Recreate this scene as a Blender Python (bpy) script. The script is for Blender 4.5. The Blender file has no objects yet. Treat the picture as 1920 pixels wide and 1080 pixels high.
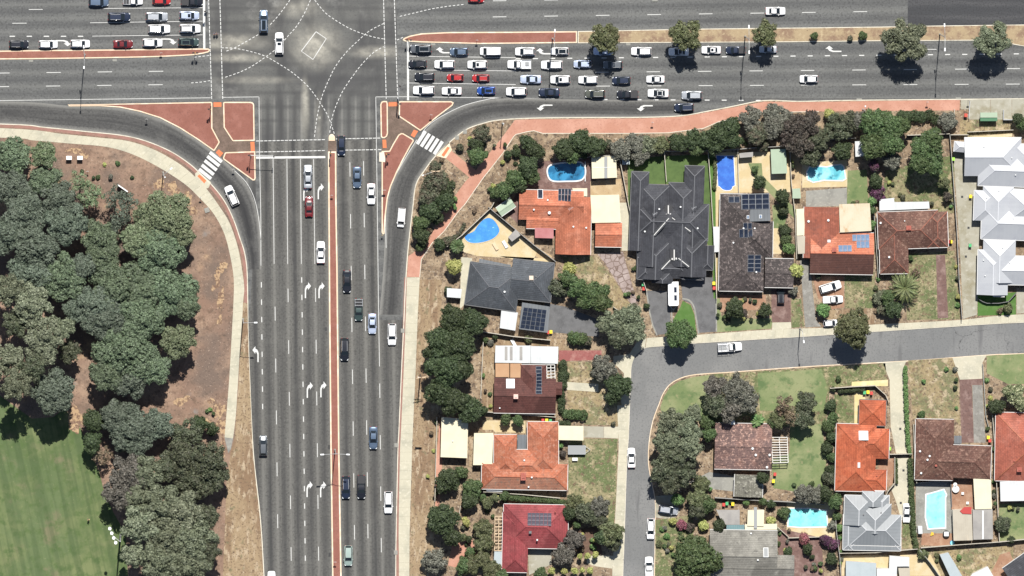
import bpy, bmesh, math, random
import numpy as np
from mathutils import Vector, Matrix
rnd = random.Random(7)
sc = bpy.context.scene
C = sc.collection
R = math.radians
# ---------------------------------------------------------------- camera, light, exposure
S = 0.12                                   # metres per photo pixel on the ground
NX, NY, H = -80.0, 158.0, 2500.0           # the aircraft: its foot point and height
cam = bpy.data.objects.new('camera', bpy.data.cameras.new('camera'))
C.objects.link(cam); sc.camera = cam
cam.location = (NX, NY, H)
cam.data.sensor_width = 36
cam.data.lens = 36 * H / 230.4
cam.data.shift_x = -NX / 230.4
cam.data.shift_y = -NY / 230.4
cam.data.clip_start = 10; cam.data.clip_end = 12000
ELEV = 57.0
SUNV = Vector((0.085, 1.0, 0)).normalized() * math.cos(R(ELEV)) + Vector((0, 0, math.sin(R(ELEV))))
w = bpy.data.worlds.new('World'); sc.world = w; w.use_nodes = True
nt = w.node_tree; sky = nt.nodes.new('ShaderNodeTexSky'); sky.sky_type = 'NISHITA'
sky.sun_disc = False; sky.sun_elevation = R(ELEV); sky.sun_rotation = math.atan2(0.085, 1.0)
sky.air_density = 1.0; sky.dust_density = 1.0; sky.ozone_density = 1.0
bg = nt.nodes['Background']; bg.inputs[1].default_value = 0.055
nt.links.new(sky.outputs[0], bg.inputs[0])
sl = bpy.data.lights.new('sun', 'SUN'); sl.energy = 5.0; sl.angle = R(0.5); sl.color = (1.0, 0.965, 0.91)
so = bpy.data.objects.new('sun', sl); C.objects.link(so)
so.rotation_euler = (-SUNV).to_track_quat('-Z', 'Y').to_euler()
so.location = (0, 0, 300)
sc.view_settings.view_transform = 'Standard'; sc.view_settings.look = 'None'
sc.view_settings.exposure = 0.72; sc.view_settings.gamma = 1; sc.view_settings.use_curve_mapping = False
sc.cycles.max_bounces = 4; sc.cycles.diffuse_bounces = 2; sc.cycles.glossy_bounces = 2
sc.cycles.transparent_max_bounces = 4

# ---------------------------------------------------------------- helpers
def P(px, py, z=0.0):
    """the place at height z that stands at photo pixel (px, py)"""
    gx = (px - 960) * S; gy = (540 - py) * S; t = z / H
    return (gx + (NX - gx) * t, gy + (NY - gy) * t)
def tag(o, label=None, cat=None, group=None, kind=None):
    if label: o['label'] = label
    if cat: o['category'] = cat
    if group: o['group'] = group
    if kind: o['kind'] = kind
    return o
def link(name, me, parent=None, loc=None, rz=0.0):
    o = bpy.data.objects.new(name, me); C.objects.link(o)
    if parent: o.parent = parent
    if loc is not None: o.location = loc
    if rz: o.rotation_euler = (0, 0, rz)
    return o
def empty(name, loc=(0, 0, 0), rz=0.0, label=None, cat=None, group=None, kind=None):
    o = link(name, None, None, loc, rz); o.empty_display_size = 0.3
    return tag(o, label, cat, group, kind)
class MB:
    """collects shapes into one mesh"""
    def __init__(s): s.v = []; s.f = []; s.m = []; s.uv = {}
    def poly(s, pts, mi=0):
        n = len(s.v); s.v += [tuple(p) for p in pts]; s.f.append(tuple(range(n, n + len(pts)))); s.m.append(mi); return s
    def box(s, x0, y0, z0, x1, y1, z1, mi=0):
        n = len(s.v)
        s.v += [(x0,y0,z0),(x1,y0,z0),(x1,y1,z0),(x0,y1,z0),(x0,y0,z1),(x1,y0,z1),(x1,y1,z1),(x0,y1,z1)]
        for q in ((3,2,1,0),(4,5,6,7),(0,1,5,4),(1,2,6,5),(2,3,7,6),(3,0,4,7)): s.f.append(tuple(n+k for k in q)); s.m.append(mi)
        return s
    def prism(s, pts, z0, z1, mi=0):
        n = len(s.v); k = len(pts)
        a = sum(pts[i][0]*pts[(i+1)%k][1]-pts[(i+1)%k][0]*pts[i][1] for i in range(k))
        if a < 0: pts = pts[::-1]
        s.v += [(p[0],p[1],z0) for p in pts] + [(p[0],p[1],z1) for p in pts]
        s.f.append(tuple(range(n+k, n+2*k))); s.m.append(mi)
        s.f.append(tuple(range(n+k-1, n-1, -1))); s.m.append(mi)
        for i in range(k):
            j = (i+1)%k; s.f.append((n+i, n+j, n+k+j, n+k+i)); s.m.append(mi)
        return s
    def bar(s, a, b, wd, ht=None, mi=0):
        a = Vector(a); b = Vector(b); ht = ht or wd; d = (b-a)
        if d.length < 1e-6: return s
        d.normalize(); up = Vector((0,0,1)) if abs(d.z) < .95 else Vector((1,0,0))
        sd = d.cross(up).normalized()*wd/2; u = sd.cross(d).normalized()*ht/2
        n = len(s.v)
        for p in (a, b):
            for q in (-sd-u, sd-u, sd+u, -sd+u): s.v.append(tuple(p+q))
        for q in ((0,1,2,3),(7,6,5,4),(0,4,5,1),(1,5,6,2),(2,6,7,3),(3,7,4,0)): s.f.append(tuple(n+k for k in q)); s.m.append(mi)
        return s
    def tube(s, a, b, r0, r1=None, n=8, mi=0):
        a = Vector(a); b = Vector(b); r1 = r0 if r1 is None else r1; d = (b-a).normalized()
        up = Vector((0,0,1)) if abs(d.z) < .95 else Vector((1,0,0))
        u = d.cross(up).normalized(); v = d.cross(u); k = len(s.v)
        for p, r in ((a, r0), (b, r1)):
            for i in range(n):
                t = 2*math.pi*i/n; s.v.append(tuple(p + u*(math.cos(t)*r) + v*(math.sin(t)*r)))
        for i in range(n):
            j = (i+1)%n; s.f.append((k+i, k+j, k+n+j, k+n+i)); s.m.append(mi)
        s.f.append(tuple(range(k+n-1, k-1, -1))); s.m.append(mi)
        s.f.append(tuple(range(k+n, k+2*n))); s.m.append(mi)
        return s
    def mesh(s, name, mats, smooth=False):
        me = bpy.data.meshes.new(name); me.from_pydata(s.v, [], s.f)
        for m in (mats if isinstance(mats, (list, tuple)) else [mats]): me.materials.append(m)
        me.polygons.foreach_set('material_index', s.m)
        if smooth:
            me.polygons.foreach_set('use_smooth', [True]*len(s.f))
            me.set_sharp_from_angle(angle=R(38))
        me.update(); return me
    def build(s, name, mats, parent=None, loc=None, rz=0.0, smooth=False):
        return link(name, s.mesh(name, mats, smooth), parent, loc, rz)
# ---------------------------------------------------------------- materials
def mixc(nt, fac, a, b):
    m = nt.nodes.new('ShaderNodeMix'); m.data_type = 'RGBA'
    for i, x in ((0, fac), (6, a), (7, b)):
        if hasattr(x, 'type') or hasattr(x, 'is_linked'): nt.links.new(x, m.inputs[i])
        else: m.inputs[i].default_value = x if i == 0 else (x[0], x[1], x[2], 1)
    return m.outputs[2]
def rng(nt, v, a, b, c=0.0, d=1.0):
    m = nt.nodes.new('ShaderNodeMapRange'); m.interpolation_type = 'SMOOTHSTEP'
    nt.links.new(v, m.inputs[0])
    for i, x in enumerate((a, b, c, d)): m.inputs[i+1].default_value = x
    return m.outputs[0]
def noise(nt, co, scale, detail=3, rough=.55, st=(1,1,1), dist=0.0):
    mp = nt.nodes.new('ShaderNodeMapping'); mp.inputs['Scale'].default_value = st
    nt.links.new(co, mp.inputs[0])
    n = nt.nodes.new('ShaderNodeTexNoise'); n.inputs['Scale'].default_value = scale
    n.inputs['Detail'].default_value = detail; n.inputs['Roughness'].default_value = rough
    n.inputs['Distortion'].default_value = dist
    nt.links.new(mp.outputs[0], n.inputs['Vector']); return n.outputs[0]
TONE = {'concrete_pale':0.72,'concrete_grey':0.62,'concrete_stained':0.62,'kerb_concrete':0.95,'kerb_concrete_pale':0.82,'red_oxide_paving':0.66,'salmon_path_paving':0.72,'faded_red_kerb_strip':0.6,'brown_brick_paving':0.75,'tactile_orange':0.8,'mulch_ground':0.92,'sandy_ground':0.72,'dry_verge':0.66,'dry_median_grass':0.66,'dead_grass_yard':0.74,'garden_soil':0.70,'oval_lawn':0.6,'green_lawn':0.98,'patchy_lawn':0.74,'bright_lawn':0.55,'synthetic_turf':0.6,'cream_paving':0.66,'yellow_paving':0.72,'terracotta_paving':0.6,'purple_brick_paving':0.7,'old_red_paving':0.68,'crazy_paving':0.62,'grey_stone_paving':0.7,'bark_chips':0.7,'asphalt_street':0.80,'asphalt_driveway':0.72,'road_paint':0.62,'asphalt_main':1.12,'orange_tiles':0.78,'bright_orange_tiles':0.74,'old_orange_tiles':0.68,'red_tiles':0.74,'charcoal_tiles':0.95,'slate_grey_tiles':0.9,'brown_tiles':0.78,'weathered_brown_tiles':0.50,'rusty_orange_brown_tiles':0.68,'chocolate_tiles':0.68,'mottled_pink_brown_tiles':0.68,'grey_tiles':0.68,'mossy_grey_tiles':0.75,'salmon_tiles':0.72,'white_metal_roof':0.52,'grey_metal_roof':0.78,'cream_metal_sheet':0.66,'rust_stained_cream_sheet':0.62,'white_metal_sheet':0.6,'pale_blue_sheet':0.62,'weathered_grey_sheet':0.62,'tan_striped_sheet':0.6,'pale_green_sheet':0.62,'orange_translucent_sheet':0.68,'pink_awning':0.7,'off_white_panel':0.75,'gutter_white':0.7,'fence_cream':0.62,'limestone_wall':0.66,'white_timber':0.75,'grey_canvas':0.7,'asbestos_fence_grey':0.7}
def M(name, col, rough=.85, layers=(), metal=0.0, coat=0.0, bump=0.0, bscale=6.0, coord='Object', spec=.35, extra=None, alpha=None):
    """layers: (colour, scale, lo, hi[, detail[, stretch]])"""
    m = bpy.data.materials.new(name); m.use_nodes = True; nt = m.node_tree
    k = TONE.get(name, 1.0)
    if name.endswith('_tiles'): layers = list(layers)+[(tuple(q*.70 for q in col), .16, .45, .66, 6), (tuple(min(1,q*1.22+.01) for q in col), .7, .55, .72, 6)]
    if k != 1.0: col = tuple(q*k for q in col); layers = [(tuple(q*k for q in L[0]),)+tuple(L[1:]) for L in layers]
    b = nt.nodes['Principled BSDF']; b.inputs['Roughness'].default_value = rough
    b.inputs['Metallic'].default_value = metal; b.inputs['Coat Weight'].default_value = coat
    b.inputs['Coat Roughness'].default_value = .06; b.inputs['Specular IOR Level'].default_value = spec
    b.inputs['Base Color'].default_value = (*col, 1)
    m.diffuse_color = (*col, 1)
    tc = nt.nodes.new('ShaderNodeTexCoord'); co = tc.outputs[coord]
    c = None
    for L in layers:
        st = L[5] if len(L) > 5 else (1,1,1); det = L[4] if len(L) > 4 else 3
        f = rng(nt, noise(nt, co, L[1], det, .6, st), L[2], L[3])
        c = mixc(nt, f, c if c is not None else col, L[0])
    if extra: c = extra(nt, tc, c if c is not None else col)
    if c is not None: nt.links.new(c, b.inputs['Base Color'])
    if bump:
        bn = nt.nodes.new('ShaderNodeBump'); bn.inputs['Strength'].default_value = 1; bn.inputs['Distance'].default_value = bump
        nt.links.new(noise(nt, co, bscale, 4, .7), bn.inputs['Height']); nt.links.new(bn.outputs[0], b.inputs['Normal'])
    return m
def math_(nt, op, a, b=None, c=None):
    m = nt.nodes.new('ShaderNodeMath'); m.operation = op
    for i, x in enumerate((a, b, c)):
        if x is None: continue
        if isinstance(x, (int, float)): m.inputs[i].default_value = x
        else: nt.links.new(x, m.inputs[i])
    return m.outputs[0]
def asphalt(name, base, dark, light, lanes=1.0, streak=1.0, cross=False):
    """UV x counts lanes, UV y runs along the road in metres; wear follows the wheel paths"""
    def ex(nt, tc, c):
        uv = tc.outputs['UV']; sp = nt.nodes.new('ShaderNodeSeparateXYZ'); nt.links.new(uv, sp.inputs[0])
        u = sp.outputs[0]
        f = math_(nt, 'FRACT', u)
        d = math_(nt, 'ABSOLUTE', math_(nt, 'SUBTRACT', f, .5))          # 0 in lane middle, .5 at the line
        along = rng(nt, noise(nt, uv, 1.0, 4, .6, (2.2, .02, 1)), .3, .7)
        along2 = rng(nt, noise(nt, uv, 1.0, 4, .6, (9, .035, 1)), .3, .72)
        lanev = rng(nt, noise(nt, uv, 1.0, 2, .5, (.9, .004, 1)), .3, .6, .5, 1)
        oil = math_(nt, 'MULTIPLY', math_(nt, 'MULTIPLY', rng(nt, d, .0, .36, 1, 0), lanev), math_(nt, 'MULTIPLY_ADD', along, .6*streak, .3*streak))
        c = mixc(nt, oil, c, dark)
        edge = math_(nt, 'MULTIPLY', rng(nt, d, .3, .5), math_(nt, 'MULTIPLY_ADD', along2, .5*streak, .22*streak))
        c = mixc(nt, edge, c, light)
        c = mixc(nt, math_(nt, 'MULTIPLY', along2, .35*streak), c, dark)
        c = mixc(nt, math_(nt, 'MULTIPLY', rng(nt, noise(nt, tc.outputs['Object'], .22, 5, .65), .5, .72), .12), c, light)
        c = mixc(nt, math_(nt, 'MULTIPLY', rng(nt, noise(nt, tc.outputs['Object'], 1.1, 6, .75), .6, .72), .55), c, tuple(x*.8 for x in dark))
        return c
    return M(name, base, .8, [(tuple(x*1.2 for x in base), .05, .35, .65), (tuple(x*.62 for x in base), 2.0, .45, .68, 6), (tuple(min(1,x*1.8) for x in base), 3.2, .55, .72, 6)],
             bump=.012, bscale=5, spec=.3, extra=ex)
def lanes_only(): pass
WHITE = M('road_paint', (.75,.75,.72), .6, [((.45,.45,.43), 1.5, .5, .8, 5)])
A_V = asphalt('asphalt_worn', (.083,.081,.074), (.030,.030,.030), (.165,.160,.145), streak=1.15)
A_H = asphalt('asphalt_main', (.082,.083,.080), (.035,.036,.038), (.15,.15,.14), streak=.75)
A_S = asphalt('asphalt_slip', (.078,.077,.073), (.020,.020,.021), (.24,.235,.215), streak=1.6)
def junction(nt, tc, c):
    co = tc.outputs['Object']; sp = nt.nodes.new('ShaderNodeSeparateXYZ'); nt.links.new(co, sp.inputs[0])
    def dist(x, y, sx=1.0, sy=1.0):
        X, Y = (x-960)*S, (540-y)*S
        return math_(nt, 'SQRT', math_(nt, 'ADD', math_(nt, 'POWER', math_(nt, 'MULTIPLY', math_(nt, 'SUBTRACT', sp.outputs[0], X), sx), 2), math_(nt, 'POWER', math_(nt, 'MULTIPLY', math_(nt, 'SUBTRACT', sp.outputs[1], Y), sy), 2)))
    nz = rng(nt, noise(nt, co, .5, 5, .65), .3, .7, .35, 1)
    uvl = math_(nt, 'FRACT', math_(nt, 'DIVIDE', math_(nt, 'SUBTRACT', sp.outputs[0], (489-960)*S), 25.4*S)); dl = math_(nt, 'ABSOLUTE', math_(nt, 'SUBTRACT', uvl, .5))
    low = rng(nt, sp.outputs[1], 44.5, 41.0, 0, 1); c = mixc(nt, math_(nt, 'MULTIPLY', math_(nt, 'MULTIPLY', rng(nt, dl, .0, .3, 1, 0), low), .6), c, (.032,.032,.032)); c = mixc(nt, math_(nt, 'MULTIPLY', math_(nt, 'MULTIPLY', rng(nt, dl, .36, .5), low), .4), c, (.19,.185,.17))
    uh = math_(nt, 'FRACT', math_(nt, 'DIVIDE', math_(nt, 'SUBTRACT', sp.outputs[1], (540-108)*S), 26.5*S)); dh = math_(nt, 'ABSOLUTE', math_(nt, 'SUBTRACT', uh, .5)); wob = rng(nt, noise(nt, co, 1, 4, .6, (.04,.6,1)), .35, .65)
    c = mixc(nt, math_(nt, 'MULTIPLY', math_(nt, 'MULTIPLY', rng(nt, dh, .0, .3, 1, 0), wob), .55), c, (.04,.04,.04))
    for x, y, sx, sy, r_, k in ((592,85,.8,.9,6.5,1.0), (435,80,.45,1.8,5,.95), (440,108,.35,2.6,4,.8), (715,98,.5,2.4,5,.85), (572,205,3.6,.5,5,1.0), (598,215,3.6,.7,5,.5), (560,15,.7,1.6,5,.7), (480,150,.3,3,4,.5)):
        c = mixc(nt, math_(nt, 'MULTIPLY', math_(nt, 'MULTIPLY', rng(nt, dist(x, y, sx, sy), .2, r_, 1, 0), k), nz), c, (.30,.285,.24))
    for (x, y, R0) in ((388,262,22.5),(388,262,26.5),(742,262,14.5),(742,262,18.5),(388,-60,20),(742,-70,24)):
        f = math_(nt, 'ABSOLUTE', math_(nt, 'SUBTRACT', dist(x, y), R0)); c = mixc(nt, math_(nt, 'MULTIPLY', math_(nt, 'MULTIPLY', rng(nt, f, .1, 1.1, 1, 0), .42), nz), c, (.035,.035,.035))
    return c
A_X = M('asphalt_crossing', (.088,.088,.082), .8, [((.05,.05,.05), .12, .4, .65, 4, (.25,1,1)), ((.045,.045,.045), .16, .45, .68, 4, (1,.2,1)), ((.15,.148,.138), .1, .55, .72, 4),
        ((.05,.05,.05), 2.6, .5, .75, 5), ((.14,.14,.13), 5, .6, .8, 5)], bump=.012, bscale=5, extra=junction)
A_P = M('asphalt_fresh', (.034,.035,.038), .8, [((.06,.06,.062), .3, .45, .7, 4, (.1,1,1)), ((.022,.022,.023), 3, .45, .7, 5)], bump=.01)
def cracks(nt, tc, c):
    v = nt.nodes.new('ShaderNodeTexVoronoi'); v.feature = 'DISTANCE_TO_EDGE'; v.inputs['Scale'].default_value = .09
    mp = nt.nodes.new('ShaderNodeVectorMath'); mp.operation = 'ADD'; n2 = nt.nodes.new('ShaderNodeTexNoise'); n2.inputs['Scale'].default_value = .6; n2.inputs['Detail'].default_value = 5
    nt.links.new(tc.outputs['Object'], n2.inputs['Vector']); nt.links.new(tc.outputs['Object'], mp.inputs[0]); sc2 = nt.nodes.new('ShaderNodeVectorMath'); sc2.operation = 'SCALE'; sc2.inputs['Scale'].default_value = 3.0
    nt.links.new(n2.outputs['Color'], sc2.inputs[0]); nt.links.new(sc2.outputs[0], mp.inputs[1]); nt.links.new(mp.outputs[0], v.inputs['Vector'])
    f = math_(nt, 'MULTIPLY', rng(nt, v.outputs[0], .002, .007, 1, 0), rng(nt, noise(nt, tc.outputs['Object'], .06, 1), .56, .62))
    return mixc(nt, math_(nt, 'MULTIPLY', f, .75), c, (.03,.03,.03))
A_R = M('asphalt_street', (.155,.157,.155), .85, [((.19,.19,.185), .08, .4, .65), ((.115,.115,.115), 2.4, .48, .72, 6), ((.20,.20,.195), 3.2, .56, .76, 6), ((.125,.125,.125), .5, .55, .7, 3, (1,.15,1))], bump=.012, extra=cracks)
A_D = M('asphalt_driveway', (.14,.14,.143), .85, [((.10,.10,.102), .5, .4, .7, 4), ((.19,.19,.19), 4, .5, .8, 5)], bump=.01)
CONC = M('concrete_pale', (.52,.485,.37), .8, [((.42,.40,.31), .25, .4, .7, 4), ((.60,.56,.44), 1.6, .5, .75, 5), ((.36,.34,.27), 3, .6, .8, 6)], bump=.006)
CONCG = M('concrete_grey', (.33,.325,.29), .8, [((.25,.245,.22), .4, .4, .7, 4), ((.42,.41,.36), 1.8, .5, .75, 5)], bump=.008)
CONCD = M('concrete_stained', (.42,.40,.32), .8, [((.30,.27,.18), .22, .45, .7, 4), ((.52,.50,.42), .8, .5, .75, 5), ((.26,.24,.19), 2.4, .6, .85, 6)], bump=.006)
KERB = M('kerb_concrete', (.56,.44,.31), .8, [((.66,.58,.46), .5, .45, .7, 4), ((.40,.31,.22), 2, .55, .8, 5)], bump=.006)
KERBW = M('kerb_concrete_pale', (.60,.56,.46), .8, [((.45,.41,.33), .6, .45, .7, 4)], bump=.006)
RED = M('red_oxide_paving', (.27,.105,.075), .8, [((.33,.14,.105), .35, .4, .7, 4), ((.20,.08,.06), 3.2, .5, .75, 6), ((.38,.19,.15), 1.2, .62, .8, 5)], bump=.01)
PINK = M('salmon_path_paving', (.46,.225,.155), .8, [((.55,.30,.22), .2, .4, .7, 4), ((.36,.17,.12), 2.6, .5, .78, 6)], bump=.006)
REDC = M('faded_red_kerb_strip', (.38,.20,.16), .8, [((.28,.16,.12), .5, .4, .7, 4), ((.5,.33,.25), 2, .55, .8, 5)])
BRICKB = M('brown_brick_paving', (.135,.095,.072), .85, [((.20,.14,.11), .5, .4, .7, 4), ((.08,.06,.045), 3, .5, .75, 6)], bump=.01)
TACT = M('tactile_orange', (.62,.17,.06), .6, [((.52,.15,.07), 2, .4, .7)])
MULCH = M('mulch_ground', (.19,.122,.088), .95, [((.27,.185,.13), .12, .4, .68, 6), ((.13,.085,.06), .5, .45, .7, 6), ((.42,.29,.17), .09, .6, .74, 6),
          ((.13,.095,.075), .07, .46, .64, 6), ((.075,.055,.042), 2.2, .52, .74, 8), ((.38,.29,.22), 2.8, .58, .76, 8), ((.18,.17,.16), .2, .62, .8, 6)], bump=.05, bscale=3)
SAND = M('sandy_ground', (.44,.32,.18), .95, [((.54,.42,.26), .5, .4, .68, 6), ((.30,.2,.12), 2, .52, .75, 7), ((.16,.11,.07), 4, .62, .8, 8)], bump=.03)
STRAW = M('dry_verge', (.36,.265,.16), .95, [((.25,.165,.10), .2, .42, .6, 6, (1,.3,1)), ((.48,.38,.26), 1.2, .5, .66, 7, (1,.3,1)), ((.15,.1,.065), 2.6, .52, .66, 8), ((.18,.16,.09), .5, .58, .7, 6)], bump=.03)
MEDG = M('dry_median_grass', (.40,.305,.185), .95, [((.27,.18,.12), .3, .42, .62, 7), ((.50,.40,.25), 1.5, .5, .75, 6), ((.13,.09,.06), 2.4, .6, .74, 8)], bump=.05, bscale=3)
DRYG = M('dead_grass_yard', (.30,.235,.13), .95, [((.17,.17,.085), .2, .46, .58, 6), ((.43,.35,.23), .6, .5, .64, 7), ((.16,.11,.07), 1.4, .52, .66, 8), ((.09,.07,.05), 2.6, .54, .68, 8), ((.5,.43,.3), 3, .6, .72, 8)], bump=.04)
SOIL = M('garden_soil', (.255,.185,.12), .95, [((.37,.28,.185), .3, .46, .6, 6), ((.14,.10,.07), .8, .5, .64, 7), ((.48,.40,.30), 1.8, .56, .68, 8), ((.075,.058,.045), 2.6, .53, .66, 8)], bump=.05, bscale=4)
def mow(nt, tc, c):
    co = tc.outputs['Object']
    mp = nt.nodes.new('ShaderNodeMapping'); mp.inputs['Rotation'].default_value = (0,0,R(-12)); nt.links.new(co, mp.inputs[0])
    s1 = rng(nt, noise(nt, mp.outputs[0], 1.0, 3, .6, (.75,.03,1)), .42, .62)
    c = mixc(nt, math_(nt, 'MULTIPLY', s1, .42), c, (.034,.058,.022))
    return c
OVAL = M('oval_lawn', (.140,.19,.08), .95, [((.10,.15,.055), .045, .42, .58, 4), ((.21,.20,.11), .16, .52, .66, 6), ((.20,.235,.10), .09, .42, .65, 5), ((.10,.155,.05), .5, .45, .7, 6), ((.24,.26,.13), 1.8, .58, .78, 7)], bump=.03, extra=mow)
LAWN = M('green_lawn', (.115,.15,.062), .95, [((.185,.20,.10), .12, .38, .62, 6), ((.075,.115,.045), .35, .5, .68, 6), ((.22,.20,.11), .8, .56, .74, 7), ((.07,.10,.04), 2.5, .55, .8, 7)], bump=.03)
LAWND = M('patchy_lawn', (.235,.215,.115), .95, [((.12,.15,.06), .16, .44, .56, 6), ((.36,.30,.18), .4, .52, .64, 7), ((.15,.10,.065), .9, .52, .66, 8), ((.09,.10,.045), 2.2, .50, .64, 8), ((.40,.34,.22), 3.0, .56, .70, 8)], bump=.04)
LAWNB = M('bright_lawn', (.10,.21,.045), .95, [((.14,.25,.07), .6, .42, .7, 5)], bump=.02)
TURF = M('synthetic_turf', (.11,.175,.055), .95, [((.085,.14,.045), .8, .4, .7, 4)], bump=.01)
CREAMP = M('cream_paving', (.60,.48,.27), .8, [((.66,.56,.38), .4, .4, .7, 4), ((.48,.37,.2), 2, .55, .8, 5)], bump=.006)
YELP = M('yellow_paving', (.62,.50,.24), .8, [((.66,.58,.36), .5, .4, .7, 4), ((.5,.38,.17), 2, .55, .8, 5)], bump=.006)
TERP = M('terracotta_paving', (.38,.21,.13), .85, [((.48,.31,.21), .5, .4, .7, 5), ((.26,.14,.09), 2.5, .52, .75, 6)], bump=.01)
BRP = M('purple_brick_paving', (.17,.10,.085), .85, [((.28,.19,.165), .6, .45, .7, 5), ((.10,.06,.055), 2.5, .5, .75, 6)], bump=.01)
REDP = M('old_red_paving', (.30,.10,.09), .85, [((.40,.2,.17), .6, .45, .7, 5), ((.22,.08,.07), 2.5, .5, .75, 6)], bump=.01)
def crazy(nt, tc, c):
    v = nt.nodes.new('ShaderNodeTexVoronoi'); v.feature = 'DISTANCE_TO_EDGE'; v.inputs['Scale'].default_value = .75
    nt.links.new(tc.outputs['Object'], v.inputs['Vector'])
    return mixc(nt, rng(nt, v.outputs[0], .02, .09, 1, 0), c, (.12,.085,.07))
CRAZY = M('crazy_paving', (.36,.285,.26), .85, [((.46,.38,.35), .5, .4, .7, 5), ((.28,.21,.19), 2.5, .5, .75, 6)], bump=.01, extra=crazy)
GREYP = M('grey_stone_paving', (.235,.225,.20), .85, [((.33,.32,.29), .8, .45, .7, 5), ((.15,.14,.13), 2.5, .5, .75, 7)], bump=.02)
BARK = M('bark_chips', (.14,.085,.06), .95, [((.22,.14,.10), 1.5, .45, .7, 7), ((.08,.055,.04), 3, .5, .75, 8)], bump=.05)
# ---------------------------------------------------------------- ground sheets
def smooth(pts, n=6, closed=False):
    out = []; k = len(pts)
    for i in range(k if closed else k-1):
        if closed: p0, p1, p2, p3 = (pts[(i+j-1) % k] for j in range(4))
        else: p0 = pts[max(i-1,0)]; p1 = pts[i]; p2 = pts[i+1]; p3 = pts[min(i+2,k-1)]
        for j in range(n):
            t = j/n
            out.append(tuple(.5*((2*p1[a]) + (-p0[a]+p2[a])*t + (2*p0[a]-5*p1[a]+4*p2[a]-p3[a])*t*t + (-p0[a]+3*p1[a]-3*p2[a]+p3[a])*t**3) for a in (0,1)))
    if not closed: out.append(pts[-1])
    return out
def sheet(name, px, mat, z, uv=None, parent=None, kind='structure', label=None):
    me = bpy.data.meshes.new(name); bm = bmesh.new()
    vs = [bm.verts.new((*P(a, b, z), z)) for a, b in px]; f = bm.faces.new(vs)
    if f.normal.z == 0: f.normal_update()
    if f.normal.z < 0: f.normal_flip()
    if uv:
        l = bm.loops.layers.uv.new('UVMap')
        for lp in f.loops:
            i = vs.index(lp.vert); lp[l].uv = uv(*px[i])
    bmesh.ops.triangulate(bm, faces=bm.faces[:], ngon_method='EAR_CLIP')
    bm.to_mesh(me); bm.free(); me.materials.append(mat)
    o = link(name, me, parent)
    if not parent: tag(o, label, kind=kind)
    return o
def slab(name, px, mat, z0, z1, parent=None, side=None, kind='structure', label=None):
    pts = [P(a, b, z1) for a, b in px]; k = len(pts)
    bm = bmesh.new(); top = [bm.verts.new((x, y, z1)) for x, y in pts]; bot = [bm.verts.new((x, y, z0)) for x, y in pts]
    f = bm.faces.new(top); f.normal_update(); fl = f.normal.z < 0
    if fl: f.normal_flip()
    for i in range(k):
        j = (i+1)%k; q = bm.faces.new((bot[i], bot[j], top[j], top[i]) if not fl else (bot[j], bot[i], top[i], top[j])); q.material_index = 1
    bmesh.ops.triangulate(bm, faces=[f], ngon_method='EAR_CLIP')
    me = bpy.data.meshes.new(name); bm.to_mesh(me); bm.free(); me.materials.append(mat); me.materials.append(side or mat)
    o = link(name, me, parent)
    if not parent: tag(o, label, kind=kind)
    return o
def offs(px, d):
    """parallel of an open polyline, in pixels"""
    out = []
    for i, p in enumerate(px):
        a = px[max(i-1, 0)]; b = px[min(i+1, len(px)-1)]; dx, dy = b[0]-a[0], b[1]-a[1]; L = math.hypot(dx, dy) or 1
        out.append((p[0]-dy/L*d, p[1]+dx/L*d))
    return out
def inset(px, d):
    k = len(px); a = sum(px[i][0]*px[(i+1)%k][1]-px[(i+1)%k][0]*px[i][1] for i in range(k)); sg = 1 if a > 0 else -1
    out = []
    for i in range(k):
        p0, p1, p2 = px[i-1], px[i], px[(i+1)%k]
        n = []
        for q, r_ in ((p0, p1), (p1, p2)):
            dx, dy = r_[0]-q[0], r_[1]-q[1]; L = math.hypot(dx, dy) or 1; n.append((-dy/L*sg, dx/L*sg))
        bx, by = n[0][0]+n[1][0], n[0][1]+n[1][1]; q = bx*bx+by*by
        q = max(q, .8)
        out.append((p1[0]+2*d*bx/q, p1[1]+2*d*by/q))
    return out
def ribbon(name, px, wpx, mat, z0, z1, parent=None, closed=False, label=None):
    pts = px + [px[0]] if closed else px
    l = offs(pts, -wpx/2); r = offs(pts, wpx/2); mb = MB(); n = len(pts)
    for a in (l, r):
        for x, y in a: mb.v.append((*P(x, y, z1), z1))
    for a in (l, r):
        for x, y in a: mb.v.append((*P(x, y, z1), z0))
    for i in range(n-1):
        mb.f += [(i, n+i, n+i+1, i+1), (2*n+i, i, i+1, 2*n+i+1), (n+i, 3*n+i, 3*n+i+1, n+i+1)]; mb.m += [0]*3
    o = mb.build(name, mat, parent)
    if not parent: tag(o, label, kind='structure')
    return o
def strip(name, L, Rr, mat, z, parent=None, nl=1.0):
    """road strip between two edges with UV (lanes, metres)"""
    mb = MB(); n = len(L); s = 0; uvs = []
    for i in range(n):
        if i: s += math.hypot(L[i][0]-L[i-1][0], L[i][1]-L[i-1][1])*S
        mb.v += [(*P(*L[i], z), z), (*P(*Rr[i], z), z)]; uvs += [(0, s), (nl, s)]
    for i in range(n-1): mb.f.append((2*i, 2*i+1, 2*i+3, 2*i+2)); mb.m.append(0)
    me = mb.mesh(name, mat); uvl = me.uv_layers.new(name='UVMap')
    for lp in me.loops: uvl.data[lp.index].uv = uvs[lp.vertex_index]
    if me.polygons[0].normal.z < 0: me.flip_normals()
    o = link(name, me, parent)
    if not parent: tag(o, kind='structure')
    return o
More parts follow.
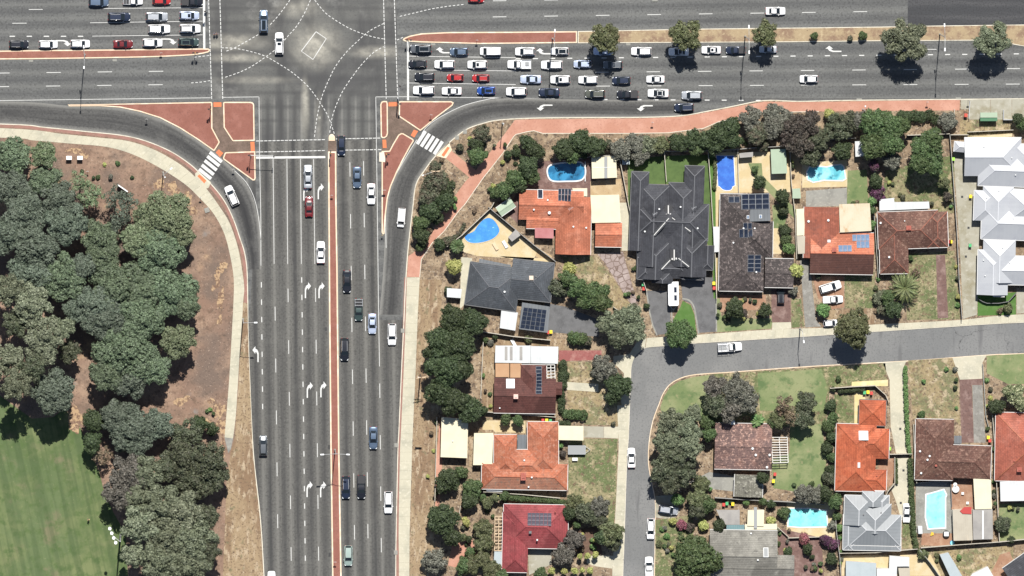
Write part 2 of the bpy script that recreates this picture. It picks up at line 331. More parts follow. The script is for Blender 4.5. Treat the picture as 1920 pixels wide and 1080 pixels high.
def resamp(px, n):
    d = [0]
    for i in range(1, len(px)): d.append(d[-1]+math.hypot(px[i][0]-px[i-1][0], px[i][1]-px[i-1][1]))
    out = []; j = 0
    for k in range(n):
        t = d[-1]*k/(n-1)
        while j < len(d)-2 and d[j+1] < t: j += 1
        f = (t-d[j])/((d[j+1]-d[j]) or 1); out.append((px[j][0]+(px[j+1][0]-px[j][0])*f, px[j][1]+(px[j+1][1]-px[j][1])*f))
    return out
LZ = 0.12
big = MB().poly([(-1500,-1500,-.02),(1500,-1500,-.02),(1500,1500,-.02),(-1500,1500,-.02)])
tag(big.build('ground', DRYG), kind='structure')
uvV = lambda x, y: ((x-(514+(y-497)*.0137))/25.4, y*S)
uvV2 = lambda x, y: ((x-(656+(y-330)*.0131))/25.9, y*S)
uvH = lambda x, y: ((y-(108-(x-1100)*.008))/26.7, x*S)
uvHw = lambda x, y: ((y-(111.5-x*.011))/25.6, x*S)
uvH2 = lambda x, y: ((y-(31-(x-930)*.016))/27.0, x*S)
sheet('highway_asphalt', [(-400,-60),(2300,-60),(2300,230),(1040,230),(820,330),(790,420),(790,1400),(470,1400),(440,400),(380,240),(-400,240)], A_H, 0, uv=uvHw)
sheet('north_road_asphalt', [(-400,-60),(391,-60),(396,88),(-400,100)], A_H, .004, uv=uvHw)
sheet('north_road_asphalt', [(742,-60),(2300,-60),(2300,50),(742,66)], A_H, .004, uv=uvH2)
sheet('north_road_asphalt', [(766,76),(2300,76),(2300,187),(766,181)], A_H, .004, uv=uvH)
sheet('south_road_asphalt', [(488,181),(616,181),(617,600),(624,1400),(492,1400),(470,840),(468,600),(478,420),(489,400)], A_V, .008, uv=uvV)
sheet('south_road_asphalt', [(632,181),(704,181),(709,600),(760,600),(742,1080),(742,1400),(640,1400),(634,600)], A_V, .008, uv=uvV2)
sheet('crossing_asphalt', [(391,-60),(742,-60),(747,181),(704,182),(707,262),(633,264),(616,264),(484,266),(486,182),(397,185)], A_X, .012)
sheet('asphalt_patch', [(1702,-60),(2300,-60),(2300,47),(1702,48)], A_P, .008)
# slip lanes
kerbW = smooth([(-400,225),(0,232.5),(85,239),(165,247),(230,254),(275,265),(320,284),(355,307),(375,325),(400,350),(422,379),(438,412),(450,447),(458,472),(463,505),(464.5,560),(464.8,600),(466,650),(468,705),(475,848),(488,970),(495,1080),(512,1400)], 5)
slw_o = resamp(smooth([(-400,226),(0,233),(85,239.5),(165,247.5),(230,254.5),(275,265.5),(320,284.5),(355,307.5),(375,325.5),(400,350.5),(422,379.5),(438,412.5),(450,447.5),(458,472.5),(463,505)], 5), 60)
slw_i = resamp(smooth([(-400,194),(0,190),(127,198),(187,199),(225,202),(262,210),(300,222),(337,241),(370,262),(400,284),(417,298),(438,318),(460,341),(475,368),(484,400),(488,440),(490,505)], 5), 60)
strip('slip_lane', slw_i, slw_o, A_S, .016)
kerbE = smooth([(2300,180),(1920,185),(1600,188),(1500,190),(1433,188.5),(1371,200),(1329,208),(1277,217),(1204,220),(1100,220.5),(1000,221.5),(936,225),(905,231.5),(874,243),(845,265),(817,292),(797,318),(780,346),(774,390),(768,440),(764,480),(760,541),(757,610),(753,692),(748,807),(746,850),(743,993),(742,1080),(741,1400)], 5)
sle_o = resamp(smooth([(1280,216),(1204,219.5),(1100,220),(1000,221),(936,224.5),(905,231),(874,242.5),(845,264.5),(817,291),(797,317),(780,345),(774,389),(768,440),(764,480),(760,541),(758,590)], 5), 60)
sle_i = resamp(smooth([(1280,187),(1150,187),(1040,186),(960,184),(907,188),(875,196),(850,206),(820,224),(794,248),(768,283),(748,317),(733,345),(725,370),(722,420),(720,480),(716,540),(711,590)], 5), 60)
strip('slip_lane', sle_i, sle_o, A_S, .016)
# land blocks standing a kerb height above the road
landW = [(-400,225)] + kerbW[1:] + [(-400,1400)]
slab('park_ground', landW, MULCH, 0, LZ)
st_out = smooth([(2300,592),(1920,604.5),(1760,614),(1641,621.7),(1520,630),(1305,643.5),(1240,649),(1208,653),(1191,667),(1184,686),(1182.5,710),(1180.7,761),(1178.4,820),(1175.6,855),(1173.5,917),(1169.4,1042),(1168,1080),(1160,1400)], 5)
st_in = smooth([(2300,650),(1920,663),(1849,666),(1699,677),(1520,687),(1367,698),(1326,700.5),(1297,703.5),(1274,710),(1255,722),(1242.5,740),(1236,757),(1224,790),(1217,830),(1216,870),(1222,905),(1228,935),(1229,965),(1228.5,1001),(1227,1080),(1220,1400)], 5)
sheet('street_asphalt', st_out + st_in[::-1], A_R, .004)
slab('garden_ground', kerbE + st_out[::-1], SOIL, 0, LZ)
slab('garden_ground', st_in + [(2300,1400)], SOIL, 0, LZ)
ribbon('kerb', kerbW, 1.6, KERBW, 0, LZ+.012)
ribbon('kerb', kerbE, 1.6, KERBW, 0, LZ+.012)
ribbon('kerb', st_out, 1.0, KERBW, 0, LZ+.009)
ribbon('kerb', st_in, 1.4, KERB, 0, LZ+.009)
# ---- medians and traffic islands
def island(px, fill=RED, kw=2.2, km=KERB, name='traffic_island'):
    k = slab(name, px, km, 0, .13)
    sheet('paving', inset(px, kw), fill, .135, parent=k)
    return k
island(smooth([(-400,104),(0,95),(180,93),(380,90.8)],4)[:-1] + [(380,90.8),(391,91),(394.5,94),(391,98),(381,100.5)] + smooth([(362,103.5),(292,107),(167,109.5),(0,111.5),(-400,114)],4), name='median_island')
island([(755,75),(757,71.5),(768,67),(790,62.5),(844,60),(967,59.5),(1082,58.5),(1082,80.5),(900,82.5),(865,81.5),(790,79.5),(759,77.5)], name='median_island')
gm = island([(1083.5,58.5),(1300,54),(1480,52),(1652,50),(1755,48),(1920,46),(2300,42),(2300,108),(1950,92),(1920,87),(1882,80),(1824,76),(1652,77),(1480,79),(1083.5,81)], MEDG, 1.4, KERBW, name='grassed_median')
island([(615,284),(630.5,284),(631,380),(633,500),(634,600),(636.5,848),(640.5,1080),(646,1400),(628,1400),(622.7,1080),(619.5,848),(617,600),(615.6,380)], kw=2.6, name='median_island')
slab('median_nose', smooth([(616.5,264),(616.5,257),(618.5,253),(622,251.3),(625.5,253),(628,257),(628,264)],3), KERB, 0, .13)
sheet('median_gap_paving', [(615.5,264.3),(630.5,264.3),(630.8,283.6),(615,283.6)], BRICKB, .02)
island([(713,196),(715,191),(719,189.3),(725.5,189.5),(727,194),(727.5,250),(725.5,256),(721,259),(716.5,259),(714,256)])
island([(748.3,189.7),(846,189.7),(851,192.5),(848.5,198),(820,219.5),(791,243.5),(788,245.5),(785,243.5),(747.5,218.5)])
island([(752,249.5),(756,249.8),(775,261),(776,264.5),(770,274),(758,296),(745,322),(733,350),(727,372),(722.5,410),(721,438),(718,440),(715.6,436),(715.6,283),(730,282.5),(736.5,270),(747,252.5)])
pw = island([(127,196),(190,195.2),(396,191),(398,193),(398.3,240),(411.8,265.5),(411.5,268),(402.5,282.5),(400.5,283),(370,261.5),(337,240.5),(300,221.5),(262,209.5),(225,201.7),(187,199),(130,199.5)])
island([(418.3,192.5),(421,191),(470,191),(474.5,192.5),(476.5,196),(477.5,264),(437,264.8),(435.3,263.5),(419.3,239)])
island([(424,285.3),(478.5,283.5),(479.3,334),(478,338),(474,338.5),(419,299),(418,296),(421.5,286.5)])
def pad(px, z=.06): sheet('crossing_pad', px, BRICKB, z)
pad([(727.8,189.5),(748,189.5),(747.3,218.7),(785,244),(776,259.5),(756,249.5),(752,249.2),(747,252.3),(736,270),(729.8,282.2),(715.6,282.4),(716.5,259.4),(721,259.4),(725.8,256.2),(727.8,250)])
pad([(398.6,191.5),(418,191.5),(419,239.2),(435,263.8),(437,265.1),(477.8,264.4),(478.3,283.3),(424,285),(421.3,286.3),(417.6,295.5),(402.8,283),(412,268.2),(412.1,265.4),(398.6,240)])
for q in ([(728.5,192),(745,191.5),(745.3,199),(728.5,199.5)], [(717,262),(724,262),(725,277.5),(718,277.5)], [(776,243),(784,246),(777,257.5),(770,254)],
          [(400.3,192),(415,191.8),(415.3,200),(400.5,200.5)], [(469.5,266),(477,266),(477.7,283),(470.5,283)], [(410,280),(418.5,287),(412.5,294.5),(404.5,286)]):
    sheet('tactile_pad', q, TACT, .066)
sheet('island_gore', [(479,335),(481,404),(478,380),(470,360),(455,335),(440,320),(430,310),(474,340)], A_X, .02)
# ramps
sheet('kerb_ramp', [(366,325),(371,321),(396,342),(391,352),(382,355),(366,340)], CONC, LZ+.008)
sheet('tactile_pad', [(370,330),(374,327),(387,338.5),(383,344)], TACT, LZ+.014)
sheet('kerb_ramp', [(817,292),(842,266.5),(847.5,281),(836,297)], KERB, LZ+.012)
sheet('tactile_pad', [(827.5,291),(839,275),(843.5,277),(832.5,294)], TACT, LZ+.018)
# ---- footpaths made of separate concrete slabs
def slab_path(name, L, Rr, mat, step, z=LZ+.03, n=None):
    ln = sum(math.hypot(L[i+1][0]-L[i][0], L[i+1][1]-L[i][1]) for i in range(len(L)-1))
    n = n or max(2, int(ln/step)); m = 3
    a = resamp(L, n*m+1); b = resamp(Rr, n*m+1)
    root = empty(name, kind='structure')
    for i in range(n):
        A = a[i*m:i*m+m+1]; B = b[i*m:i*m+m+1]
        g = .09
        def sh(p, q):
            d = math.hypot(q[0]-p[0], q[1]-p[1]) or 1; return (p[0]+(q[0]-p[0])*g/d, p[1]+(q[1]-p[1])*g/d)
        A = [sh(A[0], A[1])]+A[1:-1]+[sh(A[-1], A[-2])]; B = [sh(B[0], B[1])]+B[1:-1]+[sh(B[-1], B[-2])]
        ps = [P(x, y, z) for x, y in A+B[::-1]]
        zz = z+rnd.uniform(-.003, .003)
        MB().prism(ps, LZ, zz).build('paving_slab', mat, root)
    return root
wo = smooth([(-400,232),(0,240),(120,251.5),(180,257.5),(240,264.5),(290,281),(330,303),(352,319),(368,334),(388,355),(408,382),(430,417),(445,460),(453,500),(458,540),(456,563),(454,600),(449.5,660),(446,720),(442,780),(437,822)], 5)
wi = smooth([(-400,250),(0,258),(60,263),(130,269),(200,275.5),(250,290),(300,315),(345,344),(372,369),(400,400),(420,437),(431,477),(438,520),(438,560),(435,620),(430.5,700),(426,760),(421,820)], 5)
strip('kerb_strip', offs(kerbW, 6.5)[:90], offs(kerbW, 1)[:90], REDC, LZ+.006)
slab_path('footpath', wo, wi, CONC, 17)
sheet('footpath_stub', [(437,822),(421,820),(428,850),(433,842)], CONCG, LZ+.03)
el = smooth([(763,520),(760.5,600),(757,692),(752,807),(750,850),(747.5,993),(748,1080),(746,1400)], 5)
er = smooth([(787,520),(783,600),(779,700),(773.5,820),(771,900),(768,1000),(767.5,1080),(765,1400)], 5)
strip('kerb_strip', [(x-.3,y) for x, y in offs(el, 4.6)], offs(el, .2), REDC, LZ+.006)
slab_path('footpath', el, er, CONC, 17)
pth = [(1800,187),(1500,191.5),(1433,190.5),(1371,202),(1329,210),(1277,219),(1204,222),(1000,223.5),(965.5,225),(942.5,256),(926,277),(905,302),(892.5,319),(871.7,341.6),(849,373),(822,410),(810,438),(796.6,455),(773.6,475),(765.6,480),(763,519.5),(787,519.5),
       (790,486),(810,456),(833,433),(860,396),(871.7,383),(905,335),(942.5,287.5),(963,256),(967.5,252),(988,247),(1001,245),(1017.5,250),(1072,250),(1180,250),(1252.5,249),(1319,240.6),(1348,228),(1390,219),(1430,211),(1480,210),(1535,209),(1799,207)]
sheet('shared_path', pth, PINK, LZ+.006)
ribbon('path_edging', pth[21:-1], 1.2, KERBW, LZ, LZ+.02)
sheet('shared_path', [(836.5,297),(845,281.5),(892,319.5),(880.5,333)], PINK, LZ+.01)
# side street footpaths
nl = smooth([(2300,576),(1920,589),(1800,600),(1640,608.5),(1560,614),(1447,618),(1345,625),(1305,628),(1240,632),(1213,634)], 5)
nr = smooth([(2300,592),(1920,603.8),(1760,613.3),(1641,621),(1520,629.3),(1305,642.8),(1240,648.3),(1210,652)], 5)
slab_path('footpath', nl, nr, CONC, 15)
sl_ = smooth([(1157,760),(1160,830),(1158,880),(1154,960),(1150,1040),(1148,1080),(1140,1400)], 5)
sr_ = smooth([(1180.2,761),(1177.8,820),(1175,855),(1172.9,917),(1168.8,1042),(1167.4,1080),(1160,1400)], 5)
sr_[0] = (1180, 760)
slab_path('footpath', sl_, sr_, CONC, 15)
sheet('footpath_corner', [(1212,634),(1209,652),(1191,666.5),(1183.8,685),(1182,710),(1180,759),(1164,759),(1170,700),(1150,680),(1150,668),(1180,664),(1195,640)], CONC, LZ+.01)
# bus stop pad
for q in ([(1802,187),(1817,186.6),(1817,205),(1802,205)], [(1817.6,186.6),(1857,186.1),(1857,224),(1817.6,224)], [(1857.6,186),(1897,185.6),(1897,224),(1857.6,224)], [(1897.6,185.6),(1960,185),(1960,222),(1897.6,224)]):
    slab('bus_stop_slab', q, CONCD, LZ, LZ+.03)
# ---- ground covers
G = []
def g(mat, *px, name='yard', dz=None):
    G.append(1); z = LZ + .014 + (len(G) % 4)*.004 if dz is None else LZ + dz
    return sheet(name, list(px), mat, z)
g(OVAL, (-400,735),(0,742),(60,785),(100,782),(118,768),(130,775),(150,800),(170,850),(186,885),(196,925),(215,965),(235,1000),(240,1080),(240,1400),(-400,1400), name='oval_grass')
SANDM = M('thin_sand', (.30,.205,.12), .95, [((.13,.08,.055), 1.1, .44, .56, 8), ((.36,.26,.16), 2.5, .52, .66, 8)], bump=.03)
def ragged(x, y, rx, ry, ang=0.0, n=46, mat=SANDM):
    q = []; ph = [rnd.uniform(0, 6.28) for _ in range(6)]
    for i in range(n):
        t = 2*math.pi*i/n; k = 1+.22*math.sin(2*t+ph[0])+.16*math.sin(3*t+ph[1])+.12*math.sin(5*t+ph[2])+.1*math.sin(9*t+ph[3])+rnd.uniform(-.13,.13)
        u, v = math.cos(t)*rx*k, math.sin(t)*ry*k; q.append((x+u*math.cos(ang)-v*math.sin(ang), y+u*math.sin(ang)+v*math.cos(ang)))
    g(mat, *q, name='bare_sand')
for a_ in ((140,785,13,26,-.4),(142,283,17,6,.2),(158,291,8,5,.2),(299,344,8,12,.3),(322,352,13,9,.6),(350,372,9,13,-.6),(333,365,7,8,0),(362,395,7,9,0),(408,520,6,16,0),(414,560,5,22,.1),(412,600,4,10,0),(418,500,8,9,0),(400,540,4,6,0),(388,790,8,6,0),(410,770,10,16,.2),(416,800,7,20,0),(404,800,6,9,0),(418,838,4,16,0),(396,752,7,5,.4),(340,752,14,8,-.2),(105,345,9,10,.3),(10,352,9,8,0),(118,520,8,5,0)): ragged(*a_)
g(STRAW, (456,568),(464,568),(466,660),(468,705),(474,848),(487,970),(494,1080),(510,1400),(425,1400),(418,1080),(425,900),(433,845),(440,822),(446,740),(452,640), name='dry_verge')
g(STRAW, (787,524),(829,524),(826,640),(822,780),(818,900),(812,1080),(808,1400),(768,1400),(768,1080),(772,900),(775,810),(783,620), name='dry_verge')
g(PINK, (818,860),(824,790),(829,785),(829,870),(820,1000),(815,1000), name='garden_edging')
# house with pools NW corner
g(BRP, (1003,305),(1100,292),(1110,300),(1110,372),(972,372),(972,358),(990,352),(1000,330), name='pool_deck')
g(SAND, (1107,340),(1165,335),(1165,368),(1107,368), name='yard')
g(BRP, (972,357),(972,420),(955,405),(950,388),(962,375), name='yard')
g(CREAMP, (862,447),(922,394),(935,408),(1008,470),(1000,488),(960,484),(895,480),(860,470), name='pool_deck')
g(SAND, (950,465),(974,445),(1035,480),(1030,498),(1000,478),(955,478), name='yard')
g(CRAZY, (1120,476),(1168,472),(1175,500),(1200,560),(1196,580),(1180,566),(1150,518),(1135,495), name='driveway')
g(DRYG, (1050,480),(1118,480),(1148,520),(1180,568),(1205,590),(1190,600),(1130,570),(1070,500), name='yard')
g(SOIL, (1168,472),(1190,470),(1205,560),(1207,600),(1200,585), name='yard')
g(CONC, (1150,380),(1190,380),(1196,470),(1166,470),(1165,420), name='side_path')
g(A_D, (1022,568),(1060,575),(1125,600),(1122,632),(1027,622), name='driveway')
g(CONC, (865,482),(885,484),(872,570),(862,580), name='side_path')
g(CREAMP, (935,480),(1030,485),(1035,495),(960,486), name='side_path')
# white roof house yard
g(STRAW, (906,628),(1050,635),(1090,640),(1088,660),(928,650),(925,780),(904,778), name='yard')
g(REDP, (1048,657),(1128,657),(1128,675),(1048,677), name='driveway')
g(DRYG, (1064,678),(1150,680),(1166,760),(1160,798),(1098,796),(1064,780), name='yard')
mb = g(CONC, (1062,716),(1122,720),(1122,735),(1062,731), name='garden_path', dz=.034)
g(STRAW, (878,785),(1046,780),(1050,850),(880,875), name='yard')
g(CREAMP, (905,788),(985,790),(985,812),(928,810),(924,806),(905,806), name='patio_paving', dz=.034)
g(CONCD, (1094,799),(1132,800),(1132,821),(1094,820), name='driveway')
g(CONC, (1132.5,800),(1160,800),(1159,822),(1132.5,821), name='driveway')
g(LAWND, (1066,822),(1158,823),(1155,930),(1150,1000),(1110,990),(1066,930), name='front_lawn')
g(SOIL, (826,930),(945,930),(942,1080),(800,1080),(815,1000), name='yard')
g(PINK, (850,1010),(885,1012),(896,1040),(868,1068),(840,1060), name='garden_path')
g(CONCD, (990,1030),(1034,1030),(1034,1058),(992,1078), name='patio_paving')
g(CONC, (1100,1040),(1150,1042),(1148,1066),(1118,1062),(1100,1056), name='driveway')
g(BARK, (1068,1000),(1120,985),(1130,1040),(1078,1045), name='garden_bed')
# twin dark house yards
g(TURF, (1176,300),(1245,292),(1330,290),(1330,345),(1336,470),(1328,470),(1310,330),(1300,345),(1190,345),(1182,345),(1186,440),(1180,440), name='back_lawn')
g(A_D, (1212,545),(1256,545),(1258,625),(1232,628),(1221,600),(1215,570), name='driveway')
g(A_D, (1276,520),(1342,520),(1342,622),(1311,624),(1304,590),(1296,570),(1280,562), name='driveway')
g(LAWNB, (1280,564),(1295,572),(1302,590),(1306,626),(1262,626),(1262,600),(1276,575), name='front_lawn')
ribbon('driveway_edging', smooth([(1279,560),(1292,563),(1301,575),(1305,595),(1310,626)],4), 3, CONCG, LZ, LZ+.05)
ribbon('driveway_edging', [(1212,545),(1218,585),(1224,610),(1232,629)], 2.5, CONCG, LZ, LZ+.05)
ribbon('driveway_edging', [(1258,560),(1260,600),(1263,628)], 2.5, CONCG, LZ, LZ+.05)
ribbon('driveway_edging', [(1342.5,540),(1343.5,622)], 2.5, CONCG, LZ, LZ+.05)
g(LAWNB, (1330,290),(1340,290),(1342,380),(1344,560),(1338,560), name='side_lawn')
# brown solar house yards
g(CREAMP, (1341,286),(1480,284),(1482,360),(1352,362),(1352,545),(1343,545), name='pool_deck')
g(LAWN, (1448,385),(1480,380),(1470,430),(1450,428), name='side_lawn')
g(LAWN, (1403,306),(1428,306),(1430,330),(1500,400),(1490,410),(1412,330), name='back_lawn', dz=.034)
g(CREAMP, (1449,428),(1466,428),(1466,476),(1449,476), name='side_path')
g(TERP, (1350,553),(1436,553),(1436,580),(1350,585), name='patio_paving')
g(LAWN, (1343,560),(1350,560),(1352,592),(1412,598),(1450,596),(1446,616),(1343,623), name='front_lawn')
g(BRP, (1446,540),(1482,540),(1483,604),(1447,604), name='driveway')
g(CONC, (1448,605),(1483,604),(1484,616),(1448,618), name='driveway')
g(LAWND, (1484,560),(1502,560),(1508,612),(1484,615), name='front_lawn')
# orange cream patio house
g(GREYP, (1500,487),(1516,487),(1521,520),(1530,600),(1540,612),(1510,614),(1507,580), name='driveway')
g(TERP, (1523,518),(1582,518),(1583,576),(1560,580),(1534,560), name='driveway')
g(LAWND, (1584,514),(1640,510),(1640,570),(1636,578),(1584,578), name='front_lawn')
g(SAND, (1480,290),(1500,284),(1505,300),(1500,380),(1484,380), name='yard')
g(CREAMP, (1504,305),(1588,300),(1590,350),(1504,352), name='pool_deck')
g(LAWN, (1589,320),(1625,318),(1628,380),(1588,382), name='back_lawn')
g(CONCG, (1511,358),(1588,352),(1588,386),(1511,388), name='patio_paving')
g(STRAW, (1545,582),(1635,578),(1640,608),(1545,613), name='yard')
# brown house lot
g(LAWND, (1660,320),(1790,290),(1788,400),(1745,395),(1745,378),(1655,378), name='back_lawn')
g(LAWND, (1705,476),(1790,470),(1800,598),(1700,600),(1700,520), name='front_lawn')
g(BRP, (1755,478),(1772,478),(1778,596),(1758,597), name='driveway')
# townhouse lane
g(CONCD, (1787,285),(1830,270),(1852,350),(1836,450),(1832,590),(1806,598),(1800,470), name='shared_driveway')
g(CREAMP, (1806,248),(1898,243),(1898,256),(1806,262), name='patio_paving')
g(LAWNB, (1833,552),(1905,548),(1905,590),(1833,592), name='front_lawn')
g(CONCD, (1906,545),(1960,545),(1960,585),(1906,588), name='driveway')
g(DRYG, (1800,225),(1960,222),(1960,245),(1800,258), name='bus_stop_verge')
# south side
g(LAWN, (1256,726),(1275,714),(1300,707),(1330,703),(1330,790),(1245,790),(1238,765),(1244,745), name='corner_lawn')
g(LAWND, (1330,702),(1520,690),(1660,681),(1663,712),(1556,728),(1548,800),(1330,800), name='corner_lawn')
g(LAWN, (1420,700),(1540,692),(1552,728),(1545,770),(1425,770), name='corner_lawn', dz=.034)
g(LAWN, (1446,860),(1480,850),(1482,800),(1540,795),(1550,860),(1540,930),(1450,915), name='back_lawn')
g(CONCG, (1290,905),(1330,885),(1378,893),(1378,922),(1320,915), name='driveway')
g(CONCD, (1229,930),(1262,928),(1275,960),(1262,975),(1229,970), name='driveway')
g(LAWND, (1229,975),(1300,965),(1300,1080),(1228,1080), name='front_yard')
g(YELP, (1597,716),(1665,712),(1665,724),(1622,724),(1622,800),(1602,800),(1602,740),(1597,728), name='patio_paving')
g(LAWND, (1564,740),(1600,738),(1602,795),(1567,796), name='back_lawn')
g(CONC, (1655,680),(1699,677),(1694,690),(1700,850),(1680,850),(1670,800),(1668,712), name='shared_driveway')
g(CONC, (1680,860),(1703,858),(1708,975),(1690,975),(1680,940),(1672,920), name='shared_driveway')
g(LAWND, (1692,975),(1708,975),(1712,1030),(1692,1028), name='yard')
g(DRYG, (1703,676),(1785,671),(1796,683),(1800,800),(1790,785),(1712,785),(1706,720), name='front_lawn')
g(CONC, (1786,671),(1850,666),(1842,680),(1842,710),(1800,712), name='driveway')
g(BRP, (1799,712),(1842,710),(1842,722),(1822,722),(1826,830),(1803,830), name='driveway')
g(GREYP, (1823,722),(1842,722),(1848,830),(1826,830), name='driveway')
g(SOIL, (1844,700),(1854,700),(1858,830),(1849,830), name='garden_bed')
g(LAWN, (1850,667),(1960,661),(1960,720),(1890,720),(1850,700), name='front_lawn')
g(CONCG, (1717,905),(1786,902),(1786,1000),(1717,1000), name='pool_deck')
g(TERP, (1784,900),(1825,898),(1825,955),(1784,955), name='patio_paving')
g(TERP, (1729,1000),(1786,998),(1784,1025),(1727,1022), name='patio_paving')
g(LAWN, (1873,945),(1960,942),(1960,1014),(1875,1016), name='back_lawn')
g(CREAMP, (1475,940),(1565,940),(1565,1008),(1475,1005), name='pool_deck')
g(BRP, (1458,990),(1540,1008),(1545,1080),(1480,1080),(1460,1045), name='patio_paving')
g(DRYG, (1740,1035),(1900,1022),(1900,1080),(1760,1080), name='yard')
g(CREAMP, (1578,1042),(1745,1040),(1765,1080),(1578,1080), name='yard')
g(TERP, (1647,862),(1677,858),(1677,905),(1662,915),(1647,880), name='patio_paving')
# ---------------------------------------------------------------- painted markings
MZ = .024
_q = {}
def mark_root(name='lane_line'): return empty(name, kind='structure')
def line(px, wpx=.95, name='edge_line', z=MZ): return strip_line(name, px, wpx, z)
def strip_line(name, px, wpx, z, parent=None):
    l = offs(px, -wpx/2); r = offs(px, wpx/2); mb = MB()
    for a, b in zip(l, r): mb.v += [(*P(*a, z), z), (*P(*b, z), z)]
    for i in range(len(px)-1): mb.f.append((2*i, 2*i+2, 2*i+3, 2*i+1)); mb.m.append(0)
    me = mb.mesh(name, WHITE)
    if me.polygons[0].normal.z < 0: me.flip_normals()
    o = link(name, me, parent)
    if not parent: tag(o, kind='structure')
    return o
def dashes(segs, wpx=1.1, name='lane_line', z=MZ):
    r = mark_root(name)
    for a, b in segs:
        L = math.hypot(b[0]-a[0], b[1]-a[1]); key = (round(L, 1), wpx)
        if key not in _q:
            _q[key] = MB().poly([(-L*S/2,-wpx*S/2,0),(L*S/2,-wpx*S/2,0),(L*S/2,wpx*S/2,0),(-L*S/2,wpx*S/2,0)]).mesh('painted_dash', WHITE)
        link('painted_dash', _q[key], r, (*P((a[0]+b[0])/2, (a[1]+b[1])/2, z), z), math.atan2(-(b[1]-a[1]), b[0]-a[0]))
def vd(x0, y0, x1, y1, first, per, ln, wpx=1.15):
    """dashes down a line, starting at y=first"""
    s = []; y = first
    while y < min(y1, 1100):
        f = lambda t: x0+(x1-x0)*(t-y0)/(y1-y0)
        s.append(((f(y), y), (f(y+ln), y+ln))); y += per
    dashes(s, wpx)
def hd(x0, y0, x1, y1, first, per, ln, wpx=1.15, end=1940):
    s = []; x = first; f = lambda t: y0+(y1-y0)*(t-x0)/(x1-x0)
    while x < min(end, x1): s.append(((x, f(x)), (x+ln, f(x+ln)))); x += per
    dashes(s, wpx)
def turnpath(px, name='turning_line', on=4.6, off=3.2, wpx=1.25):
    """short dashes a few pixels long along a curve: one mesh"""
    px = smooth(px, 6); d = [0]
    for i in range(1, len(px)): d.append(d[-1]+math.hypot(px[i][0]-px[i-1][0], px[i][1]-px[i-1][1]))
    def at(t):
        j = max(i for i in range(len(d)) if d[i] <= t+1e-9); j = min(j, len(d)-2); f = (t-d[j])/(d[j+1]-d[j])
        return (px[j][0]+(px[j+1][0]-px[j][0])*f, px[j][1]+(px[j+1][1]-px[j][1])*f)
    mb = MB(); t = 0
    while t+on < d[-1]:
        a = at(t); b = at(t+on); dx, dy = b[0]-a[0], b[1]-a[1]; L = math.hypot(dx, dy) or 1; nx, ny = -dy/L*wpx/2, dx/L*wpx/2
        mb.poly([(*P(a[0]+nx,a[1]+ny,MZ),MZ),(*P(b[0]+nx,b[1]+ny,MZ),MZ),(*P(b[0]-nx,b[1]-ny,MZ),MZ),(*P(a[0]-nx,a[1]-ny,MZ),MZ)]); t += on+off
    o = mb.build(name, WHITE); tag(o, kind='stuff', label='short white dashes painted across the junction')
def quadmark(name, px): return sheet(name, px, WHITE, MZ+.002)
# edge and lane lines
line([(-400,192),(0,188.5),(395,183.3)]); line([(418,182.5),(486,181.6)]); line([(485.6,181),(486.5,290),(489,405),(489.3,498)])
line([(704,181.6),(765,181.4),(907,183),(1021,184.6)]); line([(704.6,181),(707.7,405),(709.8,587),(711.6,687)])
line(smooth([(440,320),(461,341),(475,367),(483,397),(487,425),(489,450)],5)); 
line(smooth([(1040,184.8),(940,183.5),(907,187.8),(875,196),(855,204),(834,214.5),(815,226),(800,238),(791,250)],5))
line(smooth([(781.5,262),(765,288),(748,317),(732,346.5),(725.4,367.5),(723,400),(724,465)],5))
line([(194,15.8),(380,14.4)]); line([(169,42.7),(380,39.6)]); line([(173,67.7),(380,65.3)])
line([(767,105.3),(967,108)]); line([(767,131),(968,133)]); line([(767,155.5),(967,158.5)])
for a, b in ((512,514),(538,539.4),(563.5,565),(588,590.4)): line([(a,298),(b,495)])
line([(592.5,59.4),(611.7,72.5),(598,94),(586.9,111.5),(565,95.8),(592.5,59.4)], 1.5, 'painted_box')
ribbon_z = MZ
quadmark('stop_line', [(380,-60),(384.5,-60),(385,91),(381,91)]); quadmark('stop_line', [(763,78),(766.8,78),(767,188),(763.2,188)])
quadmark('stop_line', [(480,293.5),(610,292.5),(610,296.5),(480,297.7)])
vd(490,529,492.5,767,529,32.6,10,1.6); vd(515.7,575,521.7,1061,575,97.3,26); vd(540,541,546,1051,541,97,25.5)
vd(565.6,520,572.7,1070,520,32.6,10,1.6); vd(591.5,540,597.5,1052,540,97,26)
vd(656,304,664.8,1012,304,97.2,27); vd(681.6,302,690,1009,302,97.2,27); vd(712,719,715,1034,719,96.5,27)
hd(924,31.7,1693,20.7,924,96.6,25.5,end=1690); hd(924,1.6,1050,-.4,924,96.6,25.5,end=1030)
hd(1094,109,1903,101,967,32.2,9.5,1.8); hd(1116,135.5,1909,128.6,1116,96.4,25); hd(1118,161.5,1912,157.6,1118,96,26)
hd(1130,186.6,1421,188.2,1130,31.9,9,1.8)
hd(0,137,307,133.5,-9,96,27,end=300); hd(0,162.5,307,158.7,-10,96,27,end=300); hd(18,68,155,68,18,32,10,1.8)
dashes([((54,17.7),(80,17.7)),((23,43.6),(50,43.4)),((1716,92.5),(1756,92.5))])
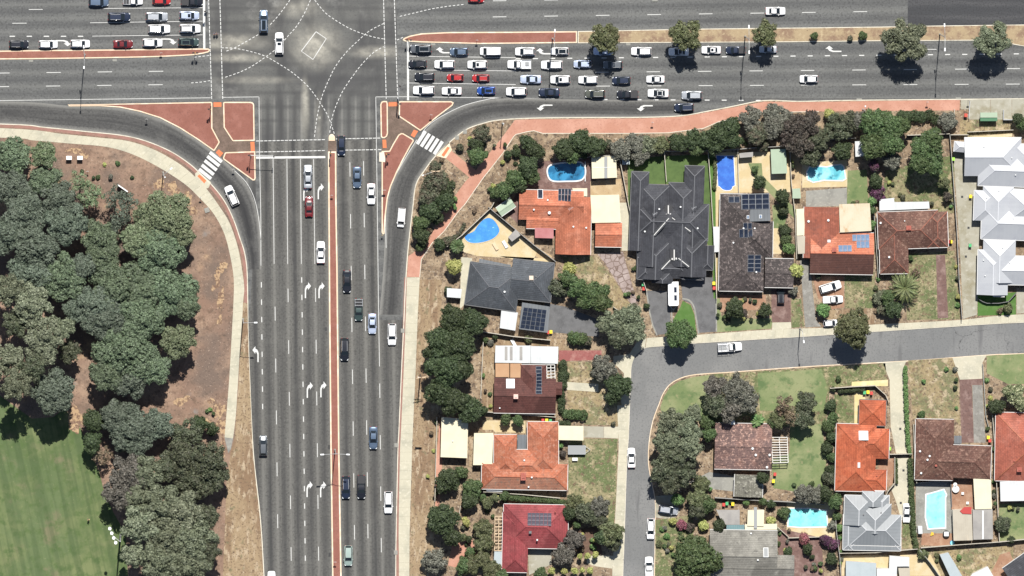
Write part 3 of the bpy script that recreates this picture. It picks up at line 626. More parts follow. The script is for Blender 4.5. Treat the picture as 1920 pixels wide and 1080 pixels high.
# crossing and turning lines
turnpath([(390.8,-10),(394,90),(397,187)],'crossing_line',5.6,1.7,1.4); turnpath([(412,-10),(415,90),(417.6,186)],'crossing_line',5.6,1.7,1.4)
turnpath([(719,-10),(721.5,90),(724.3,188)],'crossing_line',5.6,1.7,1.4); turnpath([(739,-10),(742.5,90),(745.8,188)],'crossing_line',5.6,1.7,1.4)
turnpath([(480,264.4),(547,263),(615,261.6)],'crossing_line',6,1.7,1.4); turnpath([(630,260.5),(670,259.6),(714,258.8)],'crossing_line',6,1.7,1.4)
turnpath([(480,285),(547,283.7),(612,282)],'crossing_line',6,1.7,1.4); turnpath([(632,281.6),(680,281),(727,280)],'crossing_line',6,1.7,1.4)
turnpath([(543.5,0),(523.7,27),(505,48)]); turnpath([(484,65),(463,77),(438,90.6),(417.5,98)])
turnpath([(582,0),(571.7,23),(557,48),(542.5,64.6),(530,79),(515,94),(499,106),(474,123),(449,135.4),(417.5,146.5)])
turnpath([(590,0),(609,23),(630,38.5),(657,54),(684,64.6),(705,70.4),(721.7,73.3)])
turnpath([(415,89.6),(440,90.6),(467.5,96),(496.7,105),(521.7,119),(546.7,135),(571.7,156),(588,175),(605,200),(617,222),(627.5,253)])
turnpath([(719.6,43.8),(692.5,58),(671.7,76),(651,96),(630,123),(615.4,152),(603,183),(594.6,219),(589,261)])
turnpath([(721.7,86.5),(700.8,98),(678,121),(659,146),(642.5,171),(630,198),(622.7,221),(618,250)])
turnpath([(869,8.3),(838,12),(809,16.7),(777.5,24),(744,32)]); turnpath([(394,151),(380,153.5),(352,156)]); turnpath([(755.6,70),(742,76)]); turnpath([(392,104),(358,108)])
# zebra crossings
def zebra(cs, dx, dy):
    r = mark_root('zebra_crossing'); L = math.hypot(dx, dy); nx, ny = -dy/L*3.1, dx/L*3.1
    for x, y in cs:
        sheet('zebra_stripe', [(x-dx/2-nx,y-dy/2-ny),(x+dx/2-nx,y+dy/2-ny),(x+dx/2+nx,y+dy/2+ny),(x-dx/2+nx,y-dy/2+ny)], WHITE, MZ+.002, parent=r)
zebra([(790,258),(797.6,262.8),(805.6,267.4),(813.6,272.2),(821.8,277)], 15.5, -24)
zebra([(404.6,294.6),(400,302),(395,310),(389.5,318.3),(384.5,326.2)], 22.5, 18)
# arrows
AR = [[(-6,15),(-3.6,15),(-3.6,1),(-2.4,-2.8),(.2,-4.6),(.2,-10.6),(-3.6,-8),(-6,-2)], [(.2,-15),(5.7,-7.7),(.2,-.5)]]
def arrow(x, y, head, flip=1, sc_=1.0, st=0):
    mb = MB(); a = R(head-90)
    for pl in AR:
        q = [(px*flip*S*sc_, -py*S*sc_) for px, py in pl]
        if flip < 0: q = q[::-1]
        q = q[::-1]
        mb.poly([(p[0],p[1],0) for p in q])
    me = mb.mesh('turn_arrow', WHITE)
    bm = bmesh.new(); bm.from_mesh(me); bmesh.ops.triangulate(bm, faces=bm.faces[:], ngon_method='EAR_CLIP')
    for f in bm.faces:
        f.normal_update()
        if f.normal.z < 0: f.normal_flip()
    bm.to_mesh(me); bm.free()
    o = link('turn_arrow', me, None, (*P(x, y, MZ+.002), MZ+.002), a); tag(o, kind='structure')
for x, y in ((577.5,544),(603,544),(581,731),(606.5,730),(580.6,917),(606,917.5),(601.6,358.6),(574.5,361)): arrow(x, y, 90)
arrow(479,664,90,-1)
for x, y in ((832,94),(1020,96),(1562.6,91.5)): arrow(x, y, 180)
for x, y in ((1021,202),(1209,203)): arrow(x, y, 180, -1)
for x, y in ((119,81),(317,78)): arrow(x, y, 0)
IRON = M('cast_iron', (.05,.05,.05), .5, metal=.6)
def cover(x, y, w_=5, h_=3, m=CONCG, z=.02):
    k = MB().box(-w_*S/2,-h_*S/2,0,w_*S/2,h_*S/2,.03)
    tag(k.build('drain_cover', m, None, (*P(x,y,z),z)), kind='structure')
for x, y in ((58,114),(215,113),(812,83),(1178,83)): cover(x,y,8,4,CONCG)
for x, y in ((611,617),(617,838),(618,1040)): cover(x,y,4,7,IRON)
for x, y in ((755,620),(743,835),(742,1036),(872,247),(857,258)): cover(x,y,7,8,CONCG,LZ+.02)
for x, y in ((1611,187),(1797,185),(1228,0)): cover(x,y,10,5,CONCG,.1)
for x, y in ((1811,323),(1804,369),(1816,427),(1811,481),(1688,804),(1694,882),(1689,943)): cover(x,y,4,4,IRON,LZ+.035)
cover(599,221,5,5,CONCG)
# ---------------------------------------------------------------- vehicles
def paint(name, c, metal=0.0, coat=.6, rough=.35): return M('paint_'+name, c, rough, metal=metal, coat=coat, spec=.5)
PT = dict(white=paint('white', (.64,.64,.635)), silver=paint('silver', (.42,.44,.46), .5), pale_blue_silver=paint('pale_blue', (.42,.48,.60), .35), grey=paint('grey', (.11,.12,.13), .4),
          slate_blue=paint('slate', (.10,.14,.20), .4), navy=paint('navy', (.018,.026,.05), .3), blue=paint('blue', (.025,.075,.30), .3), black=paint('black', (.012,.013,.018), .1),
          red=paint('red', (.30,.018,.018)), dark_red=paint('dark_red', (.11,.008,.010)), olive=paint('olive', (.10,.105,.085), .4), pale_green=paint('pale_green', (.30,.38,.34), .3), green_grey=paint('green_grey', (.045,.07,.065), .3))
GLASS = M('vehicle_glass', (.012,.016,.02), .12, spec=.5); RUB = M('tyre_rubber', (.02,.02,.02), .8); RIM = M('wheel_rim', (.4,.4,.41), .35, metal=.8)
LAMPW = M('headlight_lens', (.6,.62,.62), .15, spec=.5); LAMPR = M('taillight_lens', (.3,.02,.02), .2, spec=.5); PLAS = M('black_plastic', (.025,.025,.027), .6)
METAL = M('galvanised_steel', (.42,.43,.44), .45, metal=.6); TRAYM = M('tray_alloy', (.55,.56,.57), .5, [((.38,.38,.39), 1.2, .4, .7, 4)], metal=.3)
TARP = M('grey_canvas', (.32,.33,.33), .85); SEATM = M('seat_leather', (.10,.05,.035), .7); OFFW = M('off_white_panel', (.72,.73,.72), .5)
# L, W, zs (shoulder), zr (roof), hood x, roof front, roof rear, tail base, roof half width, boot z
TY = dict(sedan=(4.75,1.84,.96,1.44,.98,.24,-.95,-1.62,.57,1.02), hatch=(4.2,1.76,.96,1.48,1.02,.35,-1.50,-2.0,.58,.96), suv=(4.65,1.88,1.08,1.70,1.08,.42,-1.85,-2.22,.66,1.05),
          wagon=(4.8,1.88,1.05,1.62,1.05,.38,-2.0,-2.34,.66,1.0), van=(4.9,1.90,1.15,1.95,1.55,.95,-2.28,-2.4,.78,1.1), ute=(5.2,1.88,1.10,1.74,1.22,.62,-.42,-.72,.64,1.05), tray=(5.3,1.88,1.10,1.70,1.15,.60,-.10,-.35,.64,.9),
          coupe=(4.35,1.80,.93,1.30,.85,.18,-.75,-1.45,.55,.98))
_cm = {}
def car_parts(ty, col, opt):
    key = (ty, col, opt)
    if key in _cm: return _cm[key]
    L, W, zs, zr, xh, xa, xb, xd, rw, zb = TY[ty]; xh += .12; xa -= .06; rw -= .035; hw = W/2; out = []; pm = PT[col]
    def add(name, mb, mat, sm=True, sub=None): out.append((name, mb.mesh(name, mat, sm), sub))
    # body: sections along the length
    f = L/2; back = -L/2 if ty not in ('tray',) else xd-.1
    st = [(f,.60,.50,.62),(f-.08,.78,.36,.72),(f-.28,.92,.25,.80),(f-.7,.985,.22,.88),(f-1.1,1,.2,zs-.06),(xh,1,.2,zs)]
    st += [(0,1,.2,zs)] if xh > .3 else []
    if ty == 'tray': st += [(xd,1,.25,zs),(back,1,.3,zs)]
    else: st += [(xd+.25,1,.2,zs),(xd-.03,1,.2,zb if ty != 'ute' else zs),(back+.35,.98,.24,zb if ty in('sedan','coupe') else zs-.05),(back+.12,.93,.3,zb-.06 if ty in('sedan','coupe') else zs-.12),(back,.84,.42,.74)]
    st.sort(key=lambda q: -q[0])
    mb = MB(); rows = []
    for x, wf, z0, zt in st:
        y = hw*wf; c = [(y*.9,z0),(y,z0+.16),(y,zt-.28 if zt-.28 > z0+.2 else z0+.22),(y*.965,zt-.09),(y*.86,zt-.015),(y*.4,zt+.018)]
        ring = [(x,a,b) for a, b in c]+[(x,-a,b) for a, b in c[::-1]]; rows.append(len(mb.v)); mb.v += ring
    n = 12
    for i in range(len(rows)-1):
        a, b = rows[i], rows[i+1]
        for j in range(n):
            k = (j+1)%n; mb.f.append((a+j,b+j,b+k,a+k)); mb.m.append(0)
    mb.f.append(tuple(range(rows[0]+n-1, rows[0]-1, -1))[::-1]); mb.m.append(0); mb.f.append(tuple(range(rows[-1], rows[-1]+n))[::-1]); mb.m.append(0)
    me = mb.mesh('body', pm, True)
    bm = bmesh.new(); bm.from_mesh(me); bmesh.ops.recalc_face_normals(bm, faces=bm.faces[:]); bm.to_mesh(me); bm.free()
    out.append(('body', me, None))
    # cabin: pillars and roof in body colour, panes proud of it
    yb = hw*.9; q = zs-.04
    B4 = [(xh,yb*.88,q),(xd,yb*.86,q),(xd,-yb*.86,q),(xh,-yb*.88,q)]; T4 = [(xa,rw,zr-.04),(xb,rw*.94,zr-.05),(xb,-rw*.94,zr-.05),(xa,-rw,zr-.04)]
    BM = [((xh+xd)/2+.2,yb,q),((xh+xd)/2+.2,-yb,q)]
    lo = [B4[0],BM[0],B4[1],B4[2],BM[1],B4[3]]; xm = (xa+xb)/2
    hi = [T4[0],(xm,rw*1.05,zr-.015),T4[1],T4[2],(xm,-rw*1.05,zr-.015),T4[3]]
    mb = MB(); mb.v = lo+hi
    for i in range(6): j = (i+1)%6; mb.f.append((j,i,6+i,6+j)); mb.m.append(0)
    cm = PLAS if 'blackroof' in opt else pm
    mb.v.append((xm,0,zr+.02)); 
    for i in range(6): j = (i+1)%6; mb.f.append((12,6+j,6+i)[::-1]); mb.m.append(0)
    me = mb.mesh('cabin', pm, True); bm = bmesh.new(); bm.from_mesh(me); bmesh.ops.recalc_face_normals(bm, faces=bm.faces[:])
    bm.to_mesh(me); bm.free(); out.append(('cabin', me, None))
    def pane(name, a, b, c, d, ins=.09, off=.012, mat=GLASS):
        a, b, c, d = map(Vector, (a,b,c,d)); ce = (a+b+c+d)/4; nrm = (b-a).cross(d-a).normalized()
        if nrm.dot(ce-Vector((xm,0,.8))) < 0: nrm = -nrm
        pts = [p+(ce-p).normalized()*ins+nrm*off for p in (a,b,c,d)]
        m_ = MB().poly(pts); m_.poly([p-nrm*.02 for p in pts[::-1]])
        for i in range(4): j = (i+1)%4; m_.poly([pts[i], pts[i]-nrm*.02, pts[j]-nrm*.02, pts[j]])
        out.append((name, m_.mesh(name, mat), None))
    pane('windscreen', B4[0], T4[0], T4[3], B4[3], .03)
    pane('rear_window', B4[1], T4[1], T4[2], B4[2], .07)
    for s in (0, 1):
        a, m1, b = (lo[0],lo[1],lo[2]) if s == 0 else (lo[5],lo[4],lo[3]); A, m2, B = (hi[0],hi[1],hi[2]) if s == 0 else (hi[5],hi[4],hi[3])
        pane('side_window', a, m1, m2, A, .045); pane('side_window', m1, b, B, m2, .045)
    # wheels
    wm = 'wheel'
    if 'wheel' not in _cm:
        _cm['wheel'] = MB().tube((0,-.115,0),(0,.115,0),.335,n=16).mesh('wheel', RUB, True)
        _cm['rim'] = MB().tube((0,-.122,0),(0,.122,0),.2,n=12).mesh('rim', RIM, True)
        _cm['arch'] = MB().tube((0,-.11,0),(0,.11,0),.39,n=16).mesh('wheel_arch', PLAS, True)
    ax = (f-.85, -L/2+.85)
    for x in ax:
        for s in (-1, 1):
            out.append(('wheel_arch', _cm['arch'], (x, s*(hw-.105), .40))); out.append(('wheel', _cm['wheel'], (x, s*(hw-.09), .335)))
    for s in (-1, 1):
        m_ = MB().prism([(f-.05,s*hw*.52),(f-.10,s*hw*.80),(f-.40,s*hw*.915),(f-.36,s*hw*.72)],.58,.775); out.append(('headlight', m_.mesh('headlight', LAMPW), None))
        if ty != 'tray':
            m_ = MB().box(-L/2-.01,min(s*hw*.5,s*hw*.8),.68,-L/2+.14,max(s*hw*.5,s*hw*.8),.84); out.append(('taillight', m_.mesh('taillight', LAMPR), None))
        m_ = MB().box(xh-.42,min(s*(hw-.06),s*(hw+.15)),zs-.04,xh-.30,max(s*(hw-.06),s*(hw+.15)),zs+.10); out.append(('side_mirror', m_.mesh('side_mirror', pm), None))
    if 'sun' in opt:
        x1, x0 = (xa-.12, xa-.72) if 'pan' not in opt else (xa-.12, xb+.25)
        out.append(('sunroof', MB().prism([(x0,-rw*.62),(x1,-rw*.62),(x1,rw*.62),(x0,rw*.62)], zr-.1, zr+.028).mesh('sunroof', GLASS), None))
    if 'blackroof' in opt:
        out.append(('sunroof', MB().prism([(xb+.1,-rw*.8),(xa-.08,-rw*.86),(xa-.08,rw*.86),(xb+.1,rw*.8)], zr-.1, zr+.028).mesh('sunroof', GLASS), None))
    if 'rails' in opt:
        for s in (-1, 1): out.append(('roof_rail', MB().bar((xa-.15,s*rw*.9,zr+.05),(xb+.1,s*rw*.88,zr+.05),.05).bar((xa-.15,s*rw*.9,zr-.05),(xa-.15,s*rw*.9,zr+.06),.05).bar((xb+.1,s*rw*.88,zr-.08),(xb+.1,s*rw*.88,zr+.06),.05).mesh('roof_rail', METAL), None))
    if 'rack' in opt:
        m_ = MB()
        x0, x1 = xb+.15, xa-.25
        for i in range(7): x = x0+(x1-x0)*i/6; m_.bar((x,-rw*.85,zr+.12),(x,rw*.85,zr+.12),.05)
        for s in (-1, 1): m_.bar((x0,s*rw*.85,zr+.12),(x1,s*rw*.85,zr+.12),.05); m_.bar((x0,s*rw*.85,zr-.06),(x0,s*rw*.85,zr+.12),.04); m_.bar((x1,s*rw*.85,zr-.06),(x1,s*rw*.85,zr+.12),.04)
        out.append(('roof_rack', m_.mesh('roof_rack', PLAS if col in('white','silver') else OFFW), None))
    if 'spare' in opt: out.append(('spare_wheel', MB().tube((-L/2-.24,0,.85),(-L/2-.01,0,.85),.33,n=14).mesh('spare_wheel', RUB), None))
    if ty == 'ute':
        x0, x1 = -L/2+.06, xd-.08; y = hw*.88
        if 'lid' in opt: out.append(('tray_cover', MB().box(x0,-y,zs-.08,x1,y,zs+.04).mesh('tray_cover', PLAS if col != 'white' else OFFW), None))
        elif 'canopy' in opt: out.append(('canopy', MB().prism([(x0,-y*.86),(x1,-y*.86),(x1,y*.86),(x0,y*.86)],zs-.1,zr-.03).mesh('canopy', pm), None)); out.append(('roof_rail', MB().bar((x0+.1,-.5,zr),(x1-.1,-.5,zr),.05).bar((x0+.1,.5,zr),(x1-.1,.5,zr),.05).mesh('roof_rail', METAL), None))
        else:
            out.append(('tray_floor', MB().box(x0+.08,-y+.08,.7,x1-.02,y-.08,zs+.028).mesh('tray_floor', PLAS), None))
            if 'load' in opt: out.append(('ladder_rack', MB().bar((x0+.2,-y,zs+.4),(x0+.2,y,zs+.4),.07).bar((x1-.2,-y,zs+.4),(x1-.2,y,zs+.4),.07).bar((x0+.8,-y,zs+.4),(x0+.8,y,zs+.4),.07).bar((x0,-y,zs+.4),(x1,-y,zs+.4),.06).bar((x0,y,zs+.4),(x1,y,zs+.4),.06).bar((x0+.2,-y,zs),(x0+.2,-y,zs+.4),.06).bar((x0+.2,y,zs),(x0+.2,y,zs+.4),.06).bar((x1-.2,y,zs),(x1-.2,y,zs+.4),.06).bar((x1-.2,-y,zs),(x1-.2,-y,zs+.4),.06).mesh('ladder_rack', METAL), None))
    if ty == 'tray':
        x0, x1 = -L/2, xd-.12; y = hw+.03
        out.append(('chassis', MB().box(x0+.2,-.45,.45,x1+.2,.45,.82).mesh('chassis', PLAS), None))
        out.append(('tray_floor', MB().box(x0,-y,.82,x1,y,.90).mesh('tray_floor', TRAYM), None))
        m_ = MB(); 
        for s in (-1, 1): m_.box(x0,min(s*y,s*(y-.04)),.902,x1,max(s*y,s*(y-.04)),1.15)
        m_.box(x0,-y+.041,.902,x0+.04,y-.041,1.15); out.append(('tray_side', m_.mesh('tray_side', OFFW), None))
        m_ = MB()
        for yy in (-y+.05,-.3,.3,y-.05): m_.bar((x1-.03,yy,.9),(x1-.03,yy,1.72),.05)
        m_.bar((x1-.03,-y,1.72),(x1-.03,y,1.72),.06); out.append(('headboard', m_.mesh('headboard', OFFW), None))
        if 'load' in opt:
            m_ = MB()
            for yy in (-y+.08, y-.08): m_.bar((x0,yy,1.72),(xa,yy,1.78),.06); m_.bar((x0+.05,yy,.9),(x0+.05,yy,1.72),.06)
            for x in (x0+.05, x0+.9): m_.bar((x,-y+.08,1.72),(x,y-.08,1.72),.06)
            out.append(('ladder_rack', m_.mesh('ladder_rack', METAL), None))
            out.append(('timber_load', MB().box(x0+.1,.1,.905,x1-.3,.5,1.05).box(x0+.1,-.55,.905,x1-.2,-.05,1.0).mesh('timber_load', TARP), None))
        else: out.append(('cargo', MB().box(x0+.5,-.5,.905,x0+1.3,.3,1.1).mesh('cargo', TARP), None))
    if 'open' in opt:
        out.append(('seats', MB().box(-.9,.12,zs-.05,-.35,.55,zs+.1).box(-.9,-.55,zs-.05,-.35,-.12,zs+.1).mesh('seats', SEATM), None))
    _cm[key] = out
    return out
NV = []
def vehicle(x, y, head, lpx, ty, col, label, opt='', group=None, z=0.0, cat=None, name=None):
    parts = car_parts(ty, col, opt); L = TY[ty][0]; sc_ = lpx*S/L*1.01; sc_ = min(max(sc_, .84), 1.12)
    nm = name or {'sedan':'sedan_car','hatch':'hatchback_car','suv':'sport_utility_car','wagon':'station_wagon','van':'van','ute':'pickup_truck','tray':'flatbed_truck','coupe':'coupe_car'}[ty]
    cx, cy = P(x, y, z+.7)
    r = empty(nm, (cx, cy, z), R(head), label, cat or {'ute':'pickup truck','tray':'flatbed truck','van':'van'}.get(ty, 'car'), group)
    r.scale = (sc_, min(sc_*1.02, 1.03), sc_)
    for n_, me, loc in parts:
        o = link(n_, me, r, loc or (0,0,0))
        if n_ == 'wheel': link('rim', _cm['rim'], o)
    NV.append((x, y, label)); return r
GW = 'vehicles waiting in the west approach queue'; GE = 'vehicles waiting in the east approach queue'
z_ = GW
V = vehicle
V(185,4,0,37,'suv','slate_blue','blue four wheel drive cut by the top edge, leftmost vehicle of the uppermost queue row',group=z_)
V(249,2,0,37,'ute','white','white pickup with ladder rack cut by the top edge of the photo','load',group=z_)
V(303,1,0,34,'hatch','red','bright red car with white roof stripes cut by the top edge',group=z_)
V(360,3,0,41,'ute','black','black pickup at the top edge by the left stop line','lid',group=z_)
V(223.5,31.5,0,42,'suv','navy','dark blue off-roader with a pale panel on its roof, left stop line side','rails',group=z_)
V(294,31,0,41,'suv','silver','silver grey off-roader second from the left stop line, roof rails','rails',group=z_)
V(355,29,0,37,'suv','pale_blue_silver','pale silver car with a small dark sunroof at the left stop line','sun',group=z_)
V(298.5,54,0,41,'wagon','white','white station wagon behind the white pickup with a roof rack',group=z_)
V(356.5,53.5,0,39,'suv','white','white off-roader with a slatted black roof rack at the left stop line','rack',group=z_)
V(35.5,83,0,36,'suv','black','black four wheel drive, leftmost vehicle beside the red median','rails',group=z_)
V(90.5,83,0,35,'suv','white','white car with a turn arrow painted just ahead of its nose, left median lane',group=z_)
V(150.5,82,0,36,'suv','white','white car standing on the tip of a turn arrow beside the left median','rails',group=z_)
V(231,82.5,0,36,'coupe','dark_red','dark red convertible with its roof down beside the left median','open',group=z_)
V(286,80,0,37,'suv','white','white car right behind the dark green grey one beside the left median',group=z_)
V(353.5,79,0,38,'hatch','green_grey','dark green grey car first at the left stop line beside the median','sunpan',group=z_)
V(494.5,40,90,43,'suv','slate_blue','steel blue off-roader with a sunroof crossing the junction','sunpanrails')
V(523.5,81.5,90,41,'suv','white','white off-roader with a small dark sunroof inside the junction','sun')
z_ = GE
V(789,91.5,180,40,'suv','grey','dark grey off-roader with a black sunroof first at the right stop line under the median','sunpanrails',group=z_)
V(860.5,97,180,34,'hatch','slate_blue','slate blue hatchback behind the first painted arrow',group=z_)
V(919.5,96,180,39,'van','white','white people carrier third along the median lane',group=z_)
V(984.5,96.5,180,37,'suv','white','white off-roader with crossbars on its roof by the second painted arrow','rack',group=z_)
V(1049.5,96,180,33,'hatch','white','white small car with a black glass roof beside the pole shadow','blackroof',group=z_)
V(1131,96,180,37,'sedan','pale_blue_silver','silver car half hidden under the first median tree',group=z_)
V(1202.5,96,180,38,'wagon','white','white station wagon between the first two median trees',group=z_)
V(1272.5,97,180,38,'coupe','white','white coupe with black roof under the second median tree','blackroof',group=z_)
V(1333.5,93.5,180,36,'sedan','white','white sedan with a small sunroof right of the second median tree','sun',group=z_)
V(1379.5,94,180,37,'ute','navy','dark navy pickup crossed by the lamp post shadow','lid',group=z_)
V(1440,92.5,180,33,'sedan','silver','silver sedan last in the median lane under the third tree',group=z_)
V(783,120,180,34,'hatch','black','black hatchback first at the stop line in the second lane',group=z_)
V(833.5,120.5,180,38,'suv','white','white off-roader second in the second lane','rails',group=z_)
V(895,121,180,37,'suv','white','white car with a square black sunroof in the second lane','sun',group=z_)
V(973.5,120.5,180,44,'tray','white','white flatbed truck with grey tray in the second lane',group=z_)
V(1034.5,121.5,180,40,'wagon','white','white station wagon behind the flatbed truck',group=z_)
V(1092,120,180,33,'hatch','pale_blue_silver','light silver blue hatchback beside the tree shadow',group=z_)
V(1149,121.5,180,36,'suv','grey','dark grey off-roader last in the second lane','rails',group=z_)
V(796,144,180,37,'suv','black','black off-roader first at the stop line in the third lane','rails',group=z_)
V(853.5,145.5,180,31,'hatch','red','small red hatchback directly behind the black off-roader',group=z_)
V(901.5,146.5,180,32,'hatch','red','small red hatchback with a pale streak on its roof, second of the two','rails',group=z_)
V(995,148.5,180,39,'sedan','pale_blue_silver','pale silver sedan after the gap in the third lane',group=z_)
V(1050.5,149,180,37,'suv','white','white car with an oval dark sunroof in the third lane','sun',group=z_)
V(1102.5,149.5,180,36,'wagon','white','white station wagon at the lower tip of the first tree shadow',group=z_)
V(1165,151,180,34,'hatch','navy','dark navy hatchback in the third lane',group=z_)
V(1229,148.5,180,34,'sedan','white','white sedan last in the third lane',group=z_)
V(794.5,169,180,40,'wagon','white','white station wagon first at the stop line in the lowest lane',group=z_)
V(847,170.5,180,37,'sedan','white','white sedan with dark rear window second in the lowest lane',group=z_)
V(911.5,170,180,34,'hatch','blue','bright blue hatchback with a black sunroof','sunpan',group=z_)
V(968,171.5,180,38,'suv','white','white off-roader with a spare wheel on its tail','spare',group=z_)
V(1029.5,173,180,39,'sedan','navy','dark navy sedan in the lowest lane',group=z_)
V(1115.5,176,180,37,'suv','olive','olive grey off-roader in the lowest lane','rails',group=z_)
V(1176.5,177,180,40,'ute','black','black pickup behind the olive grey off-roader','lid',group=z_)
V(1234,174.5,180,39,'sedan','white','white car with a full black glass roof in the lowest lane','blackroof',group=z_)
V(1297,178.5,180,38,'suv','silver','pale silver off-roader last in the lowest lane','rails',group=z_)
V(1282.5,201.5,181,36,'suv','navy','dark navy off-roader entering the slip lane below the queue','rails')
V(893,-2,0,30,'hatch','red','bright red car cut by the top edge right of the junction')
V(1454,20.5,0,37,'sedan','white','white sedan alone on the upper carriageway')
V(1516.5,148,180,34,'hatch','white','white hatchback alone behind the east queue')
V(434.5,367,114,39,'suv','white','white off-roader rounding the left slip lane','rails')
N_ = 'vehicles on the road leading down'
V(577.5,331,90,44,'sedan','silver','silver sedan first behind the lower stop line',group=N_)
V(579.5,387,90,38,'coupe','dark_red','dark red coupe behind the silver sedan',group=N_)
V(601.5,473,90,41,'sedan','white','white sedan with silver roof beside the narrow median',group=N_)
V(493.5,835.5,90,38,'hatch','grey','grey hatchback with silver bonnet at the left kerb',group=N_)
V(509,1090,90,38,'sedan','white','white car nose cut by the bottom edge',group=N_)
V(640,273,270,37,'hatch','navy','dark navy car on the lower pedestrian crossing',group=N_)
V(669.5,332.5,270,40,'sedan','slate_blue','dark slate blue sedan below the lower crossing',group=N_)
V(696,363.5,270,39,'sedan','white','white sedan beside the edge line below the crossing',group=N_)
V(752.5,408,265,36,'van','white','white van leaving the right slip lane',group=N_)
V(650.5,527.5,270,42,'sedan','black','black sedan close to the right side of the narrow median',group=N_)
V(672.5,580.5,270,42,'ute','green_grey','dark green grey pickup with crossbars over its tray','load',group=N_)
V(698,607,270,38,'sedan','pale_blue_silver','pale silver sedan next to the edge line',group=N_)
V(735,627,270,40,'wagon','white','white station wagon in the right merging lane','rails',group=N_)
V(646,655,270,42,'suv','black','black off-roader with pale roof rails beside the median','rails',group=N_)
V(700,821,270,42,'sedan','slate_blue','dark blue grey sedan alone in the middle right lane',group=N_)
V(648.5,914,270,42,'suv','navy','dark blue off-roader left of the black pickup, side by side','rails',group=N_)
V(677.5,913,270,44,'ute','black','black pickup right of the dark blue off-roader','lid',group=N_)
V(728,942,270,41,'wagon','white','white station wagon near the right kerb low in the photo','rails',group=N_)
V(653,1042,270,38,'suv','pale_green','pale green off-roader near the bottom edge','rails',group=N_)
V(1368.5,650.5,3,45,'tray','white','white flatbed truck with ladder rack parked in the side street','load')
V(1184,858.5,91,37,'sedan','white','white sedan parked at the left kerb of the side street')
V(1220,991.5,269,39,'hatch','white','white hatchback parked at the right kerb of the side street')
V(1217,1065,91,42,'ute','white','white pickup parked in the side street at the bottom edge','canopy')
V(1253,956,-9,37,'suv','silver','silver off-roader parked nose in on the driveway under the palm','rails',z=LZ)
V(1557,538,17,41,'wagon','white','white wagon parked askew on the red brick drive',z=LZ)
V(1561.5,561.5,3,38,'ute','white','white pickup with cover parked beside the askew wagon','lid',z=LZ)
V(1558,606,4,26,'hatch','white','white hatchback poking out from under the round street tree',z=LZ)
V(1464,554,90,33,'suv','black','black car parked under the carport edge of the brown roofed house','rails',z=LZ)
V(1700,962,268,36,'sedan','white','white sedan parked on the shared concrete drive beside the long hedge',z=LZ)
# trailers
def trailer(x, y, rz, L, W, z1, label, cat, name, caravan=False):
    cx, cy = P(x, y, 1.0); r = empty(name, (cx, cy, LZ), R(rz), label, cat)
    if caravan:
        b = MB(); b.prism([(-L/2,-W/2),(L/2-.2,-W/2),(L/2,-W/2+.25),(L/2,W/2-.25),(L/2-.2,W/2),(-L/2,W/2)], .45, z1-.12); b.prism([(-L/2+.05,-W/2+.06),(L/2-.3,-W/2+.06),(L/2-.3,W/2-.06),(-L/2+.05,W/2-.06)], z1-.12, z1)
        b.build('body', PT['white'], r)
        for px_, py_ in ((-.9,.45),(.9,.45)): MB().box(px_-.6,py_-.3,z1+.001,px_+.6,py_+.3,z1+.04).build('solar_panel', SOLAR, r)
        for px_ in (-2.0, .1, 1.9): MB().box(px_-.2,-.35,z1,px_+.2,.05,z1+.12).build('roof_hatch', OFFW, r)
        MB().box(-L/2+.3,-W/2-.008,1.4,-L/2+1.5,-W/2,2.0).build('window', GLASS, r); MB().box(0,W/2,1.4,1.2,W/2+.008,2.0).build('window', GLASS, r)
    else:
        MB().box(-L/2,-W/2,.5,L/2,W/2,z1).build('cage', TARP, r)
        MB().bar((-L/2,-W/2,z1),(L/2,-W/2,z1),.06).bar((-L/2,W/2,z1),(L/2,W/2,z1),.06).bar((-L/2,-W/2,z1),(-L/2,W/2,z1),.06).bar((L/2,-W/2,z1),(L/2,W/2,z1),.06).build('top_rail', METAL, r)
    for x0 in ((-.5,.5) if caravan else (0,)):
        for s in (-1, 1): link('wheel', _cm['wheel'], r, (x0, s*(W/2-.12), .335))
    MB().bar((L/2,-W/2+.2,.5),(L/2+1.1,0,.5),.08).bar((L/2,W/2-.2,.5),(L/2+1.1,0,.5),.08).tube((L/2+1,0,0),(L/2+1,0,.75),.04).build('drawbar', METAL, r)
PFR = M('panel_frame', (.26,.27,.28), .7, spec=.1)
SOLAR = M('solar_cell_blue', (.012,.017,.03), .6, [((.022,.03,.05), .8, .5, .7)], spec=.06)
SOLARL = M('solar_cell_light', (.09,.14,.22), .6, [((.14,.19,.27), .8, .5, .7)], spec=.1)
trailer(1262,550,-89,5.4,2.35,2.75,'white caravan parked in front of the twin dark roofed house','caravan','caravan',True)
trailer(1081.5,843.5,0,3.9,1.95,1.15,'grey box trailer on the front lawn of the orange roofed house','trailer','box_trailer')
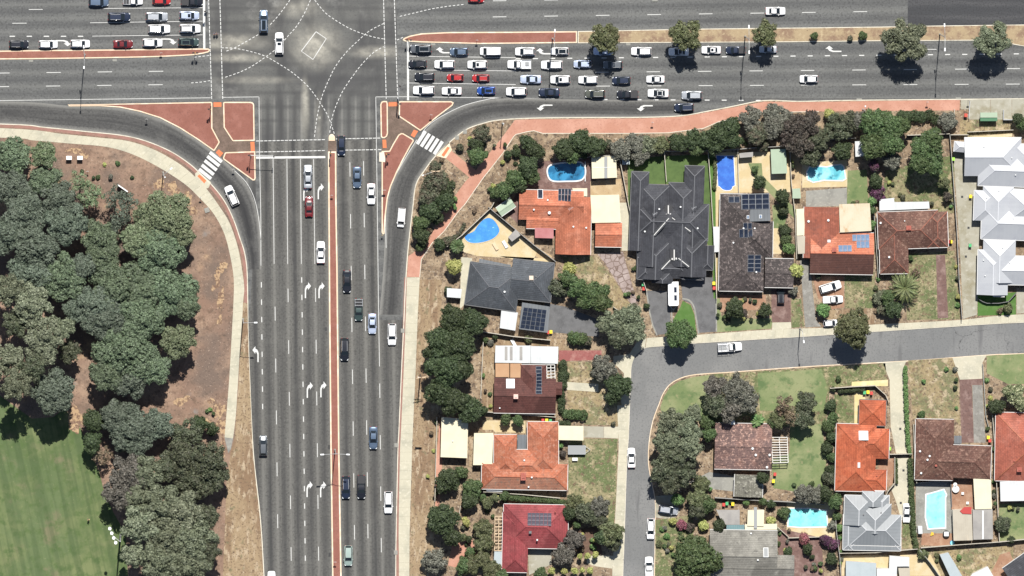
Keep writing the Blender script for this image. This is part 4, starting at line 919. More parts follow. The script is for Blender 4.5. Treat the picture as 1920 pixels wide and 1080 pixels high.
# ---------------------------------------------------------------- buildings
def tilemat(name, base, alt, dark, amt=.6, row=.42, moss=None):
    def ex(nt, tc, c):
        b = nt.nodes.new('ShaderNodeTexBrick'); b.inputs['Scale'].default_value = 1.0
        b.inputs['Brick Width'].default_value = .34; b.inputs['Row Height'].default_value = row
        b.inputs['Mortar Size'].default_value = .035; b.inputs['Mortar Smooth'].default_value = .3
        nt.links.new(tc.outputs['UV'], b.inputs['Vector'])
        b.inputs['Color1'].default_value = (.82,.82,.82,1); b.inputs['Color2'].default_value = (1.1,1.1,1.1,1); b.inputs['Mortar'].default_value = (.5,.46,.45,1)
        m = nt.nodes.new('ShaderNodeMix'); m.data_type = 'RGBA'; m.blend_type = 'MULTIPLY'; m.inputs[0].default_value = amt
        nt.links.new(c, m.inputs[6]); nt.links.new(b.outputs[0], m.inputs[7]); c = m.outputs[2]
        if moss:
            f = rng(nt, noise(nt, tc.outputs['Object'], 1.6, 6, .75), .5, .66); c = mixc(nt, f, c, moss)
        return c
    m = M(name, base, .8, [(alt, .35, .42, .66, 5), (dark, 1.3, .52, .74, 7)], extra=ex)
    nt = m.node_tree; bsdf = nt.nodes['Principled BSDF']
    tc = nt.nodes.new('ShaderNodeTexCoord'); sp = nt.nodes.new('ShaderNodeSeparateXYZ'); nt.links.new(tc.outputs['UV'], sp.inputs[0])
    fr = math_(nt, 'FRACT', math_(nt, 'DIVIDE', sp.outputs[1], row)); bn = nt.nodes.new('ShaderNodeBump'); bn.inputs['Distance'].default_value = .03; bn.invert = True
    nt.links.new(fr, bn.inputs['Height']); nt.links.new(bn.outputs[0], bsdf.inputs['Normal'])
    return m
def ribmat(name, base, alt, rib=.25, stain=None, rough=.5, metal=.0, rk=.35):
    def ex(nt, tc, c):
        sp = nt.nodes.new('ShaderNodeSeparateXYZ'); nt.links.new(tc.outputs['UV'], sp.inputs[0])
        f = math_(nt, 'ABSOLUTE', math_(nt, 'SUBTRACT', math_(nt, 'FRACT', math_(nt, 'DIVIDE', sp.outputs[0], rib)), .5))
        c = mixc(nt, math_(nt, 'MULTIPLY', rng(nt, f, .30, .46), rk), c, tuple(x*.62 for x in base))
        if stain: c = mixc(nt, rng(nt, noise(nt, tc.outputs['Object'], .5, 5, .65, (1,.4,1)), .55, .72), c, stain)
        return c
    return M(name, base, rough, [(alt, .3, .4, .7, 4)], extra=ex, metal=metal)
T_OR = tilemat('orange_tiles', (.50,.165,.09), (.56,.24,.155), (.32,.11,.07), .75)
T_OR2 = tilemat('bright_orange_tiles', (.50,.125,.055), (.54,.17,.085), (.30,.06,.03), .75)
T_OL = tilemat('old_orange_tiles', (.48,.155,.08), (.52,.22,.13), (.22,.11,.075), .6, moss=(.33,.16,.11))
T_RED = tilemat('red_tiles', (.31,.06,.065), (.36,.095,.095), (.2,.035,.035), .75)
T_DK = tilemat('charcoal_tiles', (.042,.044,.052), (.058,.06,.068), (.028,.029,.034), .75)
T_SL = tilemat('slate_grey_tiles', (.066,.075,.086), (.082,.09,.10), (.048,.055,.062), .75, .45)
T_BR = tilemat('brown_tiles', (.13,.060,.044), (.19,.105,.075), (.065,.040,.033), .75, moss=(.20,.12,.09))
T_BRD = tilemat('weathered_brown_tiles', (.095,.078,.075), (.14,.115,.11), (.04,.034,.034), .5, moss=(.17,.14,.13))
T_RB = tilemat('rusty_orange_brown_tiles', (.40,.125,.075), (.26,.10,.07), (.17,.075,.055), .5)
T_CH = tilemat('chocolate_tiles', (.12,.042,.034), (.155,.062,.05), (.065,.026,.022), .75)
T_MO = tilemat('mottled_pink_brown_tiles', (.17,.105,.095), (.28,.15,.115), (.055,.045,.045), .45, moss=(.38,.24,.19))
T_GY = tilemat('grey_tiles', (.25,.24,.21), (.31,.30,.26), (.15,.145,.13), .6)
T_GM = tilemat('mossy_grey_tiles', (.15,.145,.115), (.2,.19,.16), (.06,.055,.05), .5, moss=(.28,.27,.22))
T_SA = tilemat('salmon_tiles', (.42,.125,.08), (.46,.17,.12), (.24,.08,.06), .75)
R_WH = ribmat('white_metal_roof', (.62,.64,.67), (.56,.58,.62), .9, rk=.1)
R_GR = ribmat('grey_metal_roof', (.215,.23,.24), (.25,.265,.275), .76)
R_CR = ribmat('cream_metal_sheet', (.78,.72,.52), (.72,.66,.47), .76)
R_CS = ribmat('rust_stained_cream_sheet', (.70,.62,.46), (.62,.53,.36), .5, (.34,.21,.10))
R_WS = ribmat('white_metal_sheet', (.72,.74,.74), (.64,.66,.66), .76)
R_LB = ribmat('pale_blue_sheet', (.47,.53,.55), (.42,.48,.50), .76)
R_GS = ribmat('weathered_grey_sheet', (.40,.38,.35), (.30,.285,.27), .3, (.2,.19,.18))
R_DG = ribmat('dark_grey_sheet', (.10,.108,.115), (.12,.128,.135), .76)
R_TN = ribmat('tan_striped_sheet', (.55,.50,.40), (.48,.43,.34), .5, (.38,.33,.25))
R_GN = ribmat('pale_green_sheet', (.42,.52,.38), (.38,.47,.34), .76)
R_OT = ribmat('orange_translucent_sheet', (.50,.30,.165), (.44,.25,.13), .3, (.38,.2,.1))
R_PK = ribmat('pink_awning', (.46,.19,.19), (.40,.14,.14), .5)
R_GB = ribmat('dark_green_blue_sheet', (.10,.17,.18), (.13,.21,.21), .5)
CAPB = M('rust_brown_capping', (.20,.075,.05), .8, [((.12,.05,.035), .6, .45, .7, 5)]); CAPG = M('pale_ridge_capping', (.085,.087,.095), .7); CAPL = M('light_ridge_capping', (.36,.37,.38), .6); CAPW = M('white_ridge_capping', (.42,.43,.45), .6)
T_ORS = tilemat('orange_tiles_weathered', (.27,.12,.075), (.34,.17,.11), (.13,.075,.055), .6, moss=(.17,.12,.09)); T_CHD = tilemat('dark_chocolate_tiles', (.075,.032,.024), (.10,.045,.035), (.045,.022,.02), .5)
WALLB = tilemat('brick_wall', (.32,.17,.11), (.38,.22,.15), (.2,.11,.08), .4, .09)
WALLC = M('rendered_wall', (.55,.50,.42), .8, [((.48,.43,.36), .6, .4, .7)])
WALLG = M('grey_rendered_wall', (.38,.38,.37), .8, [((.33,.33,.32), .6, .4, .7)])
GUTW = M('gutter_white', (.68,.67,.64), .5); GUTD = M('gutter_dark', (.12,.12,.12), .5); FRAME = M('window_frame', (.6,.6,.58), .5)
WGL = M('window_glass', (.03,.04,.045), .08, spec=.5); DOORM = M('timber_door', (.18,.09,.05), .6); TIMB = M('timber_slat', (.50,.38,.25), .8, [((.36,.26,.17), 1.2, .45, .7, 5)])
WTIM = M('white_timber', (.72,.70,.66), .7); BRICKR = M('chimney_brick', (.26,.075,.055), .85, [((.34,.13,.10), 2, .45, .7, 5)])
def pq(mb, pts, mi=0): mb.poly(pts, mi)
def wing_geo(W, k):
    x0, y0, x1, y1, ang, axis, ends = W[:7]; pitch = W[7] if len(W) > 7 else 23; ze = W[8] if len(W) > 8 else 2.65
    ze += k*.013; cx, cy = (x0+x1)/2, (y0+y1)/2; a = R(ang); ca, sa = math.cos(a), math.sin(a)
    def pt(x, y):
        dx, dy = x-cx, y-cy; return Vector((*P(cx+dx*ca+dy*sa, cy-dx*sa+dy*ca, ze), ze))
    c = [pt(x0,y1), pt(x1,y1), pt(x1,y0), pt(x0,y0)]      # world ccw: sw se ne nw
    if axis == 'v': c = [c[1], c[2], c[3], c[0]]           # first edge runs along the ridge
    u = c[1]-c[0]; v = c[3]-c[0]; hw = v.length/2; rise = hw*math.tan(R(pitch)); ul = u.length; ud = u/ul
    i0 = hw if ends[0] == 'h' else 0; i1 = hw if ends[1] == 'h' else 0
    if i0+i1 > ul*.96: s = ul*.96/(i0+i1); i0 *= s; i1 *= s
    r0 = (c[0]+c[3])/2+ud*i0+Vector((0,0,rise)); r1 = (c[1]+c[2])/2-ud*i1+Vector((0,0,rise))
    return dict(c=c, r0=r0, r1=r1, ud=ud, vd=v/v.length, hw=hw, rise=rise, ul=ul, i0=i0, i1=i1, ze=ze, ends=ends, sl=math.tan(R(pitch)))
def roof_h(gs, x, y):
    best = -1
    for q in gs:
        d = Vector((x, y, 0))-q['c'][0]; a = d.x*q['ud'].x+d.y*q['ud'].y; b = d.x*q['vd'].x+d.y*q['vd'].y
        if a < -.3 or b < -.3 or a > q['ul']+.3 or b > 2*q['hw']+.3: continue
        h = q['sl']*min(b, 2*q['hw']-b)
        if q['i0'] > 0: h = min(h, a*q['rise']/q['i0'])
        if q['i1'] > 0: h = min(h, (q['ul']-a)*q['rise']/q['i1'])
        best = max(best, q['ze']+h)
    return best
def on_roof(gs, px, py, zf=3.5):
    z = zf
    for _ in range(5):
        x, y = P(px, py, z); h = roof_h(gs, x, y); z = h if h > 0 else zf
    e = .4; hx = roof_h(gs, x+e, y); hx0 = roof_h(gs, x-e, y); hy = roof_h(gs, x, y+e); hy0 = roof_h(gs, x, y-e)
    gx = (hx-hx0)/(2*e) if min(hx, hx0) > 0 else 0; gy = (hy-hy0)/(2*e) if min(hy, hy0) > 0 else 0
    if abs(gx) > .8: gx = 0
    if abs(gy) > .8: gy = 0
    return Vector((x, y, z)), Vector((-gx, -gy, 1)).normalized()
def basis(n, rz=0.0):
    x = Vector((math.cos(rz), math.sin(rz), 0)); x = (x-n*x.dot(n)).normalized(); y = n.cross(x)
    return Matrix((x, y, n)).transposed()
HG = {}
_pm = {}
def house(label, wings, mat, wall=WALLB, gut=GUTW, cap=None, name='brick_house', cat='house', group='houses', walls=True, win=True, capw=.2):
    gs = [wing_geo(W, k) for k, W in enumerate(wings)]
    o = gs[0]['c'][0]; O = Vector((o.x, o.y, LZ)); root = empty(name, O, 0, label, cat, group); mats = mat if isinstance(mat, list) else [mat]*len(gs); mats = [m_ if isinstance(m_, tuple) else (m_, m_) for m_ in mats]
    for k, q in enumerate(gs):
        c = q['c']; r0, r1 = q['r0'], q['r1']; mb = MB(); uv = []; ud, vd = q['ud'], q['vd']
        faces = [[c[0],c[1],r1,r0],[c[2],c[3],r0,r1]]; fu = [ud, ud]
        if q['i1'] > 0: faces.append([c[1],c[2],r1]); fu.append(vd)
        if q['i0'] > 0: faces.append([c[3],c[0],r0]); fu.append(vd)
        for fi, (f, du) in enumerate(zip(faces, fu)):
            n_ = (f[1]-f[0]).cross(f[2]-f[0]).normalized(); dv = n_.cross(du).normalized()
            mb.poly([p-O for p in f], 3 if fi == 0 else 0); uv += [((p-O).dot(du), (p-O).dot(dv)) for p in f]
        for a, b, r in ((c[3],c[0],r0),(c[1],c[2],r1)):
            if (r is r0 and q['i0'] == 0) or (r is r1 and q['i1'] == 0):
                mb.poly([p-O for p in (a, b, r)], 1); uv += [(0,0)]*3
        dz = Vector((0,0,-.16))
        for i in range(4):
            j = (i+1) % 4; mb.poly([c[i]+dz-O, c[j]+dz-O, c[j]-O, c[i]-O], 2); uv += [(0,0)]*4
        mb.poly([p+dz-O for p in c[::-1]], 2); uv += [(0,0)]*4
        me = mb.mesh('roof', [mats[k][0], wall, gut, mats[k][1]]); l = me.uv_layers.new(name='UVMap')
        for i, lp in enumerate(me.loops): l.data[i].uv = uv[i]
        ro = link('roof', me, root)
        # ridge and hip caps, gutters
        cm = cap or mats[k][0]; up = Vector((0,0,.03))
        def capb(a, b):
            if (a-b).length < .3: return
            n_ = max(1, int((b-a).length/.3)); m_ = MB(); s0 = None
            vis = [not any(h is not q and roof_h([h], *((a+(b-a)*((t+.5)/n_)).xy)) > (a+(b-a)*((t+.5)/n_)).z+.04 for h in gs) for t in range(n_)]+[False]
            for t in range(n_+1):
                if vis[t] and s0 is None: s0 = t
                if not vis[t] and s0 is not None: m_.bar(a+(b-a)*(s0/n_)-O+up, a+(b-a)*(t/n_)-O+up, capw, .1); s0 = None
            if not m_.v: return
            mm = m_.mesh('ridge_cap', cm); ul_ = mm.uv_layers.new(name='UVMap'); link('ridge_cap', mm, ro)
        capb(r0, r1)
        if q['i0'] > 0: capb(c[0], r0); capb(c[3], r0)
        if q['i1'] > 0: capb(c[1], r1); capb(c[2], r1)
        for i in range(4):
            j = (i+1) % 4
            if (i in (1, 3)) and q['i1' if i == 1 else 'i0'] == 0: continue
            a, b = c[i], c[j]; m = (a+b)/2; out = (b-a).cross(Vector((0,0,1))).normalized(); t = m-out*(-.3)
            if any(h is not q and roof_h([h], (m+out*.3).x, (m+out*.3).y) > q['ze'] for h in gs) : continue
            MB().bar(a-O+out*.06+Vector((0,0,-.05)), b-O+out*.06+Vector((0,0,-.05)), .12, .13).build('gutter', gut, root)
        if walls:
            s = .5; p = [c[0]+ud*s+vd*s, c[1]-ud*s+vd*s, c[2]-ud*s-vd*s, c[3]+ud*s-vd*s]
            wmb = MB(); wmb.prism([((a-O).x, (a-O).y) for a in p], -.12, q['ze']-.1-LZ-k*.004); me = wmb.mesh('wall', wall); me.uv_layers.new(name='UVMap')
            for poly in me.polygons:
                for li in poly.loop_indices:
                    v = me.vertices[me.loops[li].vertex_index].co; me.uv_layers[0].data[li].uv = (v.x+v.y, v.z)
            link('wall', me, root)
            if win:
                for e, (a, b) in enumerate(((p[0],p[1]),(p[2],p[3]))):
                    L = (b-a).length; d = (b-a)/L; out = d.cross(Vector((0,0,1))).normalized()
                    for t in (.28, .72):
                        m = a+d*L*t+out*.02
                        if any(h is not q and roof_h([h], (m+out*.4).x, (m+out*.4).y) > 0 for h in gs) or L < 4: continue
                        m = m-O; zb = 1.0-LZ
                        fr = MB(); A = Vector((m.x,m.y,zb)); 
                        for z_ in (zb, zb+1.15): fr.bar(Vector((m.x,m.y,z_))-d*.8, Vector((m.x,m.y,z_))+d*.8, .08, .08)
                        for s_ in (-.8, 0, .8): fr.bar(Vector((m.x,m.y,zb))+d*s_, Vector((m.x,m.y,zb+1.15))+d*s_, .08, .08)
                        fo = fr.build('window', FRAME, root)
                        MB().bar(Vector((m.x,m.y,zb+.575))-d*.76, Vector((m.x,m.y,zb+.575))+d*.76, .03, 1.06).build('pane', WGL, fo)
    HG[root.name] = (root, gs, O); return root
def rparts(root, name, px, py, mesh_fn, mats, rz=0.0, lift=0.0, upright=False, key=None):
    r_, gs, O = HG[root.name]; p, n = on_roof(gs, px, py)
    k = key or name
    if k not in _pm: _pm[k] = mesh_fn().mesh(name, mats)
    o = link(name, _pm[k], root); m = (basis(n, rz) if not upright else Matrix.Rotation(rz, 3, 'Z')).to_4x4()
    m.translation = p-O+(n*lift if not upright else Vector((0,0,lift))); o.matrix_local = m; return o
def solar(root, x0, y0, x1, y1, nx, ny, ang=0.0, mat=None, fr=PFR, gap=.9, skip=()):
    """nx by ny panels between two pixel corners"""
    mat = mat or SOLAR; dx = (x1-x0)/nx; dy = (y1-y0)/ny; cx, cy = (x0+x1)/2, (y0+y1)/2; ca, sa = math.cos(R(ang)), math.sin(R(ang))
    w_, h_ = (dx-gap*.5)*S, (dy-gap*.5)*S*1.06; key = 'sp%.2f_%.2f_%s' % (w_, h_, mat.name)
    def mk():
        mb = MB().box(-w_/2,-h_/2,0,w_/2,h_/2,.04,1); t = .035; return mb.box(-w_/2+t,-h_/2+t,.041,w_/2-t,h_/2-t,.045,0)
    for i in range(nx):
        for j in range(ny):
            if (i, j) in skip: continue
            x, y = x0+dx*(i+.5)-cx, y0+dy*(j+.5)-cy
            rparts(root, 'solar_panel', cx+x*ca+y*sa, cy-x*sa+y*ca, mk, [mat, fr], R(ang), .09, key=key)
def vent(root, *xy, s=.35, h=.3, m=OFFW, name='roof_vent'):
    for x, y in xy: rparts(root, name, x, y, lambda: MB().tube((0,0,-.2),(0,0,h),s*.6,s*.5,8).tube((0,0,h),(0,0,h+.06),s*.75,s*.6,8), m, 0, 0, True, key='v%s%s%s' % (s, h, m.name))
def chimney(root, x, y, w_=.9, d=.9, h=.9, m=None):
    rparts(root, 'chimney', x, y, lambda: MB().box(-w_/2,-d/2,-1.2,w_/2,d/2,h).box(-w_/2-.06,-d/2-.06,h+.001,w_/2+.06,d/2+.06,h+.1).box(-w_*.25,-d*.25,h+.101,w_*.25,d*.25,h+.25), m or BRICKR, 0, 0, True, key='c%s%s%s' % (w_, d, x))
def skylight(root, x, y, w_, h_, m=None, rz=0.0):
    o = rparts(root, 'skylight', x, y, lambda: MB().box(-w_/2,-h_/2,-.1,w_/2,h_/2,.16), OFFW, rz, 0, key='k%s%s' % (w_, h_))
    MB().box(-w_/2+.1,-h_/2+.1,.161,w_/2-.1,h_/2-.1,.19).build('skylight_glass', m or SOLARL, o)
def antenna(root, x, y):
    rparts(root, 'antenna', x, y, lambda: MB().bar((0,0,-.2),(0,0,1.6),.04).bar((-.6,0,1.55),(.6,0,1.55),.04).bar((-.5,-.35,1.5),(-.5,.35,1.5),.03).bar((-.2,-.3,1.5),(-.2,.3,1.5),.03).bar((.1,-.28,1.5),(.1,.28,1.5),.03).bar((.4,-.25,1.5),(.4,.25,1.5),.03), METAL, .5, 0, True)
def cooler(root, x, y, m=OFFW, s=.9):
    rparts(root, 'air_cooler', x, y, lambda: MB().box(-s/2,-s/2,-.5,s/2,s/2,.55).box(-s/2+.08,-s/2+.08,.551,s/2-.08,s/2-.08,.65), m, 0, 0, True, key='ac%s%s' % (s, m.name))
def cover_roof(px, z, mat, parent=None, label=None, name='patio_roof', cat=None, posts=True, walls=None, ang=None, tilt=.0, axis=0, group=None, beams=None):
    """flat sheet roof on posts or walls. px: corners in pixels, ang rotates uv ribs"""
    if len(px) == 2: (x0,y0),(x1,y1) = px; px = [(x0,y0),(x1,y0),(x1,y1),(x0,y1)]
    pts = [Vector((*P(x, y, z), z)) for x, y in px]
    if parent: O = HG[parent.name][2]; root = parent
    else: O = Vector((pts[0].x, pts[0].y, LZ)); root = empty(name if not walls else name, O, 0, label, cat, group)
    d = (pts[1]-pts[0]).normalized() if axis == 0 else (pts[2]-pts[1]).normalized()
    e = d.cross(Vector((0,0,1))); mb = MB()
    T = [p+Vector((0,0,tilt*((p-pts[0]).dot(e)))) for p in pts]
    mb.prism([(p.x-O.x, p.y-O.y) for p in T], z-O.z-.08, z-O.z)
    n = len(T); 
    me = mb.mesh('roof_sheet', mat); l = me.uv_layers.new(name='UVMap')
    for i, lp in enumerate(me.loops): v = me.vertices[lp.vertex_index].co; l.data[i].uv = (v.dot(d), v.dot(e))
    ro = link('roof_sheet' if not parent else 'patio_roof', me, root)
    ce = sum(pts, Vector())/len(pts)
    if walls:
        p = [q+(ce-q).normalized()*.12 for q in pts]; wm = MB().prism([((a-O).x, (a-O).y) for a in p], -.1, z-O.z-.081).build('wall', walls, root if not parent else ro)
    elif posts:
        for q in pts[:4]:
            b = q+(ce-q).normalized()*.2; MB().bar((b.x-O.x, b.y-O.y, -.1), (b.x-O.x, b.y-O.y, z-O.z-.081), .1).build('post', WTIM, root if not parent else ro)
    if parent is None: HG[root.name] = (root, [dict(c=[pts[0],None,None,None], ud=(pts[1]-pts[0]).normalized(), vd=(pts[3]-pts[0]).normalized(), ul=(pts[1]-pts[0]).length, hw=(pts[3]-pts[0]).length/2, sl=0, i0=0, i1=0, rise=0, ze=z)], O)
    return root
def strips(px0, px1, n, z, mat, parent, w_=.9, horiz=False):
    """lighter or darker sheets set in a flat roof"""
    pass
# --- coral roofed house with two additions
h = house('coral tiled house with eight black solar panels and a pink awning', [(973,357,1094,413,-1.5,'h','gg'),(1042,369,1108,477,-1,'v','gg'),(987,398,1062,429,-1.5,'h','gh',12)], T_OR, cap=T_OR)
solar(h,1046.5,354,1071,377,4,2,-1); skylight(h,1013,364,1.2,2.2,SOLAR); vent(h,(1001,393),(1027,375),(1075,425),(1099,427),s=.3)
vent(h,(1030,399),s=.5); antenna(h,1070,390)
cover_roof([(1003,427),(1038,428),(1038,447),(1003,446)],2.75,R_PK,h,posts=False)
cover_roof([(1073,353),(1101,353),(1101,368),(1076,368)],2.6,R_CR,h)
c = cover_roof([(1107,366),(1161,365),(1164,417),(1110,418)],3.0,R_CR,label='large cream patio roof right of the coral tiled house',cat='patio roof',name='patio_cover')
c = cover_roof([(1109,295),(1155,292),(1157,333),(1110,335)],2.8,R_CR,label='cream shed with a grey centre strip beside the oval pool',cat='shed',name='garden_shed',walls=WALLC)
rparts(c,'grey_strip',1136,314,lambda:MB().box(-.36,-2.4,.002,.36,2.4,.02),TARP,0)
rparts(c,'ridge_cap',1133,314,lambda:MB().box(-2.7,-.05,.021,2.7,.05,.08),OFFW,R(1))
h = house('small orange tiled garage at the head of the crazy paved drive', [(1116,417,1166,463,-1,'h','gg')], T_OR, name='garage', cat='garage', group=None)
sh = house('green and white roofed shed turned askew by the kidney shaped pool',[(932,379,965,398,35,'h','gg',12,2.2)],R_GN,walls=True,win=False,name='garden_shed',cat='shed',group=None)
c = cover_roof([(953,445),(967,430),(976,441),(960,453)],2.2,R_GS,label='small grey hut beside the kidney shaped pool',cat='shed',name='garden_shed',walls=WALLG)
# --- twin dark house
DW = WALLC
h = house('large twin house with charcoal tiled roofs and many ridges', [(1182,322,1215,470,-2,'v','gh',27),(1281,311,1319,470,-2,'v','gh',27),(1196,346,1254,500,-2,'v','gh',27),(1251,343,1307,500,-2,'v','gh',27),(1186,380,1328,450,-2,'h','hh',24),
   (1202,452,1256,524,-2,'v','gh',27),(1268,446,1325,519,-2,'v','gh',27),(1222,484,1296,522,-2,'h','hh',24),(1195,482,1225,524,-2,'v','hh',24),(1315,460,1338,506,-2,'v','hg',24),(1222,505,1262,531,-2,'v','gh',26),(1279,500,1320,524,-2,'v','hh',26)], T_DK, DW, GUTD, cap=CAPG)
for a in ((1202,322,1182),): pass
vent(h,(1236,392),(1276,388),(1209,434),(1308,428),s=.3); antenna(h,1228,400); antenna(h,1301,389)
for (xa_,ya_,xb_,yb_) in ((1226,441,1254,409),(1260,408,1295,434),(1240,505,1258,486),(1272,484,1292,500)):
    _r,_g,O_ = HG[h.name]; A_,_n = on_roof(_g,xa_,ya_); B_,_n = on_roof(_g,xb_,yb_)
    MB().bar(A_-O_+Vector((0,0,.12)),B_-O_+Vector((0,0,.12)),.85,.14).build('skillion_roof', T_SL, h); MB().bar(A_-O_+Vector((0,0,.24)),B_-O_+Vector((0,0,.24)),.16,.1).build('flashing', GUTW, h)
for x,y in ((1253,395),(1264,478)):
    cover_x = rparts(h,'light_well',x,y,lambda:MB().box(-.9,-1.1,-.2,.9,1.1,.1),PLAS,0,0,True); MB().box(-.12,-1.2,.101,.12,1.2,.3).box(-.6,-1.1,.101,-.3,-.7,.35).box(.3,-1.0,.101,.6,-.6,.35).build('parapet', GUTW, cover_x)
c = cover_roof([(1165,290),(1180,290),(1181,308),(1167,309)],2.2,R_LB,label='pale blue shed roof in the corner behind the twin house',cat='shed',name='garden_shed',walls=WALLC)
# --- brown house with flat solar roof
h = house('dark brown tiled house with many solar panels and a long pool', [(1349,364,1433,546,-1,'v','hh',20),(1378,414,1449,482,-1,'h','hh',24)], T_BRD, cap=T_BRD)
cover_roof([(1389,364),(1442,362),(1445,414),(1391,416)],3.9,R_DG,h,posts=False)
_g = HG[h.name][1]; fx = _g+[dict(c=[Vector((*P(1389,416,3.95),3.9))]+[None]*3, ud=Vector((1,0,0)), vd=Vector((0,1,0)), ul=6.6, hw=3.1, sl=0,i0=0,i1=0,rise=0,ze=3.9)]
HG[h.name] = (h, fx, HG[h.name][2])
solar(h,1391,364,1442,392,4,3,1); solar(h,1386,430,1411,445,3,1); solar(h,1393,418,1410,429,2,1); solar(h,1401,478,1427,510,2,4,-1); solar(h,1366,369,1387,380,2,1)
skylight(h,1402,407,.6,.8); skylight(h,1426,406,.6,.8); vent(h,(1375,455),(1418,510),(1394,428),(1415,428),s=.3)
h = house('brown tiled double garage with a ridge running across, black car in front',[(1434,485,1488,539,-1,'h','gg',15)],T_BRD,name='garage',cat='garage',group=None)
c = cover_roof([(1337,425),(1350,425),(1351,472),(1339,473)],2.4,R_WS,label='narrow pale carport between the twin house and the solar house',cat='carport',name='carport')
c = cover_roof([(1445,280),(1473,279),(1476,325),(1447,326)],2.6,R_GN,label='pale green striped shed right of the blue lap pool',cat='shed',name='garden_shed',walls=WALLC)
c = cover_roof([(1386,288),(1412,285),(1412,294),(1387,296)],2.4,R_GS,label='small grey cabana above the brown garden trench by the lap pool',cat='shed',name='pool_cabana',walls=WALLG)
# --- rusty orange house
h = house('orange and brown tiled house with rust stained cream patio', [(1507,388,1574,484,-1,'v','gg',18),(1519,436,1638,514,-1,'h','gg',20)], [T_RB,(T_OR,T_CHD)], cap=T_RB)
cover_roof([(1573,383),(1631,381),(1634,433),(1575,436)],3.4,R_CS,h,posts=False)
cover_roof([(1493,392),(1507,391),(1510,441),(1494,442)],2.7,R_CR,h); cover_roof([(1494,442.5),(1516,442),(1517,475),(1496,476)],2.75,R_TN,h)
solar(h,1598,440,1630,452,4,1,1,SOLARL,PFR); solar(h,1606,452.5,1630,465,3,1,1,SOLARL,PFR); solar(h,1572,460,1597,472,3,1,1,SOLARL,PFR)
chimney(h,1564,468,.9,.9,.8); vent(h,(1553,413),(1516,415),s=.4); skylight(h,1554,452,.7,.6,OFFW)
c = cover_roof([(1486,354),(1500,353),(1502,372),(1486,372)],2.1,R_GN,label='pale green shed beside the narrow driveway fence',cat='shed',name='garden_shed',walls=WALLC)
c = cover_roof([(1603,265),(1626,264),(1627,292),(1604,294)],2.5,R_WS,label='white corrugated shed roof among the trees behind the kidney pool',cat='shed',name='garden_shed',walls=WALLC)
# --- brown L house
h = house('brown tiled L shaped house with palm tree in front', [(1646,396,1760,466,2,'h','hh',24),(1738,397,1777,464,2,'v','hh',24),(1649,400,1703,513,1,'v','hh',24)], T_BR, cap=CAPB)
chimney(h,1703.5,427,1.0,.9,.7); vent(h,(1667,482),(1651,418),s=.35); vent(h,(1696,414),s=.2,h=.5)
cover_roof([(1649,374),(1676,371),(1677,379),(1742,378),(1743,391),(1649,395)],2.6,R_WS,h,posts=True)
# --- white townhouses
TW = dict(name='town_house', group='white roofed town houses'); cw = GUTW
h = house('uppermost white metal roofed town house',[(1808,258,1915,330,0,'h','gh',25),(1789,266,1830,286,-5,'h','hg',25),(1820,275,1860,312,-3,'h','hh',25),(1834,290,1960,350,-2,'h','hh',25),(1900,270,1960,335,0,'v','hh',25)],R_WH,WALLC,cap=CAPW,capw=.14,**TW)
vent(h,(1845,275),(1897,296),(1904,328),s=.2)
h = house('middle white metal roofed town house',[(1842,349,1900,420,-2,'v','gh',25),(1826,357,1868,414,-2,'v','hh',25),(1840,388,1960,450,-2,'h','hh',25),(1885,355,1960,420,-2,'v','hh',25)],R_WH,WALLC,cap=CAPW,capw=.14,**TW)
vent(h,(1873,358),(1850,371),(1900,409),s=.2)
h = house('lowest white metal roofed town house with a round porch fence',[(1843,449,1904,530,-1,'v','gh',25),(1833,468,1890,553,-1,'v','gh',25),(1850,480,1960,534,-1,'h','hh',25),(1862,528,1884,556,-1,'v','hh',24)],R_WH,WALLC,cap=CAPW,capw=.14,**TW)
vent(h,(1880,464),(1844,488),(1847,517),(1893,492),s=.2)
# --- dark grey house
h = house('slate grey tiled house with a square carport full of solar panels',[(876,497,974,578,-8,'h','hh',25),(958,489,1036,563,-6,'h','gh',22)],T_SL,WALLG,GUTD,cap=CAPG,capw=.14)
cover_roof([(899,485),(958,497),(956,507),(897,499)],2.6,R_DG,h); cover_roof([(940,582),(971,586),(966,620),(937,615)],2.5,R_WS,h)
cooler(h,996,521,M('cooler_beige',(.5,.42,.34),.7),.95); vent(h,(1005,518),s=.25,m=GUTD); vent(h,(946,547),s=.35)
c = cover_roof([(979,567),(1031,575),(1027,624),(973,617)],2.8,R_DG,label='grey carport roof carrying twenty five solar panels',cat='carport',name='carport')
HG[c.name][1][0].update(c=[Vector((*P(979,567,2.8),2.8))]+[None]*3); 
def flat_solar(root, px, nx, ny, z):
    O = HG[root.name][2]; q = [Vector((*P(a,b,z),z)) for a, b in px]
    for i in range(nx):
        for j in range(ny):
            u0,u1,v0,v1 = (i+.04)/nx,(i+.96)/nx,(j+.05)/ny,(j+.95)/ny
            f = lambda u,v: q[0]*(1-u)*(1-v)+q[1]*u*(1-v)+q[2]*u*v+q[3]*(1-u)*v
            pts = [f(u0,v0)-O,f(u1,v0)-O,f(u1,v1)-O,f(u0,v1)-O]; MB().prism([(p.x,p.y) for p in pts], z-O.z+.03, z-O.z+.07).build('solar_panel', SOLAR, root)
flat_solar(c,[(982,576),(1025,581),(1020,621),(975,615)],5,5,2.8)
c = cover_roof([(838,540),(866,542),(864,559),(838,557)],2.4,R_WS,label='small white and grey patio roof left of the slate grey house',cat='patio roof',name='patio_cover')
